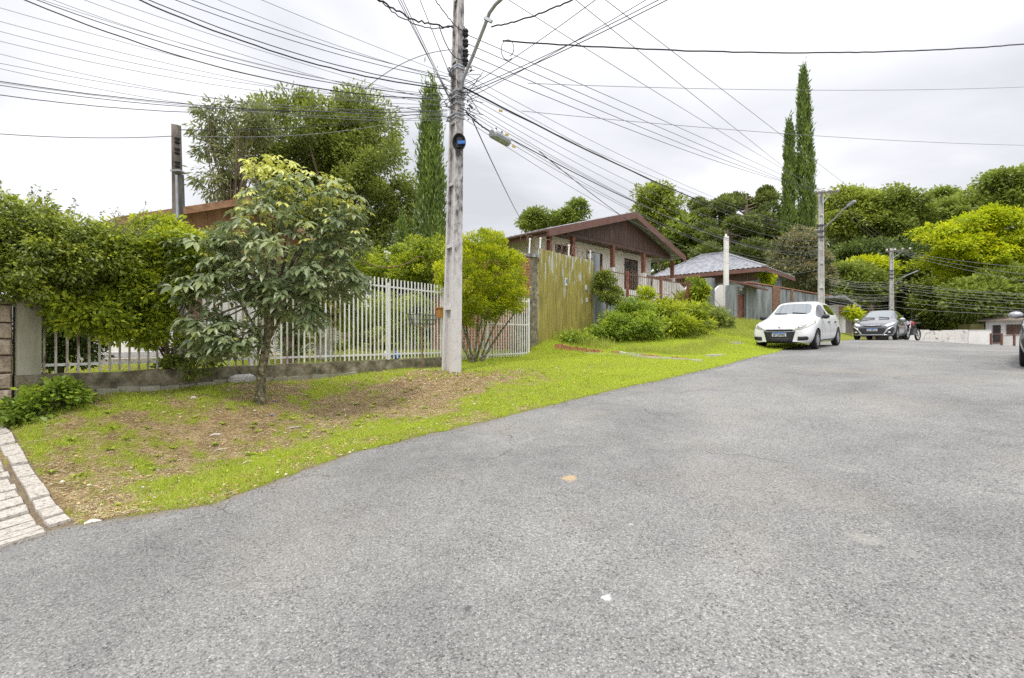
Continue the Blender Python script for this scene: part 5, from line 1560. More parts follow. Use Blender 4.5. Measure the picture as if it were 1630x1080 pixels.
for (x0, y0, x1, y1, sg) in [(-20,30,712,182,14),(-20,62,712,168,22),(-20,98,712,178,20),(-20,46,714,160,24),(-20,8,712,186,10),(40,-8,712,160,18),(110,-8,712,172,14),(-20,130,712,190,14),(-20,82,712,184,26),(60,-8,713,152,26),(150,-8,713,166,8),(-20,106,712,192,24),(320,-10,714,128,8),(390,-10,714,120,2)]:
    if x0 < 0:
        lb = 'thin overhead cable at the left edge, %s from the top' % ORD[sorted([30,62,98,46,8,130,82,106]).index(y0)]
    else:
        lb = 'thin overhead cable cut by the top edge, %s from the left' % ORD[sorted([40,110,60,150,320,390]).index(x0)]
    wire(x0, y0, 7.2, x1, y1, 9.75, sg, .0042, lb, GL, 'grey_cable')
wire(-20,213,7.5, 276,218,8.4, 5, .006, 'single dark wire from the left edge to the wooden pole top')
wire(292,218,8.5, 672,186,13, 14, .006, 'sagging wire crossing in front of the big leafy tree from the wooden pole', material='grey_cable')
wire(285,208,8.5, 640,186,12, 8, .008, 'wire rising from the wooden pole top towards the cypress')
wire(640,186,12, 712,188,9.8, -3, .010, 'short dark cable piece between the cypress top and the concrete pole')
for (x0, y0, x1, y1, sg, r, lb) in [(22,-6,690,158,34,.0105,'thick black bundled cable running from the upper left corner to the pole'),
        (205,-6,712,143,22,.012,'thickest black bundled cable meeting the concrete pole from the upper left'),
        (215,-8,712,140,18,.008,'black cable twisted just above the thickest bundle at the upper left'),
        (34,-8,700,154,26,.007,'black cable following just above the thick bundle to the pole'),
        (-20,128,712,178,18,.007,'dark cable of medium thickness low at the left reaching the pole'),
        (-20,150,300,180,4,.007,'lowest dark cable from the left edge ending near the sparse tree'),
        (-20,134,690,170,22,.006,'dark cable just above the lowest one at the left edge'),
        (255,-8,714,128,12,.006,'dark cable from the top edge left of centre to the pole'),
        (280,-8,714,124,9,.006,'dark cable from the top edge next to its twin left of centre')]:
    wire(x0, y0, 7.4, x1, y1, 9.72, sg, r, lb, wob=.006 if r > .01 else .002)
TOPL = 'taut cables coming down from the top edge left of the pole'
for (x0, x1, y1) in [(628,716,158),(632,718,165),(636,722,170),(664,724,140)]:
    wire(x0, -10, 8.0, x1, y1, 9.7, 0, .007, 'taut greenish cable from the top edge to the concrete pole, %s from the left' % ORD[[628,632,636,664].index(x0)], TOPL, 'grey_cable')
wire(596,-4,8.5, 722,44,9.6, 12, .016, 'wavy black twisted cable looping in from the top edge to the pole top', wob=.03)
wire(600,-2,8.5, 722,42,9.6, 20, .010, 'second wavy black cable drooping below the twisted one left of the pole', wob=.02)
wire(690,-4,9, 740,54,9.7, 6, .010, 'black cable curling from the top edge to the topmost insulator', wob=.02)
wire(698,40,9.5, 742,92,9.7, 22, .010, 'black cable loop drooping behind the pole to its insulators')
wire(585,140,11, 745,80,9.8, -18, .007, 'dark wire arching over the tree top to the pole')
# to the right: service wires to the second pole and beyond
GR = 'parallel wires between the concrete pole and the far crossarm pole'
for (x0, y0, x1, y1, sg) in [(742,56,1297,306,-4),(742,70,1300,309,2),(742,86,1316,309,10),(742,102,1330,307,16)]:
    wire(x0, y0, 9.75, x1, y1, 30, sg, .0075, 'insulated wire to the far crossarm pole from the %s insulator down' % ORD[[56,70,86,102].index(y0)], GR, 'black_rubber')
wire(738,140,9.7, 1309,372,29.5, 26, .018, 'thick black bundle descending from the concrete pole to the far crossarm pole', wob=.008)
wire(742,180,9.7, 812,222,11, 8, .016, 'short thick cable from the pole to the silver splice cylinder', wob=.01)
wire(812,222,11, 1309,400,29.5, 34, .012, 'black cable continuing from the splice cylinder to the far pole', wob=.006)
GT = 'thin telephone cables sagging from the concrete pole to the far poles'
for i, (y0, y1, sg) in enumerate([(118,365,24),(128,378,30),(150,384,34),(158,392,40),(165,398,46),(172,405,40),(176,410,50),(184,420,44),(190,428,54),(146,370,18)]):
    wire(738, y0, 9.8, 1309, y1, 29.8, sg, .0055, 'thin telephone cable sagging to the far pole, %s from the top at its far end' % ORD[sorted([365,378,384,392,398,405,410,420,428,370]).index(y1)], GT, 'grey_cable')
wire(752,192,10, 832,356,24, 4, .012, 'dark service wire dropping from the pole to the brown gabled roof')
wire(858,242,11.5, 1100,405,27, 14, .010, 'service wire running down across the gable of the brown house')
# from pole up to the top edge right
GU = 'wires crossing upward from the pole to the top edge'
for (x0, y0, d0, x1, y1, d1, r) in [(742,146,9.7,1066,-8,7.5,.007),(744,150,9.7,1080,-8,7.6,.008),(748,156,9.7,1040,-6,7.8,.006),(745,140,9.8,960,-8,7.0,.006)]:
    wire(x0, y0, d0, x1, y1, d1, 4, r, 'dark wire rising from the concrete pole, %s from the left at the top edge' % ORD[sorted([1066,1080,1040,960]).index(x1)], GU)
wire(782,44,9, 925,-6,8.2, 6, .014, 'twisted black cable rising from the lamp arm to the top edge', wob=.012)
GX_ = 'long thin wires from the top edge down to the far poles'
for (x0, x1, y1, sg) in [(795,1300,300,4),(905,1306,312,2),(952,1350,298,0)]:
    wire(x0, -8, 9, x1, y1, 31, sg, .0075, 'long straight wire down across the sky to the far pole, %s from the left' % ORD[[795,905,952].index(x0)], GX_, 'grey_cable')
wire(800,66,9.9, 1650,70,13, 17, .016, 'wavy black twisted cable crossing the whole right sky', wob=.008, n=60)
m_ = MB(); c = pp(800, 78, 0); 
m_.tube([c+Vector((.13*math.cos(a)+.1, .02*a, .19*math.sin(a))) for a in [k*.35-1.2 for k in range(20)]], .008, 4)
tag(m_.build('cable_loop', M['black_rubber']), 'thin coiled cable loop hanging in the air right of the lamp arm', 'cable')
wire(840,134,10, 1650,139,15, 8, .006, 'thin upper wire crossing the right sky behind the tall cypress', material='grey_cable')
wire(830,178,10, 1650,233,16, 8, .006, 'thin lower wire crossing the right sky at the cypress middle', material='grey_cable')
# low dense cables at the right between the far poles
GF = 'low telephone cables hanging across the street before the trees'
LF = 'pale low cable hanging between the far poles before the dark trees'
g = random.Random(9)
for i in range(13):
    y0 = [443,446,449,451,455,462,466,468,471,473,480,484,492][i]
    wire(1320, y0, 30, 1421, y0+6, 45.8, 5, .009, 'pale low cable left of the curved lamp arm pole, %s from the top' % ORD[i], GF, 'pale_cable', n=12)
for i in range(8):
    y0 = [450,453,457,460,465,472,480,490][i]; wire(1421, y0, 45.8, 1650, [470,472,477,482,486,494,497,502][i], 38, 3, .009, 'pale low cable right of the curved lamp arm pole, %s from the top' % ORD[i], GF, 'pale_cable', n=16)
for i in range(3):
    wire(1424, 399+i*1.5, 45.8, 1650, 428+i*12, 40, 4, .014, 'thin wire from the far crossarm towards the golden tree, %s from the top' % ORD[i], 'far crossarm wires', 'grey_cable', n=16)
for i in range(3):
    wire(1312+i*9, 308-i, 29.6, 1430+i*8, 401, 45.5, 10, .010, 'thin wire between the two far crossarm poles, %s from the left' % ORD[i], 'wires between far crossarm poles', 'grey_cable', n=16)
wire(1309,405,29.8, 1240,420,40, -2, .012, 'dark cable from the far pole down to the grey hip roof side')
wire(1160,395,30, 1305,372,29.9, 8, .012, 'dark cable from the white post to the far crossarm pole')

# ================================================================== LITTER BASKET, DISH, METER
q = P(672, 590, 10.9); q.z = H(q.x, q.y)
lb = thing('litter_basket', q, 'rusty wire litter basket on a thin post before the white bars', 'litter basket')
zt = P(0, 503, 10.9).z; zb_ = P(0, 517, 10.9).z
m_ = MB(); m_.tube([(q.x,q.y,q.z-.1),(q.x,q.y,zb_-.08)], .018, 6); m_.build('post', M['rust'], lb)
def ell(z, rx, ry, n=16, c=q): return [Vector((c.x, c.y, z))+FD*math.cos(2*PI*i/n)*rx+FN*math.sin(2*PI*i/n)*ry for i in range(n+1)]
for z, k in ((zt, 1), ((zt+zb_)/2, .96), (zb_, .88)):
    m_ = MB(); m_.tube(ell(z, .40*k, .20*k), .006, 4, caps=False); m_.build('hoop', M['dark_steel'], lb)
top_, bot_ = ell(zt+.03, .40, .20, 28), ell(zb_, .35, .17, 28)
for i in range(28):
    m_ = MB(); m_.tube([bot_[i], top_[i]], .005, 4); m_.build('wire_rod', M['dark_steel'] if i % 3 else M['galv'], lb)
for i in (0, 4, 7, 10, 14, 18, 21, 25):
    m_ = MB(); m_.tube([bot_[i], Vector((q.x,q.y,zb_-.09))], .006, 4); m_.build('strut', M['rust'], lb)
dq = P(622, 415, 16)
ds = thing('satellite_dish', dq, 'white oval satellite dish edge on among the hedge leaves above the bar fence', 'satellite dish')
m_ = MB(); nrm = Vector((.72, -.25, .45)).normalized(); d_, u_1, w_1 = basis(nrm); vs = [dq+nrm*-.06]; fs = []
for rr, dd in ((.14,-.045),(.26,0.0),(.30,.03)):
    for i in range(18): vs.append(dq+(u_1*math.cos(2*PI*i/18)+w_1*math.sin(2*PI*i/18))*rr*1.15+nrm*dd)
for i in range(18):
    j = (i+1) % 18; fs.append((0, 1+i, 1+j))
    for r_ in range(2): fs.append((1+r_*18+i, 1+(r_+1)*18+i, 1+(r_+1)*18+j, 1+r_*18+j))
m_.add(vs, fs); di = m_.build('dish', M['wall_white'], ds, smooth=True)
sm = di.modifiers.new('s', 'SOLIDIFY'); sm.thickness = .012
m_ = MB(); m_.tube([dq-u_1*0-Vector((0,0,.3)), dq+nrm*.2-Vector((0,0,.15)), dq+nrm*.42], .015, 5); m_.build('feed_arm', M['galv'], ds)
m_ = MB(); m_.tube([dq-nrm*.06, dq-nrm*.15-Vector((0,0,.2)), dq-nrm*.15-Vector((0,0,1.6))], .025, 5); m_.build('mast', M['galv'], ds)
mb_ = thing('mailbox', fp(699, 2.1), 'small orange wooden letter box on the bar fence just left of the concrete pole', 'letter box')
c = fp(699.0, EYE-(500-541)/F*fence_y(699), .08)
M['orange'] = mat('orange_wood', [(.38,.17,.04),(.55,.28,.08)], .7, 12)
m_ = MB(); m_.bar(c-FD*.12, c+FD*.22, .14, .2); m_.build('body', M['orange'], mb_)
m_ = MB(); m_.bar(c-FD*.14+Vector((0,0,.12)), c+FD*.24+Vector((0,0,.12)), .2, .025); m_.build('lid', M['orange'], mb_)
# bundle with blue bag behind the bars
c = fp(643, 1.2, -.25)
m_ = MB(); g = random.Random(6)
o = rock((c.x, c.y, 1.18), .10, M['blue'], 'blue_bag', 'crumpled blue and white bag lying behind the white bars', 'bag', sq=(1,.8,1), seed=3)
o = rock((c.x-.18, c.y-.1, 1.20), .09, M['wall_white'], 'white_bag', 'crumpled white bag left of the blue bag behind the white bars', 'bag', sq=(.9,.7,1.1), seed=5)

# ================================================================== CARS
M['paint_white'] = mat('white_car_paint', [(.74,.75,.76),(.78,.79,.80)], .28, 2, bump=0, spec=.5, coat=.6, coord='Object')
M['paint_grey'] = mat('graphite_car_paint', [(.11,.115,.13),(.14,.145,.16)], .28, 2, bump=0, spec=.6, metal=.35, coat=1.0, coord='Object')
M['paint_dark'] = mat('dark_car_paint', [(.035,.03,.045),(.045,.04,.06)], .25, 2, bump=0, spec=.6, coat=1.0, coord='Object')
M['car_glass'] = mat('car_glass', [(.10,.13,.14)], .03, bump=0, spec=1.0, coat=1.0)
M['car_side_glass'] = mat('car_side_glass', [(.012,.015,.015)], .03, bump=0, spec=.8, coat=.6)
M['plastic'] = mat('black_plastic', [(.022,.022,.026),(.035,.035,.04)], .5, 30, bump=.05, coord='Object')
M['tyre'] = mat('tyre_rubber', [(.016,.016,.018),(.03,.03,.03)], .85, 30, bump=.1, coord='Object')
M['chrome'] = mat('bright_metal', [(.55,.56,.60),(.70,.71,.74)], .22, 10, metal=.85, bump=0)
M['lens'] = mat('cloudy_lens', [(.50,.50,.42),(.70,.70,.62)], .18, 14, bump=0, spec=.8, coord='Object')
M['lens_clear'] = mat('clear_lens', [(.62,.64,.68),(.85,.86,.9)], .12, 14, bump=0, spec=.8, coord='Object')
M['steel_wheel'] = mat('silver_wheel', [(.30,.31,.34),(.52,.53,.56)], .4, 12, metal=.5, bump=0, coord='Object')
M['plate_white'] = mat('plate_white', [(.62,.63,.66)], .5, bump=0)
M['ink'] = mat('plate_ink', [(.03,.03,.04)], .6, bump=0)
GLY = {'O': ['111','101','101','101','111'], 'M': ['101','111','111','101','101'], 'P': ['111','101','111','100','100'], '6': ['111','100','111','101','111'], 'I': ['111','010','010','010','111'], '4': ['101','101','111','001','001'], 'A': ['010','101','111','101','101'], 'Y': ['101','101','010','010','010'], '8': ['111','101','111','101','111'], '1': ['010','110','010','010','111'], 'N': ['111','101','101','101','101'], 'L': ['100','100','100','100','111'], '2': ['111','001','111','100','111']}

def make_car(root, paint, style):
    """local x forward (nose at x = 0, tail at -L), y left, z up"""
    sb2 = style == 'white'
    Lc = 4.02 if sb2 else 3.92
    Wm = .875 if sb2 else .85
    k = Wm/.875
    if sb2:
        st = [ # s, zt, wt, zb, wb, zm, wm, zl, wl, z0
            (0.00,.62,.46,.57,.58,.46,.66,.32,.64,.24),
            (0.05,.72,.52,.64,.68,.48,.75,.32,.73,.21),
            (0.18,.82,.58,.72,.77,.52,.83,.32,.81,.19),
            (0.45,.91,.62,.80,.83,.55,.865,.32,.84,.18),
            (0.85,.985,.64,.87,.84,.60,.875,.30,.85,.18),
            (1.12,1.03,.65,.92,.83,.62,.875,.30,.85,.18),
            (1.20,1.08,.645,.94,.825,.62,.875,.30,.85,.18),
            (1.78,1.455,.555,.965,.815,.62,.875,.30,.85,.18),
            (1.90,1.495,.55,.97,.815,.62,.875,.30,.85,.18),
            (2.28,1.53,.55,.98,.815,.62,.875,.30,.85,.18),
            (2.38,1.53,.55,.985,.815,.62,.875,.30,.85,.18),
            (3.10,1.505,.54,1.0,.81,.63,.875,.30,.85,.18),
            (3.42,1.475,.53,1.01,.80,.64,.87,.30,.85,.19),
            (3.66,1.42,.52,1.01,.78,.64,.86,.31,.84,.20),
            (3.90,1.05,.56,.97,.72,.62,.80,.32,.78,.24),
            (4.02,.72,.55,.68,.66,.52,.70,.34,.68,.28)]
    else:
        st = [
            (0.00,.60,.42,.55,.54,.44,.60,.30,.58,.22),
            (0.06,.70,.50,.62,.66,.46,.74,.30,.72,.19),
            (0.20,.79,.57,.70,.77,.50,.83,.30,.81,.17),
            (0.50,.88,.62,.79,.83,.54,.865,.30,.84,.17),
            (0.85,.95,.64,.86,.84,.58,.875,.28,.85,.17),
            (1.05,.99,.65,.90,.83,.60,.875,.28,.85,.17),
            (1.12,1.03,.645,.92,.825,.60,.875,.28,.85,.17),
            (1.85,1.41,.53,.96,.80,.62,.875,.28,.85,.17),
            (1.97,1.445,.525,.965,.80,.62,.875,.28,.85,.17),
            (2.28,1.47,.52,.98,.80,.62,.875,.28,.85,.17),
            (2.38,1.47,.52,.985,.80,.62,.875,.28,.85,.17),
            (3.00,1.44,.51,1.02,.79,.63,.875,.28,.85,.17),
            (3.32,1.40,.50,1.04,.78,.64,.87,.28,.85,.18),
            (3.56,1.34,.49,1.04,.76,.64,.86,.29,.84,.19),
            (3.82,1.02,.54,.95,.70,.60,.80,.31,.78,.23),
            (3.92,.72,.52,.66,.64,.50,.70,.33,.66,.26)]
    vs = []; ns_ = len(st)
    NP = 10
    for (s, zt, wt, zb, wb, zm, wm, zl, wl, z0) in st:
        cab = s > (1.15 if sb2 else 1.08) and s < (3.7 if sb2 else 3.6)
        e = .045 if cab else .02
        P2 = (wt, zt-e); P3 = (wb, zb)
        half = [(0, zt+.012), (wt*.5, zt+.008), (wt*.90, zt-.008), P2,
                (P2[0]+(P3[0]-P2[0])*.10, P2[1]+(P3[1]-P2[1])*.10),
                (P2[0]+(P3[0]-P2[0])*.90, P2[1]+(P3[1]-P2[1])*.90),
                (wb+.012, zb-.04), (wm, zm), (wl, zl), (wl*.88, z0), ]
        ring = [(y*k, z) for y, z in half] + [(0, z0)] + [(-y*k, z) for y, z in half[:0:-1]]
        vs += [(-s, y, z) for y, z in ring]
    n = len(vs)//ns_
    fs = []; mi = []
    wsA, wsB = 6, 7                       # windscreen between these stations
    for i in range(ns_-1):
        for j in range(n):
            a = i*n+j; b = i*n+(j+1) % n
            fs.append((a, b, b+n, a+n))
            jj = j if j < n//2 else n-1-j    # mirrored row index
            mtl = 0
            if i == wsA and jj in (0, 1): mtl = 1
            elif jj == 4 and i in (wsA+1, wsA+2): mtl = 3
            elif jj == 4 and i in (wsA+4,): mtl = 3
            elif jj == 4 and i == wsA+5: mtl = 3
            elif i == ns_-3 and jj in (0, 1): mtl = 3
            elif jj in (9,): mtl = 2
            if i == wsA and jj == 4: mtl = 3
            mi.append(mtl)
    fs.append(tuple(range(n-1, -1, -1))); mi.append(0)
    fs.append(tuple(range((ns_-1)*n, ns_*n))); mi.append(0)
    me = bpy.data.meshes.new('cage'); me.from_pydata(vs, [], fs); me.polygons.foreach_set('material_index', mi)
    for q in range(4): me.materials.append(paint)
    bm = bmesh.new(); bm.from_mesh(me); bmesh.ops.recalc_face_normals(bm, faces=bm.faces)
    # keep edges of glass crisp
    cl = bm.edges.layers.float.get('crease_edge') or bm.edges.layers.float.new('crease_edge')
    for e in bm.edges:
        ms = {f.material_index for f in e.link_faces}
        if len(ms) > 1: e[cl] = .75
    bm.to_mesh(me); bm.free()
    tmp = bpy.data.objects.new('cage', me); COL.objects.link(tmp)
    sm = tmp.modifiers.new('s', 'SUBSURF'); sm.levels = 2; sm.render_levels = 2
    cutters = []
    xf = -.80 if sb2 else -.78
    WB_ = 2.59 if sb2 else 2.50
    for xw in (xf, xf-WB_):
        for sgn in (-1, 1):
            c = MB(); c.tube([(xw, sgn*.60, .30), (xw, sgn*1.2, .30)], .355, 28)
            cm = c.mesh('cut', [paint, paint, paint], (0,0,0)); 
            cm.polygons.foreach_set('material_index', [2]*len(cm.polygons))
            co = bpy.data.objects.new('cut', cm); COL.objects.link(co); cutters.append(co)
            bo = tmp.modifiers.new('b', 'BOOLEAN'); bo.operation = 'DIFFERENCE'; bo.object = co; bo.solver = 'EXACT'
    dg = bpy.context.evaluated_depsgraph_get()
    dg.update()
    ev = tmp.evaluated_get(dg); em = bpy.data.meshes.new_from_object(ev)
    V = [v.co.copy() for v in em.vertices]; PL = [(tuple(p.vertices), p.material_index) for p in em.polygons]
    bvh = BVHTree.FromPolygons(V, [p[0] for p in PL])
    names = {0: ('body', paint), 1: ('windscreen', M['car_glass']), 2: ('underbody', M['plastic']), 3: ('side_window', M['car_side_glass'])}
    body = None
    for kk, (nm, mt) in names.items():
        used = {}; nv = []; nf = []
        for idx, m_i in PL:
            if m_i != kk: continue
            f = []
            for q in idx:
                if q not in used: used[q] = len(nv); nv.append(V[q])
                f.append(used[q])
            nf.append(f)
        if not nf: continue
        m2 = bpy.data.meshes.new(nm); m2.from_pydata(nv, [], nf); m2.materials.append(mt)
        m2.polygons.foreach_set('use_smooth', [True]*len(nf))
        try: m2.set_sharp_from_angle(angle=R(50))
        except Exception: pass
        link(nm, m2, root)
    for o in [tmp]+cutters: bpy.data.objects.remove(o)
    # --- parts laid on the body
    def patch(name, poly, material, off=.012, direction='x', th=.012, par=None, sub=3):
        """polygon in (y,z) (front) or (x,z) (side) pressed onto the body skin"""
        bm = bmesh.new()
        vv = [bm.verts.new((a, b, 0)) for a, b in poly]
        bm.faces.new(vv); bmesh.ops.triangulate(bm, faces=bm.faces)
        for _ in range(sub):
            bmesh.ops.subdivide_edges(bm, edges=[e for e in bm.edges if e.calc_length() > .07], cuts=1, use_grid_fill=False)
            bmesh.ops.triangulate(bm, faces=bm.faces)
        last = None
        for v in bm.verts:
            a, b = v.co.x, v.co.y
            if direction == 'x':
                r_ = bvh.ray_cast(Vector((1.0, a, b)), Vector((-1, 0, 0)))
            elif direction == 'l':
                r_ = bvh.ray_cast(Vector((a, 2, b)), Vector((0, -1, 0)))
            else:
                r_ = bvh.ray_cast(Vector((a, -2, b)), Vector((0, 1, 0)))
            if r_[0] is not None:
                nn = r_[1] if r_[1].dot(Vector((1,0,0)) if direction == 'x' else Vector((0, 1 if direction == 'l' else -1, 0))) > 0 else -r_[1]
                v.co = r_[0] + nn*off; last = v.co.copy()
            else:
                v.co = last.copy() if last else Vector((0,0,0))
        m2 = bpy.data.meshes.new(name); bm.to_mesh(m2); bm.free(); m2.materials.append(material)
        m2.polygons.foreach_set('use_smooth', [True]*len(m2.polygons))
        o = link(name, m2, par or root)
        sl = o.modifiers.new('t', 'SOLIDIFY'); sl.thickness = th; sl.offset = 0
        return o
    mir = lambda poly: [(-a, b) for a, b in poly][::-1]
    if sb2:
        patch('grille', [(-.36,.235),(.36,.235),(.45,.60),(-.45,.60)], M['plastic'], .006)
        patch('grille_slot', [(-.36,.585),(.36,.585),(.39,.62),(-.39,.62)], M['ink'], .016)
        patch('grille_bar', [(-.45,.56),(-.33,.545),(.33,.545),(.45,.56),(.45,.575),(.33,.56),(-.33,.56),(-.45,.575)], M['steel_wheel'], .02)
        patch('lower_grille', [(-.26,.25),(.26,.25),(.28,.36),(-.28,.36)], M['ink'], .016)
        fogs = [(.50,.28),(.74,.30),(.77,.36),(.74,.41),(.51,.40)]
        hl = [(.44,.62),(.60,.62),(.76,.69),(.83,.80),(.80,.88),(.70,.87),(.56,.79),(.45,.70)]
        hin = [(.50,.65),(.60,.66),(.69,.71),(.70,.76),(.60,.745),(.51,.70)]
        for f in (fogs, mir(fogs)): patch('air_intake', f, M['plastic'], .006)
        for f, fi in ((hl, hin), (mir(hl), mir(hin))):
            h_ = patch('headlight', f, M['lens'], .008)
            patch('reflector', fi, M['steel_wheel'], .018, par=h_)
        patch('badge', [(0,.66),(.035,.70),(0,.74),(-.035,.70)], M['chrome'], .015)
        pl_y, pl_z = .0, .47
    else:
        patch('grille', [(-.40,.24),(.40,.24),(.52,.52),(.46,.56),(-.46,.56),(-.52,.52)], M['plastic'], .006)
        patch('upper_slot', [(-.34,.63),(0,.605),(.34,.63),(.37,.66),(0,.645),(-.37,.66)], M['ink'], .012)
        patch('chrome_strip', [(-.30,.668),(0,.65),(.30,.668),(.30,.68),(0,.672),(-.30,.68)], M['chrome'], .02)
        hl = [(.44,.63),(.60,.62),(.74,.70),(.79,.80),(.70,.79),(.52,.71)]
        fogp = [(.50,.27),(.72,.27),(.80,.50),(.74,.60),(.66,.54)]
        sw_ = [(.38,.235),(.44,.235),(.60,.47),(.78,.62),(.74,.635),(.55,.50)]
        for f in (fogp, mir(fogp)): patch('fog_recess', f, M['plastic'], .006)
        for f in (sw_, mir(sw_)): patch('bumper_trim', f, M['chrome'], .02)
        for f in (hl, mir(hl)): patch('headlight', f, M['lens_clear'], .010)
        patch('lip', [(-.74,.215),(.74,.215),(.72,.245),(-.72,.245)], M['chrome'], .016)
        for y in (.63, -.63): patch('fog_lamp', [(y-.04,.32),(y+.04,.32),(y+.04,.38),(y-.04,.38)], M['lens_clear'], .018)
        pl_y, pl_z = .0, .47
    # number plate
    r_ = bvh.ray_cast(Vector((1, 0, pl_z)), Vector((-1, 0, 0)))[0]
    m_ = MB(); m_.box(r_.x+.012, r_.x+.028, -.20, .20, pl_z-.065, pl_z+.065); plt = m_.build('number_plate', M['plate_white'], root, local=True)
    m_ = MB(); m_.box(r_.x+.0285, r_.x+.031, -.198, .198, pl_z+.030, pl_z+.063); m_.build('plate_band', M['blue'], plt, local=True)
    m_ = MB(); txt = 'OMP6I46' if sb2 else 'AYN8L12'
    cell = .0125
    for ci, ch in enumerate(txt):
        y0 = .165 - ci*.049
        for rr_, row in enumerate(GLY[ch]):
            for cc_, bit in enumerate(row):
                if bit == '1':
                    m_.box(r_.x+.0285, r_.x+.031, y0-(cc_+1)*cell, y0-cc_*cell, pl_z+.018-(rr_+1)*.0145, pl_z+.018-rr_*.0145)
    m_.build('plate_lettering', M['ink'], plt, local=True)
    # wheels
    for xw in (xf, xf-WB_):
        for sgn in (-1, 1):
            yo = sgn*(.86*k)
            wl_ = MB(); rr = .305
            prof = [(-.19,.25),(-.17,.295),(-.02,.305),(.0,.285),(.0,.20),(-.03,.19)]
            vv = []; ff = []; n2 = 28
            for (dy, r2) in prof:
                for a in range(n2): vv.append((xw+math.cos(2*PI*a/n2)*r2, yo+sgn*dy if False else yo+sgn*dy, rr+math.sin(2*PI*a/n2)*r2))
            for i in range(len(prof)-1):
                for a in range(n2): ff.append((i*n2+a, i*n2+(a+1) % n2, (i+1)*n2+(a+1) % n2, (i+1)*n2+a))
            wl_.add(vv, ff); w_o = wl_.build('wheel', M['tyre'], root, local=True, smooth=True)
            m_ = MB()
            cy = yo-sgn*.035
            m_.disc((xw, cy-sgn*.03, rr), (0, sgn, 0), .195, .03, 24)
            m_.build('rim_plate', M['plastic'] if not sb2 else M['dark_steel'], w_o, local=True)
            m_ = MB()
            for q in range(8 if sb2 else 5):
                a = 2*PI*q/(8 if sb2 else 5)
                m_.bar((xw+math.cos(a)*.03, cy+sgn*.012, rr+math.sin(a)*.03), (xw+math.cos(a)*.185, cy+sgn*.012, rr+math.sin(a)*.185), .045, .02, up=(0, 1, 0))
            m_.disc((xw, cy, rr), (0, sgn, 0), .05, .03, 12)
            m_.tube([(xw+math.cos(2*PI*q/24)*.185, cy+sgn*.01, rr+math.sin(2*PI*q/24)*.185) for q in range(25)], .014, 5, caps=False)
            m_.build('spokes', M['steel_wheel'], w_o, local=True)
    # mirrors
    for sgn in (-1, 1):
        xm = -1.42 if sb2 else -1.38; ym = sgn*(.93*k); zm_ = 1.0 if sb2 else .97
        bm = bmesh.new(); bmesh.ops.create_icosphere(bm, subdivisions=2, radius=1)
        for v in bm.verts: v.co = Vector((xm+v.co.x*.07, ym+v.co.y*.115, zm_+v.co.z*.075))
        m2 = bpy.data.meshes.new('mirror'); bm.to_mesh(m2); bm.free(); m2.materials.append(M['plastic'] if sb2 else (M['chrome'] if style == 'grey' else M['steel_wheel']))
        m2.polygons.foreach_set('use_smooth', [True]*len(m2.polygons)); mo = link('mirror', m2, root)
        m_ = MB(); m_.bar((xm, sgn*.80*k, zm_-.04), (xm, ym, zm_-.03), .05, .04); m_.build('mirror_stalk', M['plastic'], mo, local=True)
    # wipers, door seams, handles, window trims
    for yy in (.45, -.12):
        r1 = bvh.ray_cast(Vector((-1.22 if sb2 else -1.14, yy, 3)), Vector((0, 0, -1)))[0]; r2 = bvh.ray_cast(Vector((-1.27 if sb2 else -1.2, yy-.42, 3)), Vector((0, 0, -1)))[0]
        m_ = MB(); m_.bar(r1+Vector((0,0,.02)), r2+Vector((0,0,.02)), .02, .02); m_.build('wiper', M['ink'], root, local=True)
    for d in ('l', 'r'):
        for xs in ((-1.30, -1.305), (-2.33, -2.345), (-3.10, -3.095)):
            patch('door_seam', [(xs[0]-.006,.34),(xs[0]+.006,.34),(xs[1]+.006,.93),(xs[1]-.006,.93)], M['ink'], .001, d, .002)
        for xs in (-2.15, -3.0):
            patch('door_handle', [(xs-.09,.80),(xs+.09,.80),(xs+.09,.835),(xs-.09,.835)], M['plastic'] if sb2 else paint, .02, d, .02)
        patch('sill_trim', [(-3.0,.24),(-1.2,.24),(-1.2,.27),(-3.0,.27)], M['plastic'], .006, d, .01)
    r1 = bvh.ray_cast(Vector((-2.0, 0, 3)), Vector((0, 0, -1)))[0]
    m_ = MB(); m_.tube([r1, r1+Vector((-.12,0,.10))], .008, 4); m_.build('antenna', M['ink'], root, local=True)
    # interior shape behind the screen is hidden by the tinted glass
def place_car(px, Y, heading, paint, style, label):
    """px, Y: contact of the nearer front wheel; heading = degrees of the car's axis right of straight ahead, nose towards the viewer"""
    th_ = R(heading)
    fwd = Vector((-math.sin(th_), -math.cos(th_), 0)); left = Vector((-fwd.y, fwd.x, 0))
    wpt = Vector(((px-815)/F*Y, Y, 0))
    nose = wpt + fwd*.80 - left*.80
    # slope of the road under the car
    za = RH(*(nose-fwd*.8).xy); zb = RH(*(nose-fwd*3.4).xy)
    pitch = math.atan2(za-zb, 2.6)
    z0 = za + (za-zb)/2.6*.8
    t = thing('parked_car', (nose.x, nose.y, z0+.004), label, 'car', 'cars parked along the street')
    t.rotation_euler = (0, -pitch, math.atan2(fwd.y, fwd.x))
    make_car(t, paint, style)
    return t
place_car(1299, 15.0, 45.6, M['paint_white'], 'white', 'white hatchback with black plastic grille parked on the grassy road edge')
place_car(1428, 22.6, 47.5, M['paint_grey'], 'grey', 'dark grey hatchback with bright bumper strips parked behind the white one')
place_car(1850, 8.05, 48, M['paint_dark'], 'dark', 'very dark car cut off by the right edge of the picture')

# ---- motorcycle behind the grey car
mq = P(1452, 541, 24.6); mz = RH(mq.x, mq.y)
mc = thing('motorcycle', (mq.x, mq.y, mz), 'small red and black motorcycle parked behind the grey car', 'motorcycle', rz=R(-150))
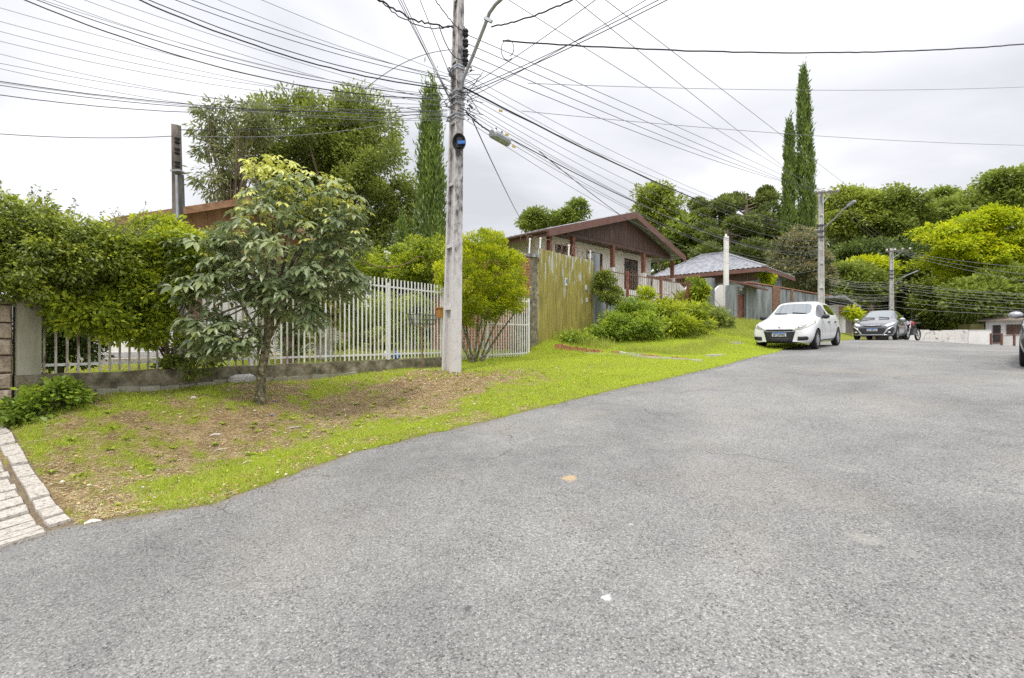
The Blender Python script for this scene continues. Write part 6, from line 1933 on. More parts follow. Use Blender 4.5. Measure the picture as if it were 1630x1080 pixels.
# local x forward
for nm, xw in (('front_wheel', .62), ('rear_wheel', -.62)):
    m_ = MB(); m_.tube([(xw+.27*math.cos(2*PI*i/24), 0, .30+.27*math.sin(2*PI*i/24)) for i in range(25)], .045, 8, caps=False); w_o = m_.build(nm, M['tyre'], mc, local=True, smooth=True)
    m_ = MB(); m_.tube([(xw+.225*math.cos(2*PI*i/24), 0, .30+.225*math.sin(2*PI*i/24)) for i in range(25)], .016, 6, caps=False)
    for q in range(5):
        a = 2*PI*q/5; m_.bar((xw, 0, .30), (xw+.22*math.cos(a), 0, .30+.22*math.sin(a)), .03, .03, up=(0,1,0))
    m_.disc((xw,-.04,.30), (0,1,0), .05, .08, 10); m_.build('rim', M['chrome'], w_o, local=True)
for s in (-1, 1):
    m_ = MB(); m_.tube([(.62, s*.08, .30), (.42, s*.08, .80), (.36, s*.07, .98)], .022, 6); m_.build('fork', M['chrome'], mc, local=True)
m_ = MB(); m_.tube([(.34,0,.95),(.2,0,.62),(-.1,0,.50),(-.45,0,.62),(-.62,0,.30)], .03, 6); m_.tube([(.34,0,.92),(.0,0,.80),(-.45,0,.74)], .025, 6); m_.build('frame', M['dark_steel'], mc, local=True)
m_ = MB(); m_.box(-.12,.16,-.12,.12,.28,.55); m_.tube([(.05,-.14,.42),(-.1,-.16,.28),(-.7,-.17,.34)], .04, 8); m_.build('engine', M['dark_steel'], mc, local=True)
m_ = MB()
bm = bmesh.new(); bmesh.ops.create_icosphere(bm, subdivisions=2, radius=1)
for v in bm.verts: v.co = Vector((.12+v.co.x*.26, v.co.y*.13, .86+v.co.z*.13))
m2 = bpy.data.meshes.new('tank'); bm.to_mesh(m2); bm.free(); M['red_paint'] = mat('red_bike_paint', [(.30,.02,.02),(.4,.04,.03)], .3, 4, bump=0); m2.materials.append(M['red_paint']); m2.polygons.foreach_set('use_smooth', [True]*len(m2.polygons)); link('tank', m2, mc)
m_ = MB(); m_.prism([(-.10,-.11,.84),(-.65,-.10,.86),(-.72,-.07,.94),(-.1,-.09,.90)], (0,.2,0)); m_.build('seat', M['plastic'], mc, local=True)
m_ = MB(); m_.tube([(.30,-.34,1.06),(.36,-.12,1.02),(.36,.12,1.02),(.30,.34,1.06)], .015, 6); m_.build('handlebar', M['dark_steel'], mc, local=True)
m_ = MB(); m_.tube([(.44,0,.88),(.52,0,.88)], [.07,.09], 10); m_.build('headlight', M['lens_clear'], mc, local=True)
m_ = MB(); m_.tube([(.62+.33*math.cos(a), 0, .30+.33*math.sin(a)) for a in [R(30+15*i) for i in range(8)]], .035, 6); m_.build('front_mudguard', M['red_paint'], mc, local=True)
for s in (-1, 1):
    m_ = MB(); m_.tube([(.32, s*.25, 1.05), (.30, s*.30, 1.22)], .008, 4); m_.disc((.31, s*.30, 1.24), (1,0,0), .06, .02, 10); m_.build('mirror', M['dark_steel'], mc, local=True)

# ================================================================== VEGETATION
LM = {}
LM['hedge'] = leaf_mat('vine_leaves', [(.04,.06,.014),(.10,.13,.022),(.20,.24,.03),(.38,.40,.035)], .35, .3, spec=.6)
LM['lemon'] = leaf_mat('yellow_green_leaves', [(.06,.095,.015),(.17,.22,.022),(.36,.39,.025),(.54,.51,.03)], .4, .35)
LM['greygreen'] = leaf_mat('grey_green_leaves', [(.07,.095,.045),(.15,.185,.08),(.26,.29,.12),(.48,.50,.08)], .38, .2, spec=.6)
LM['bush'] = leaf_mat('round_bush_leaves', [(.09,.13,.012),(.22,.27,.015),(.40,.42,.015),(.56,.52,.02)], .45, .35)
LM['broad'] = leaf_mat('broad_tree_leaves', [(.06,.08,.022),(.125,.155,.032),(.215,.25,.04),(.34,.37,.06)], .5, .3)
LM['sparse'] = leaf_mat('brownish_leaves', [(.07,.08,.04),(.13,.15,.06),(.20,.22,.08),(.30,.27,.14)], .5, .25)
LM['cypress'] = leaf_mat('cypress_leaves', [(.05,.08,.02),(.10,.145,.03),(.17,.225,.04),(.25,.31,.06)], .6, .2)
LM['conifer'] = leaf_mat('conifer_needles', [(.05,.07,.022),(.10,.125,.03),(.16,.19,.04),(.24,.26,.05)], .6, .15)
LM['forest'] = leaf_mat('forest_leaves', [(.065,.085,.02),(.12,.155,.03),(.20,.245,.04),(.31,.35,.055)], .55, .3)
LM['forest_dark'] = leaf_mat('dark_forest_leaves', [(.035,.055,.018),(.07,.10,.028),(.12,.16,.036),(.20,.23,.05)], .55, .25)
LM['forest_light'] = leaf_mat('light_forest_leaves', [(.09,.11,.025),(.17,.205,.035),(.28,.32,.045),(.40,.43,.06)], .55, .3)
LM['gold'] = leaf_mat('golden_leaves', [(.12,.16,.01),(.28,.34,.012),(.44,.48,.015),(.55,.54,.02)], .5, .35)
LM['rusty'] = leaf_mat('rusty_leaves', [(.06,.07,.035),(.11,.125,.06),(.19,.175,.08),(.40,.27,.12)], .6, .2)
LM['weed'] = leaf_mat('weed_leaves', [(.07,.11,.02),(.15,.215,.03),(.28,.345,.035),(.44,.47,.05)], .45, .3)
LM['blade'] = leaf_mat('grass_blades', [(.42,.35,.18),(.31,.30,.09),(.26,.32,.045),(.37,.425,.05)], .55, .35, spec=.25)
LM['straw'] = leaf_mat('straw', [(.20,.14,.07),(.38,.30,.16),(.55,.47,.28)], .8, .1)
LM['dead'] = leaf_mat('dead_leaves', [(.12,.06,.03),(.26,.14,.07),(.42,.27,.13),(.55,.50,.42)], .8, .1)

def gz(px, py, Y):
    p = P(px, py, Y); return Vector((p.x, p.y, H(p.x, p.y)))

# ---- left: vine hedge over the wall
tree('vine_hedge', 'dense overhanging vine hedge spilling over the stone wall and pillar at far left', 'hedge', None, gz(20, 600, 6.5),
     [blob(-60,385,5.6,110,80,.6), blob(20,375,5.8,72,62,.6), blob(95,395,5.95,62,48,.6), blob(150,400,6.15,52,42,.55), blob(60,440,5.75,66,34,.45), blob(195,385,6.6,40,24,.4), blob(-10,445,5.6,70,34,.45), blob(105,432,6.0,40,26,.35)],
     52000, LM['hedge'], leaf=(.05,.023), clumps=480, crad=.15, trunk_r=.05, trunk_h=.7, seed=3, tip_new=.55, droop=.55, shell=.7)  # high tip value paints light from above into the hedge leaf tint
# wispy shoots above it
g = random.Random(15)
o = thing('vine_shoots', gz(60, 600, 6.6), 'thin wispy dark shoots sticking out of the top of the vine hedge', 'vine')
m_ = MB(); lp_ = []; ld = []
for i in range(46):
    x = g.uniform(-10, 230); y = np.interp(x, [-10, 60, 110, 170, 230], [318, 332, 350, 362, 366])
    a = P(x, y+8, 5.9+g.uniform(-.2,.3)); b = a+Vector((g.uniform(-.12,.22), g.uniform(-.1,.1), g.uniform(.1,.34)))
    pts = curve_pts(a, b, 5, .06, g); m_.tube(pts, [.004,.003,.003,.002,.002,.001], 3)
    for k in range(9):
        p = pts[g.randrange(1, 6)]; lp_.append(tuple(p)); ld.append((g.uniform(-1,1), g.uniform(-1,1), g.uniform(-.6,.5)))
tag(m_.build('stems', BARK, o), kind='stuff')
lp_ = np.array(lp_); ld = unit(np.array(ld)); nn = RNG.normal(size=lp_.shape); nn[:, 2] += 1; nl = len(lp_)
link('leaves', quads_mesh('leaves', leaf_quads(lp_, ld, unit(nn), np.full(nl,.045), np.full(nl,.02)), RNG.random(nl)*.7, LM['hedge'], o.location), o)

# ---- yellow green shrub before the fence
tree('leafy_shrub', 'yellow green leafy shrub growing through the bar fence between pillar and grey green tree', 'shrub', None, gz(272, 622, 7.15),
     [blob(255,385,6.9,58,34,.45), blob(200,415,6.5,46,36,.4), blob(215,470,6.6,66,40,.4), blob(140,492,6.15,55,34,.3), blob(105,478,6.0,30,30,.25), blob(235,515,6.7,48,34,.35), blob(300,425,7.0,40,44,.4), blob(180,520,6.4,36,18,.25)],
     27000, LM['lemon'], leaf=(.07,.034), clumps=330, crad=.14, trunk_r=.045, trunk_h=.62, seed=5, tip_new=.28, droop=.25, nlimb=22, fork=P(262,545,7.1))
tree('low_shoots', 'dark leafy shoots sprouting round the shrub stem at the low wall', 'shrub', None, gz(280, 618, 7.1),
     [blob(300,570,7.1,32,32,.2), blob(268,585,7.1,20,18,.15), blob(330,565,7.3,22,20,.2)], 2600, LM['forest'], leaf=(.06,.03), clumps=50, crad=.09, trunk_r=.012, seed=6, nlimb=14, bend=.2) if False else tree('low_shoots', 'dark leafy shoots sprouting round the shrub stem at the low wall', 'shrub', None, gz(280, 618, 7.1),
     [blob(300,570,7.1,32,32,.2), blob(268,585,7.1,20,18,.15), blob(330,565,7.3,22,20,.2)], 2600, LM['forest'], leaf=(.06,.03), clumps=50, crad=.09, trunk_r=.012, seed=6, nlimb=14)

# ---- grey green tree with big palmate leaves
tb = gz(413, 640, 6.9)
gt_ = thing('grey_green_tree', tb, 'young tree with big grey green palmate leaves and lichen spotted trunk on the verge', 'tree')
blobs = [blob(440,395,6.9,95,80,.8), blob(428,335,6.9,48,42,.5), blob(435,275,6.9,42,26,.4), blob(480,300,6.9,48,38,.45), blob(530,325,7.0,42,40,.45), blob(548,375,6.9,40,38,.4), blob(520,440,6.9,55,44,.5), blob(320,405,6.8,42,40,.45), blob(355,450,6.8,52,40,.5), blob(300,460,6.7,42,26,.35), blob(325,520,6.7,44,32,.35), blob(372,535,6.7,34,24,.3), blob(455,475,6.8,60,32,.45), blob(562,452,7.0,26,20,.25), blob(575,335,7.0,16,14,.2), blob(340,560,6.7,26,18,.25), blob(395,555,6.8,24,20,.25), blob(490,505,6.9,34,20,.3), blob(412,262,6.9,14,12,.2), blob(365,385,6.9,26,20,.3)]
g = np.random.default_rng(77)
B = np.array(blobs); w = (B[:,3]*B[:,4]*B[:,5])**.62; w /= w.sum()
NL = 1250
bi = g.choice(len(B), NL, p=w); d = unit(g.normal(size=(NL,3))); r = .45+.55*g.random(NL)**.5
LP = B[bi,:3] + d*r[:,None]*B[bi,3:]
topz = LP[:,2]
def palmate(seed, nl=6, L_=.155, W_=.062):
    g_ = random.Random(seed); vs = []; fs = []
    for k in range(nl):
        a = R(-125+250*k/(nl-1)+g_.uniform(-8, 8)); ll = L_*(1-.35*abs(k-(nl-1)/2)/((nl-1)/2))*g_.uniform(.85,1.15); ww = W_*ll/L_
        dr_ = g_.uniform(.18,.5)
        dx, dy = math.cos(a), math.sin(a); sx_, sy = -dy, dx
        n0 = len(vs)
        pr = [(.0,0,0),(.02,.0,0),(.42,.5,.0),(.72,.42,0),(1,0,0)]
        z = lambda t: -dr_*ll*t*t
        def pt(t, s, up=0): return (dx*(t*ll+.02)+sx_*s*ww, dy*(t*ll+.02)+sy*s*ww, z(t)+up)
        vs += [pt(.0,0), pt(.4,.5,.012), pt(.72,.40,.008), pt(1,0), pt(.72,-.40,.008), pt(.4,-.5,.012), pt(.4,0,-.004), pt(.72,0,-.004)]
        fs += [(n0,n0+6,n0+1),(n0,n0+5,n0+6),(n0+6,n0+7,n0+2,n0+1),(n0+5,n0+4,n0+7,n0+6),(n0+7,n0+3,n0+2),(n0+4,n0+3,n0+7)]
    return vs, fs
variants = [palmate(s, 5+s % 3) for s in range(6)]
vmeshes = []
for vi, (vs, fs) in enumerate(variants):
    for tn in (0.12, .34, .5, .9):
        me = bpy.data.meshes.new('leaf'); me.from_pydata(vs, [], fs)
        a = me.attributes.new('tint', 'FLOAT', 'POINT'); a.data.foreach_set('value', [tn+.05*math.sin(i*.8) for i in range(len(vs))]); me.materials.append(LM['greygreen']); vmeshes.append(me)
order = np.argsort(LP[:,1] - .0*LP[:,2])
acc_v = []; acc_f = []; acc_t = []; nacc = 0
n_obj = 0
gg = random.Random(21)
cen = B[bi,:3]
for rank, i in enumerate(order):
    p = Vector(LP[i]); od = Vector(d[i]); 
    yaw = math.atan2(od.y, od.x) + gg.uniform(-.7,.7)
    tilt = gg.uniform(.1,.75)
    newl = (p.z > 3.35 + gg.uniform(-.5,.6)) or gg.random() < .05
    sc_ = gg.uniform(.7,1.2)*(.62 if newl else 1)
    vi = gg.randrange(6); ti = 3 if newl else gg.choice([0,0,1,1,1,2])
    M4 = Matrix.Translation(p-tb) @ Matrix.Rotation(yaw, 4, 'Z') @ Matrix.Rotation(tilt, 4, 'Y') @ Matrix.Rotation(gg.uniform(-.4,.4), 4, 'X') @ Matrix.Scale(sc_, 4)
    if n_obj < 300 and rank < 700 and gg.random() < .5:
        o = link('leaf', vmeshes[vi*4+ti], gt_); o.matrix_local = M4; n_obj += 1
    else:
        vs, fs = variants[vi]
        acc_v += [tuple(M4 @ Vector(v)) for v in vs]; acc_f += [tuple(q+nacc for q in f) for f in fs]; nacc += len(vs)
        acc_t += [[.12,.34,.5,.9][ti]+gg.uniform(-.05,.05)]*len(vs)
me = bpy.data.meshes.new('foliage'); me.from_pydata(acc_v, [], acc_f); a = me.attributes.new('tint', 'FLOAT', 'POINT'); a.data.foreach_set('value', acc_t); me.materials.append(LM['greygreen'])
tag(link('foliage', me, gt_), kind='stuff')
m_ = MB(); fk = P(438, 470, 6.9)
tp = [tb-Vector((0,0,.2)), P(416,600,6.9), P(424,550,6.9), P(428,520,6.9), fk]
m_.tube(tp, [.085,.062,.055,.048,.035], 9)
g_ = random.Random(9)
for k in range(34):
    t_ = Vector(LP[g_.randrange(NL)]); st = tp[g_.choice([2,3,4,4,4])]
    m_.tube(curve_pts(st, t_, 4, .25, g_), [.024,.018,.013,.009,.005], 5)
m_.build('trunk', M['lichen_bark'], gt_, smooth=True)

# ---- round yellow green bush tree
q = gz(757, 578, 11.9)
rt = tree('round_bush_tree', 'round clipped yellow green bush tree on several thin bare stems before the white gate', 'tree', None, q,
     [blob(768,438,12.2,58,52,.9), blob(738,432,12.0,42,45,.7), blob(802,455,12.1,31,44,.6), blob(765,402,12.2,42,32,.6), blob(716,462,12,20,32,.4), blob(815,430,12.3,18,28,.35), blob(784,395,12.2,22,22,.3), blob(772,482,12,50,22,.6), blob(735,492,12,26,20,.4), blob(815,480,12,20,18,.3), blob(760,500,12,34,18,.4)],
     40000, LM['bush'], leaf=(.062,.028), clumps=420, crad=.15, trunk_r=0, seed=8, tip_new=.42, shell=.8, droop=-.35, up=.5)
m_ = MB(); g_ = random.Random(4)
for k in range(9):
    b0 = q+Vector((g_.uniform(-.1,.1), g_.uniform(-.08,.08), -.1)); t_ = P(700+14*k+g_.uniform(-5,5), 490+g_.uniform(-20,15), 12.1+g_.uniform(-.3,.3))
    m_.tube(curve_pts(b0, t_, 6, .12, g_), [.04,.034,.03,.027,.024,.02,.014], 6)
    for j in range(2):
        t2 = t_+Vector((g_.uniform(-.4,.4), g_.uniform(-.4,.4), g_.uniform(.3,.8))); m_.tube(curve_pts(t_, t2, 3, .1, g_), [.014,.01,.007,.004], 4)
m_.build('trunk', M['lichen_bark'], rt, smooth=True)
tree('top_sprig', 'small darker sprig of another shrub showing above the round bush tree', 'shrub', None, gz(783, 560, 13.4),
     [blob(783,378,13.4,10,18,.2), blob(778,395,13.4,16,16,.2)], 700, LM['broad'], leaf=(.09,.035), clumps=20, crad=.10, trunk_r=.02, seed=10, nlimb=4)

# ---- big trees behind
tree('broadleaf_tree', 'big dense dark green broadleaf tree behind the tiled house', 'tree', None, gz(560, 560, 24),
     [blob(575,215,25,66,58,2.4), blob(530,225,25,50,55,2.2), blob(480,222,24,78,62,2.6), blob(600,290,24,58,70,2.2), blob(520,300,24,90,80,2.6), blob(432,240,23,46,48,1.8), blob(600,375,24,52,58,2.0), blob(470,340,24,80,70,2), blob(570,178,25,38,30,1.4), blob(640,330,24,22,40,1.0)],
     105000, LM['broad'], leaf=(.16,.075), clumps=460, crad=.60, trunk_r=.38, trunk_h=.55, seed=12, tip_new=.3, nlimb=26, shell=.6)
tree('sparse_tree', 'thin sparse tree with drooping brownish leaves left of the big dense tree', 'tree', None, gz(392, 560, 19),
     [blob(345,185,19,38,26,1.0), blob(392,185,19,34,24,1.0), blob(350,235,19,34,22,.8), blob(405,215,19,28,30,.8), blob(345,290,19,38,30,.9), blob(372,265,19,22,26,.8), blob(320,205,19,16,14,.4)],
     5200, LM['sparse'], leaf=(.23,.06), clumps=95, crad=.36, trunk_r=.10, trunk_h=.62, seed=13, tip_new=.3, droop=.8, nlimb=46, shell=.35)
def cypress(px, pyt, pyb, Y, hw, label, seed, n=16000, mat_='cypress', tops=1, leaf=(.22,.06), name='cypress_tree', lean=0, group=None, pw_=.8, split=.4):
    b = P(px, pyb, Y); t = P(px+lean, pyt, Y); base = Vector((b.x, b.y, H(b.x, b.y)))
    g = np.random.default_rng(seed); root = thing(name, base, label, 'tree', group)
    h = t.z-base.z; W = hw/F*Y
    ncl = 420
    u = g.random(ncl)**1.15
    pr = lambda u: W*np.clip((1-u)**pw_*1.0, .02, 1)*np.clip(.7+u*1.6, 0, 1)
    ang = g.random(ncl)*2*PI; rr = pr(u)*(.45+.6*g.random(ncl))
    sp = (g.integers(0, tops, ncl)-(tops-1)/2)*W*split*(u > .5)*np.clip((u-.5)*3, 0, 1)
    cx = base.x+(t.x-base.x)*u + rr*np.cos(ang)+sp; cy = base.y+rr*np.sin(ang); cz = base.z+.6+(h-.6)*u
    li = g.integers(0, ncl, n); off = g.normal(size=(n,3))*W*.10; off[:,2] *= 4.5
    pos = np.stack([cx[li], cy[li], cz[li]], 1)+off
    tip = np.stack([np.cos(ang[li])*.35, np.sin(ang[li])*.35, np.ones(n)], 1)+g.normal(size=(n,3))*.3
    nrm = np.stack([np.cos(ang[li]), np.sin(ang[li]), np.full(n,.3)], 1)+g.normal(size=(n,3))*.5
    s = .6+.8*g.random(n); tint = np.clip(.35+.4*(g.random(ncl)[li]-.5)+.5*(g.random(n)-.5), 0, 1)
    link('crown', quads_mesh('crown', leaf_quads(pos, unit(tip), unit(nrm), leaf[0]*s, leaf[1]*s), tint, LM[mat_], base), root)
    m_ = MB(); m_.tube([base-Vector((0,0,.2)), base+Vector(((t.x-base.x)*.5,0,h*.5)), Vector((t.x,t.y,t.z-.4))], [W*.16,W*.1,.02], 7); m_.build('trunk', BARK, root, smooth=True)
    return root
cypress(686, 160, 540, 21, 43, 'tall narrow dark green cypress with a thin split top just left of the concrete pole', 31, 20000, tops=2, pw_=.95, split=.22)
cypress(640, 362, 540, 18, 28, 'small young conifer below and left of the tall cypress beside the concrete pole', 32, 5000, leaf=(.14,.04))
cypress(1257, 194, 500, 46, 12, 'shorter of the two tall cypresses with a ragged brown top', 33, 15000, leaf=(.36,.10), mat_='cypress', tops=1, pw_=.35)
cypress(1288, 120, 500, 46, 18, 'tallest pointed cypress right of its ragged shorter twin', 34, 20000, leaf=(.36,.10), lean=-10, pw_=.5)

tree('hedge_bush', 'yellow green hedge plants behind the bar fence under the tall cypress', 'hedge', None, gz(655, 560, 15.5),
     [blob(665,410,15.5,45,26,.8), blob(640,430,15.2,50,22,.8), blob(690,425,15.5,30,40,.7), blob(585,418,15.5,30,26,.7)], 16000, LM['lemon'], leaf=(.09,.045), clumps=180, crad=.22, trunk_r=.06, seed=40, nlimb=14)
tree('dark_hedge', 'dark green hedge mass behind the white bars left of the concrete pole', 'hedge', None, gz(660, 565, 16.5),
     [blob(660,480,16.5,70,55,.9), blob(590,460,16.5,60,50,.9), blob(720,470,17,40,60,.8)], 20000, LM['forest_dark'], leaf=(.11,.06), clumps=200, crad=.25, trunk_r=.06, seed=41, nlimb=12)
tree('yard_shrub', 'broad yellow green shrub seen through the white bars behind the fence', 'shrub', None, gz(600, 570, 13.0),
     [blob(555,520,12.6,45,36,.6), blob(610,510,13,50,46,.7), blob(480,540,12,34,26,.5), blob(655,515,13.2,38,40,.6)], 16000, LM['lemon'], leaf=(.07,.035), clumps=180, crad=.17, trunk_r=.03, seed=42, nlimb=20, tip_new=.12)
tree('ivy_trunk', 'dark ivy covered stump behind the fence bars right of the grey green tree trunk', 'shrub', None, gz(462, 575, 9.3),
     [blob(462,500,9.3,17,60,.2), blob(455,440,9.3,28,34,.35), blob(466,548,9.3,16,26,.2)], 5200, LM['forest_dark'], leaf=(.06,.035), clumps=70, crad=.10, trunk_r=.13, trunk_h=.8, seed=43, nlimb=8)
tree('dark_shrub', 'dark shrub behind the bars at the left end next to the concrete pillar', 'shrub', None, gz(95, 590, 7.6),
     [blob(95,520,7.6,38,50,.4), blob(85,460,7.6,40,40,.4), blob(130,480,8.0,40,40,.4), blob(75,545,7.4,26,44,.4), blob(125,550,7.8,30,36,.4)], 11000, LM['forest_dark'], leaf=(.07,.035), clumps=130, crad=.14, trunk_r=.05, seed=44, nlimb=10)
tree('climbing_shrub', 'green climbing shrub on the yard fence at middle height behind the grey green tree', 'shrub', None, gz(400, 570, 10.5),
     [blob(400,430,10.5,55,45,.5), blob(480,440,10.8,40,45,.5), blob(340,400,10.5,40,30,.5), blob(430,510,10.5,34,44,.4), blob(545,485,11.3,32,46,.4), blob(500,460,11,40,40,.4)], 17000, LM['broad'], leaf=(.08,.04), clumps=170, crad=.2, trunk_r=.05, seed=45, nlimb=10)
tree('corner_weed', 'broad leaved weed clump at the foot of the stone wall, bottom left', 'weed', None, gz(70, 672, 5.55),
     [blob(45,655,5.55,36,22,.22), blob(85,630,5.75,34,22,.2), blob(28,668,5.5,22,12,.15), blob(112,628,5.9,22,16,.15)], 2600, LM['weed'], leaf=(.075,.045), clumps=110, crad=.09, trunk_r=.008, seed=46, nlimb=40, tip_new=.1, up=1.2)

# ---- wild bushes before the grey wall
WG = 'wild bushes along the grey boundary wall'
for i, (bl, mt, nn_, lf, lab) in enumerate([
    ([blob(985,520,16.6,28,18,.6), blob(1015,507,17,26,20,.6), blob(1000,500,17,14,18,.4), blob(960,530,16.2,20,10,.4), blob(1030,522,16.4,26,16,.6), blob(925,541,15.6,26,6,.3)], 'weed', 18000, (.11,.045), 'bushy green weed mass nearest the yellow gate before the grey wall'),
    ([blob(1055,505,18,24,22,.6), blob(1088,502,18.2,26,18,.6), blob(1070,522,17.3,30,18,.6), blob(1105,515,18.2,26,18,.7), blob(1042,495,18,10,14,.3)], 'lemon', 20000, (.17,.04), 'tallest middle bush with long pointed leaves before the grey wall'),
    ([blob(1130,512,21,22,18,.7), blob(1148,518,21.5,16,13,.6)], 'broad', 12000, (.12,.05), 'darker right hand bush beside the red brown gate frame')]):
    tree('wild_bush', lab, 'bush', WG, gz(*[(990,535,16.6),(1075,530,18),(1135,525,21)][i]), bl, nn_, LM[mt], leaf=lf, clumps=150, crad=.27, jitter=.7, trunk_r=.03, seed=50+i, nlimb=16, tip_new=.3, up=.7)
tree('small_tree', 'small bushy tree with thin pale stem against the grey wall right of the yellow gate', 'tree', None, gz(966, 535, 17.2),
     [blob(966,462,17.2,20,20,.4), blob(958,450,17.2,14,16,.3), blob(980,472,17.2,14,14,.3)], 5500, LM['broad'], leaf=(.09,.04), clumps=60, crad=.16, trunk_r=.035, trunk_h=.75, seed=55, nlimb=14, tip_new=.35)
tree('loquat_shrub', 'shrub with upright yellowish leaves rising over the wall before the second house', 'shrub', None, gz(1108, 520, 23.5),
     [blob(1108,468,23.5,17,22,.5), blob(1090,480,23.5,14,12,.4)], 3800, LM['lemon'], leaf=(.20,.07), clumps=50, crad=.22, trunk_r=.04, seed=56, nlimb=10)
tree('light_weed', 'pale yellow shoots sprouting above the wall rail in front of the porch', 'weed', None, gz(1030, 520, 19.6),
     [blob(1030,470,19.6,12,14,.3)], 900, LM['gold'], leaf=(.12,.05), clumps=20, crad=.16, trunk_r=.02, seed=57, nlimb=6)
tree('drooping_plant', 'bright yellow green drooping plant over the dark wall left of the grey car', 'plant', None, gz(1356, 535, 34),
     [blob(1356,499,34,8,7,.4), blob(1364,504,34,7,5,.3)], 900, LM['gold'], leaf=(.34,.08), clumps=16, crad=.2, trunk_r=.06, seed=58, nlimb=8, droop=.7)
tree('yellow_bush', 'small round yellow bush behind the wall with tile coping, left of the rusty tree', 'bush', None, gz(1212, 500, 33),
     [blob(1203,437,33,9,9,.4), blob(1219,445,33,14,11,.5)], 4200, LM['gold'], leaf=(.14,.07), clumps=60, crad=.2, trunk_r=.05, seed=59, nlimb=6)
tree('rusty_tree', 'round tree with rusty orange new leaves on top, below the two cypresses', 'tree', None, gz(1275, 500, 42),
     [blob(1275,425,42,46,44,2.2), blob(1270,392,42,34,24,1.6), blob(1300,440,42,26,30,1.4)], 24000, LM['rusty'], leaf=(.24,.10), clumps=240, crad=.5, trunk_r=.16, seed=60, nlimb=12, tip_new=.45)

# ---- far trees: each its own thing
FT = 'trees of the wood beyond the houses'
def ft(label, bl, mt, n=9000, leaf=(.55,.34), clumps=110, crad=1.3, seed=0, base=None, Y=60, **kw):
    px = sum((b[0]/b[1]*F+815) for b in bl)/len(bl)
    p = P(px, 541, Y); b = (p.x, p.y, H(p.x, p.y))
    kw.setdefault('trunk_r', .28); kw.setdefault('trunk_h', .6)
    return tree('far_tree', label, 'tree', FT, b, bl, n, LM[mt], leaf=leaf, clumps=clumps, crad=crad, seed=seed, **kw)
def bb(px, py, Y, rx, ry): return blob(px, py, Y, rx, ry, rx/F*Y*.8)
ft('small flat topped pine crown showing left of the house roof ridge', [bb(855,346,56,19,8), bb(854,356,56,26,7)], 'forest', 5500, crad=.7, seed=101, Y=56, leaf=(.4,.16), clumps=60)
ft('second pine crown just above the left roof slope of the gabled house', [bb(905,346,56,24,9), bb(922,332,56,14,9), bb(900,354,56,26,8)], 'forest', 6500, crad=.7, seed=102, Y=56, leaf=(.4,.16), clumps=60)
ft('bright pine with open crown right behind the gable peak', [bb(1040,318,60,28,18), bb(1060,335,60,34,24), bb(1030,340,60,24,20), bb(1075,368,60,30,28)], 'forest_light', 14000, crad=.9, seed=103, Y=60, leaf=(.4,.2), clumps=110)
ft('green tree filling the gap right of the gable behind the hip roof', [bb(1100,385,58,40,30), bb(1130,400,58,40,28), bb(1085,400,58,30,24)], 'forest', 12000, seed=104, Y=58)
# araucarias: ball clumps at branch ends
AG = 'dark conifers with round needle balls behind the hip roof'
def araucaria(px, pyt, Y, wpx, label, seed, nb=26, hpx=90):
    g = np.random.default_rng(seed); p = P(px, 541, Y); base = Vector((p.x, p.y, H(p.x, p.y))); root = thing('araucaria', base, label, 'tree', AG)
    top = P(px, pyt, Y); W = wpx/F*Y; Hh = hpx/F*Y
    pos = []; tip = []; nrm = []; tn = []
    m_ = MB(); m_.tube([base-Vector((0,0,.3)), Vector((top.x, top.y, top.z-Hh*.5)), Vector((top.x,top.y,top.z-.3))], [.45,.3,.12], 8)
    for k in range(nb):
        a = g.random()*2*PI; u = g.random(); rr = W*(.35+.65*g.random()**.5)*(1-.25*u)
        c = Vector((top.x+math.cos(a)*rr, top.y+math.sin(a)*rr, top.z-Hh*(1-u)*.95 - .3*rr*.3)); rad = (.75+.55*g.random())*1.05
        st = Vector((top.x, top.y, c.z-rr*.35)); m_.tube([st, st.lerp(c,.6)+Vector((0,0,-.15)), c], [.12,.08,.05], 5)
        n = 620; dd = unit(g.normal(size=(n,3))); dd[:,2] = dd[:,2]*.8+.1
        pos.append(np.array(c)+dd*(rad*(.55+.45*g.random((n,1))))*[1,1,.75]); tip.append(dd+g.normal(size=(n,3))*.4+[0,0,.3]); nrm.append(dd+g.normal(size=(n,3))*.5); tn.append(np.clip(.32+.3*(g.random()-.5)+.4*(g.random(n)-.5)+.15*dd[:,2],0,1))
    pos = np.concatenate(pos); tip = unit(np.concatenate(tip)); nrm = unit(np.concatenate(nrm)); n = len(pos)
    link('crown', quads_mesh('crown', leaf_quads(pos, tip, nrm, np.full(n,.42), np.full(n,.17)), np.concatenate(tn), LM['conifer'], base), root)
    m_.build('trunk', BARK, root, smooth=True)
araucaria(1135, 315, 58, 46, 'dark conifer with round needle balls, left one of the three behind the hip roof', 111, 26, 95)
araucaria(1188, 308, 60, 42, 'dark conifer with round needle balls, middle one of the three, highest crown', 112, 26, 90)
araucaria(1222, 320, 56, 36, 'dark conifer with round needle balls, right one touching the ragged cypress', 113, 22, 95)
araucaria(1160, 345, 52, 50, 'lower dark conifer with round needle balls just over the grey hip roof', 114, 26, 80)
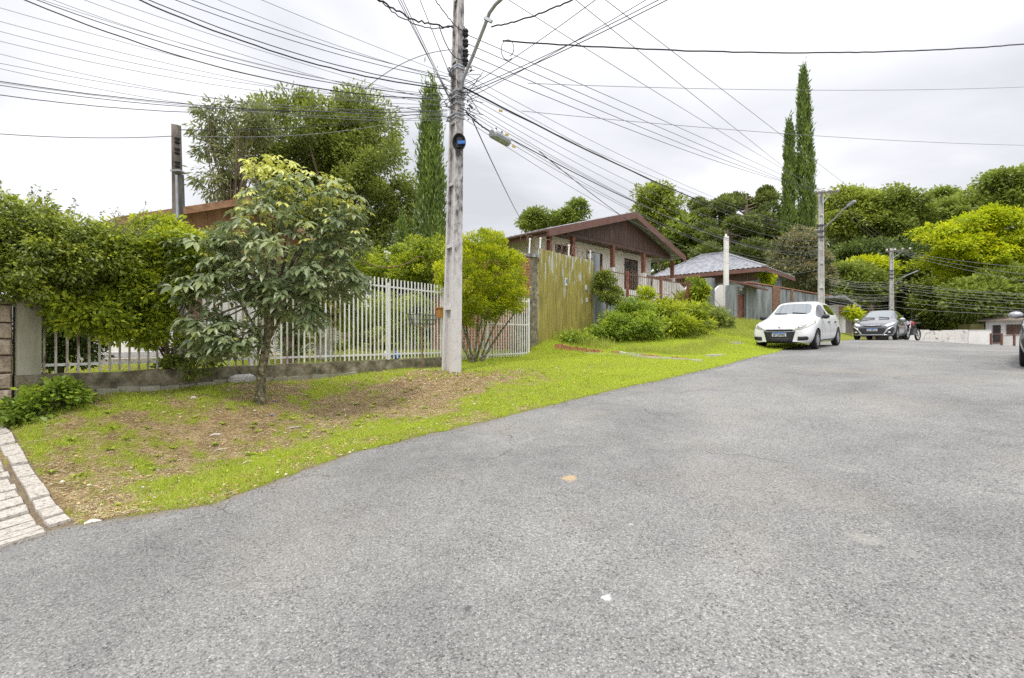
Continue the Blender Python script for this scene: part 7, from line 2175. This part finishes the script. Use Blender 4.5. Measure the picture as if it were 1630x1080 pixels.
FTL = [
 ('light green rounded tree right behind the crossarm of the near pole', [(1345,322,62,34,20),(1365,345,62,40,30),(1330,355,62,30,26)], 'forest_light', 14000, 62),
 ('broad mid green tree between the near pole and the open crowned tree', [(1395,340,64,40,30),(1410,370,64,42,30),(1380,325,64,26,20)], 'forest_light', 13000, 64),
 ('open crowned tree with see through branches above the middle far pole', [(1425,310,60,20,10),(1445,322,60,24,12),(1405,325,60,16,9),(1432,345,60,20,12),(1415,360,60,24,14)], 'forest', 5500, 60),
 ('small topped tree poking above the wood beside the yellow tree', [(1502,314,66,13,9),(1500,328,66,17,9)], 'forest', 3600, 66),
 ('wide dome of mid green leaves left of the yellow tree', [(1478,355,62,48,28),(1455,378,62,40,28),(1510,345,62,44,22),(1490,390,62,50,26)], 'forest', 18000, 62),
 ('green tree rising behind the top of the yellow tree', [(1555,325,62,34,20),(1580,340,62,42,26),(1530,340,62,30,18)], 'forest', 13000, 62),
 ('tall tree with layered leaves at the upper right edge', [(1595,290,48,22,12),(1620,300,48,26,16),(1640,285,48,24,14),(1612,325,48,34,14),(1650,320,48,30,18)], 'forest', 11000, 48),
 ('dark tree behind the thin lamp arm of the middle far pole', [(1385,412,58,50,32),(1350,430,58,40,34),(1420,420,58,44,34)], 'forest_dark', 15000, 58),
 ('mid green bush tree left of the middle far pole', [(1352,448,50,34,26),(1335,470,50,26,24),(1380,455,50,28,24)], 'forest', 12000, 50),
 ('yellowish small tree between the middle pole and the dark tree', [(1378,425,54,24,14),(1400,430,54,20,12)], 'gold', 3600, 54),
 ('dark leafy tree behind the slim pole with the blue plate', [(1440,460,62,46,34),(1480,450,62,42,36),(1460,500,62,50,30)], 'forest_dark', 15000, 62),
 ('green creeper covered tree right of the blue plate', [(1500,490,54,36,34),(1530,480,54,34,40),(1515,450,54,44,30)], 'forest', 16000, 54),
 ('mid green tree under the golden tree above the small white house', [(1545,478,44.5,34,26),(1572,470,44.5,36,24),(1600,462,44.5,40,30),(1635,465,44.5,36,34)], 'forest', 15000, 44.5),
 ('dark tree at the right edge behind the small white house', [(1620,450,54,44,44),(1660,430,54,44,50),(1610,490,54,40,28)], 'forest_dark', 15000, 54),
 ('second tree beyond the right edge of the picture', [(1850,390,58,70,70),(1930,420,58,60,60)], 'forest', 12000, 58),
 ('tree beyond the right edge of the picture', [(1720,380,56,60,60),(1700,450,56,50,50)], 'forest', 12000, 56),
]
for i, (lab, bl, mt, n, Y) in enumerate(FTL):
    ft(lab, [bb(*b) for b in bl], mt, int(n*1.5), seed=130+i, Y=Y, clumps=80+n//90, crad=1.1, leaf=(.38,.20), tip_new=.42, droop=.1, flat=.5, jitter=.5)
tree('golden_tree', 'wide bright yellow green tree spreading in layers over the small white house', 'tree', None, gz(1590, 540, 47),
     [bb(1500,372,47,34,12), bb(1540,358,47,34,14), bb(1580,352,47,36,14), bb(1620,365,46,40,18), bb(1520,395,47,40,14), bb(1565,385,47,44,16), bb(1605,395,46,40,16), bb(1545,415,47,40,12), bb(1590,418,46,40,12), bb(1650,390,46,40,22), bb(1575,345,47,28,10), bb(1490,420,48,30,16), bb(1530,440,49,36,16), bb(1580,445,49,40,18), bb(1620,430,48,34,20)],
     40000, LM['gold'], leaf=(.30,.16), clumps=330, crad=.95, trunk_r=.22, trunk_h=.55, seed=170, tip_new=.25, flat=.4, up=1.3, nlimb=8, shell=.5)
# the far wood itself, one mass behind the single trees
w_ = []
for px in range(1010, 2500, 38):
    w_.append(bb(px, 470+10*math.sin(px), 72, 34, 62)); w_.append(bb(px+15, 400+12*math.sin(px*.7), 78, 34, 36))
pos, tip, nrm, L_, W_, tint, cc_, _ = crown(w_, 130000, (.75,.45), 1300, 1.9, seed=180, shell=.5, tip_new=.2)
q = P(1400, 541, 72)
tag(link('wood', quads_mesh('wood', leaf_quads(pos, tip, nrm, L_, W_), tint, LM['forest_dark'], q), None, q), kind='stuff')
# hillside under the wood, so the sky does not show at its foot
hm = MB(); nx_, ny_ = 50, 8; vs = []
for i in range(nx_+1):
    for j in range(ny_+1):
        x = -30+220*i/nx_; y = 66+50*j/ny_; vs.append((x, y, H(x, y)*.5 + min(j, 4)*1.35*(1+.2*math.sin(x*.11)) - .5))
hm.add(vs, [(i*(ny_+1)+j, (i+1)*(ny_+1)+j, (i+1)*(ny_+1)+j+1, i*(ny_+1)+j+1) for i in range(nx_) for j in range(ny_)])
M['hill'] = mat('wooded_slope', [(.02,.03,.012),(.05,.06,.02)], .95, .6)
hl_ = hm.build('hillside', M['hill'], smooth=True); tag(hl_, kind='structure')

# ================================================================== GRASS, STRAW, LEAF LITTER
def scatter(n, seed, keep, tr=(-1.5, 22), dr=(-0.05, 9)):
    g = np.random.default_rng(seed)
    t = tr[0]+(tr[1]-tr[0])*g.random(n); d_ = dr[0]+(dr[1]-dr[0])*g.random(n)**1.15
    l = edge_l(t) - d_
    x = DX*t+DY*l; y = DY*t-DX*l
    ok = (y > 3.2)
    x, y, d_, t = x[ok], y[ok], d_[ok], t[ok]
    k = keep(x, y, d_, t); ok = g.random(len(x)) < k
    return x[ok], y[ok], d_[ok], t[ok], g
def on_drive(x, y):
    u = (x-K0.x)*kd.x+(y-K0.y)*kd.y; v = (x-K0.x)*kn.x+(y-K0.y)*kn.y
    return (v > -.03) & (u < klen+.5)
def blades(x, y, g, h, w, lean, tint, name, material, k=3):
    n = len(x); z = ground_h(x, y)+.015*0
    a = g.random(n)*2*PI; p = np.stack([x, y, z-.004], 1)
    side = np.stack([np.cos(a), np.sin(a), np.zeros(n)], 1)*(w/2)[:, None]
    b = g.random(n)*2*PI
    top = p + np.stack([np.cos(b)*lean*h, np.sin(b)*lean*h, h], 1)
    v = np.stack([p-side, p+side, top], 1)
    c = (float(x.mean()), float(y.mean()), float(z.mean()))
    return link(name, quads_mesh(name, v, tint, material, c), None, c)
def fence_side(x, y):
    # metres in front (+) or behind (-) the fence line
    a = fp(300); return (x-a.x)*FN.x+(y-a.y)*FN.y
x, y, d_, t, g = scatter(2600000, 201, lambda x, y, d, t: np.clip(lush(x, y)**1.7*1.15, 0, 1)*np.clip(9.0/np.maximum(y, 4), .35, 1.5)*.55*(~on_drive(x, y)))
lu = lush(x, y); n = len(x)
h = (.016+.040*g.random(n)**1.3)*(.55+.75*lu)*(1+.9*(t > 12)*np.clip((d_-1.2), 0, 1.2))
tint = np.clip(.12+.50*lu+.35*fbm(x, y, 2.2, 3, 91)+.55*(g.random(n)-.5)+.1*np.clip((t-7)/3, 0, 1), 0, 1)
tag(blades(x, y, g, h, .004+.005*g.random(n), 1.3*g.random(n), tint, 'grass', LM['blade']), kind='stuff')
print('grass', n)
# tall grass near the bushes and beside the white car
x, y, d_, t, g = scatter(240000, 202, lambda x, y, d, t: np.clip((fbm(x, y, .8, 3, 5)-.42)*4, 0, 1)*np.clip((d-1.0)/1.2, 0, 1)*(t > 13)*.9, tr=(13, 30), dr=(.3, 6.5))
n = len(x); h = .10+.26*g.random(n)*np.clip(d_/3, .3, 1.3)
tag(blades(x, y, g, h, .012+.012*g.random(n), .5*g.random(n), np.clip(.45+.5*(g.random(n)-.3), 0, 1), 'tall_grass', LM['blade']), kind='stuff')
# far verge and yard lawn
x, y, d_, t, g = scatter(300000, 203, lambda x, y, d, t: np.where(fence_side(x, y) < -.15, .35, 0)*(~on_drive(x, y)), tr=(-2, 22), dr=(3, 13))
n = len(x)
tag(blades(x, y, g, .03+.06*g.random(n), .012+.01*g.random(n), .8*g.random(n), np.clip(.5+.5*(g.random(n)-.5), 0, 1), 'yard_grass', LM['blade']), kind='stuff')
# straw and dry thatch lying flat on the bare soil
x, y, d_, t, g = scatter(520000, 204, lambda x, y, d, t: np.clip(1.15-lush(x, y), .05, 1)*np.clip(9.0/np.maximum(y, 4), .2, 1.2)*.55*(fence_side(x, y) > .12)*(~on_drive(x, y)), tr=(-1, 11), dr=(.02, 5))
n = len(x); z = ground_h(x, y)+.006+.014*g.random(n); a = g.random(n)*2*PI
tipv = np.stack([np.cos(a), np.sin(a), .25*(g.random(n)-.3)], 1); nr = g.normal(size=(n,3))*.3; nr[:,2] += 1
c = (float(x.mean()), float(y.mean()), float(z.mean()))
tag(link('straw', quads_mesh('straw', leaf_quads(np.stack([x,y,z],1), tipv, unit(nr), .015+.05*g.random(n)**1.5, .002+.004*g.random(n), 0), g.random(n), LM['straw'], c), None, c), kind='stuff')
# dead leaves, thicker along the road edge and in one drift
def kd_(x, y, d, t):
    drift = np.exp(-((t-2.6)/1.1)**2-((d-.35)/.25)**2)*1.2 + np.exp(-((t-6.2)/1.3)**2-((d-2.5)/.7)**2)*1.0
    return np.clip(drift+.10, 0, 1)*(~on_drive(x, y))
x, y, d_, t, g = scatter(26000, 205, kd_, tr=(-.5, 12), dr=(-.04, 5))
n = len(x); z = ground_h(x, y)+.012+.015*g.random(n); a = g.random(n)*2*PI
tipv = np.stack([np.cos(a), np.sin(a), .5*(g.random(n)-.5)], 1); nr = g.normal(size=(n,3))*.5; nr[:,2] += 1
c = (float(x.mean()), float(y.mean()), float(z.mean()))
tag(link('leaf_litter', quads_mesh('leaf_litter', leaf_quads(np.stack([x,y,z],1), tipv, unit(nr), .02+.035*g.random(n), .012+.02*g.random(n), .2), g.random(n)**1.3, LM['dead'], c), None, c), kind='stuff')
# small weeds with round leaves on the verge
x, y, d_, t, g = scatter(420, 206, lambda x, y, d, t: np.full(len(x), .6)*(fence_side(x, y) > .15)*(~on_drive(x, y)), tr=(0, 9), dr=(.3, 4.5))
rx = np.repeat(x, 12); ry = np.repeat(y, 12); n = len(rx); a = g.random(n)*2*PI; z = ground_h(rx, ry)+.01
tipv = np.stack([np.cos(a), np.sin(a), .3+.5*g.random(n)], 1); nr = np.tile([0,0,1.0], (n,1))+g.normal(size=(n,3))*.3
c = (float(rx.mean()), float(ry.mean()), float(z.mean()))
tag(link('small_weeds', quads_mesh('small_weeds', leaf_quads(np.stack([rx,ry,z],1), unit(tipv), unit(nr), .03+.04*g.random(n), .015+.02*g.random(n), .1), .3+.6*g.random(n), LM['weed'], c), None, c), kind='stuff')
# loose gravel at the asphalt edge
x, y, d_, t, g = scatter(9000, 207, lambda x, y, d, t: np.full(len(x), .8), tr=(-.5, 14), dr=(-.22, .16))
n = len(x); s = .003+.008*g.random(n)**3; z = ground_h(x, y)+.006
base_ = np.array([[1,0,0],[-.5,.87,0],[-.5,-.87,0],[0,0,.9]])
V_ = np.stack([x,y,z],1)[:,None,:] + base_[None]*s[:,None,None]*(1+.5*(g.random((n,4,1))-.5))
F_ = np.array([[0,1,3],[1,2,3],[2,0,3]])
tri = V_[:, F_, :].reshape(-1,3,3)
M['gravel'] = leaf_mat('gravel_stone', [(.05,.045,.04),(.10,.095,.085),(.18,.165,.15)], .9, 0.0)
c = (float(x.mean()), float(y.mean()), float(z.mean()))
tag(link('gravel', quads_mesh('gravel', tri, np.repeat(g.random(n), 3), M['gravel'], c), None, c), kind='stuff')

# litter and sticks on the verge
def vg(px, py): return onground(px, py) if py > 600 else vground(px, py)
for (px, py, w, h, rz, mt, nm, lab, cat) in [
    (308,636,.05,.03,.3,'wall_white','paper_scrap','small white crumpled scrap right of the shrub stem','litter'),
    (345,695,.15,.03,.9,'tile_pale','bark_piece','pale flat bark piece on the bare soil below the tree','bark'),
    (470,683,.22,.025,.85,'tile_pale','stick','pale stick lying in the grass below and right of the grey green tree','stick'),
    (355,718,.17,.02,.7,'tile_pale','stick','curved pale stick on dry soil left of centre','stick'),
    (398,738,.15,.02,1.0,'tile_pale','stick','short pale stick in the green strip near the road edge','stick'),
    (600,683,.25,.02,.7,'tile_pale','stick','pale stick at the road side grass below the concrete pole','stick'),
    (148,835,.10,.035,.7,'wall_white','paper_scrap','white scrap at the asphalt edge beside the paving','litter'),
    (212,820,.08,.025,.9,'rust','bark_piece','reddish brown flat piece at the asphalt edge','bark'),
    (435,641,.03,.02,.3,'blue','bottle_cap','tiny blue cap right of the tree foot','litter'),
    (433,664,.03,.02,.3,'blue','bottle_cap','tiny blue cap on the soil below the tree foot','litter')]:
    p = vg(px, py); m_ = MB(); g_ = random.Random(px)
    pts = [Vector((-w/2,0,.01)), Vector((-w/6,g_.uniform(-.02,.02),.02)), Vector((w/6,g_.uniform(-.02,.02),.015)), Vector((w/2,0,.008))]
    m_.tube(pts, [h*.35,h*.5,h*.5,h*.3], 6)
    o = link(nm, m_.mesh(nm, M[mt]), None, p, rz); tag(o, lab, cat)
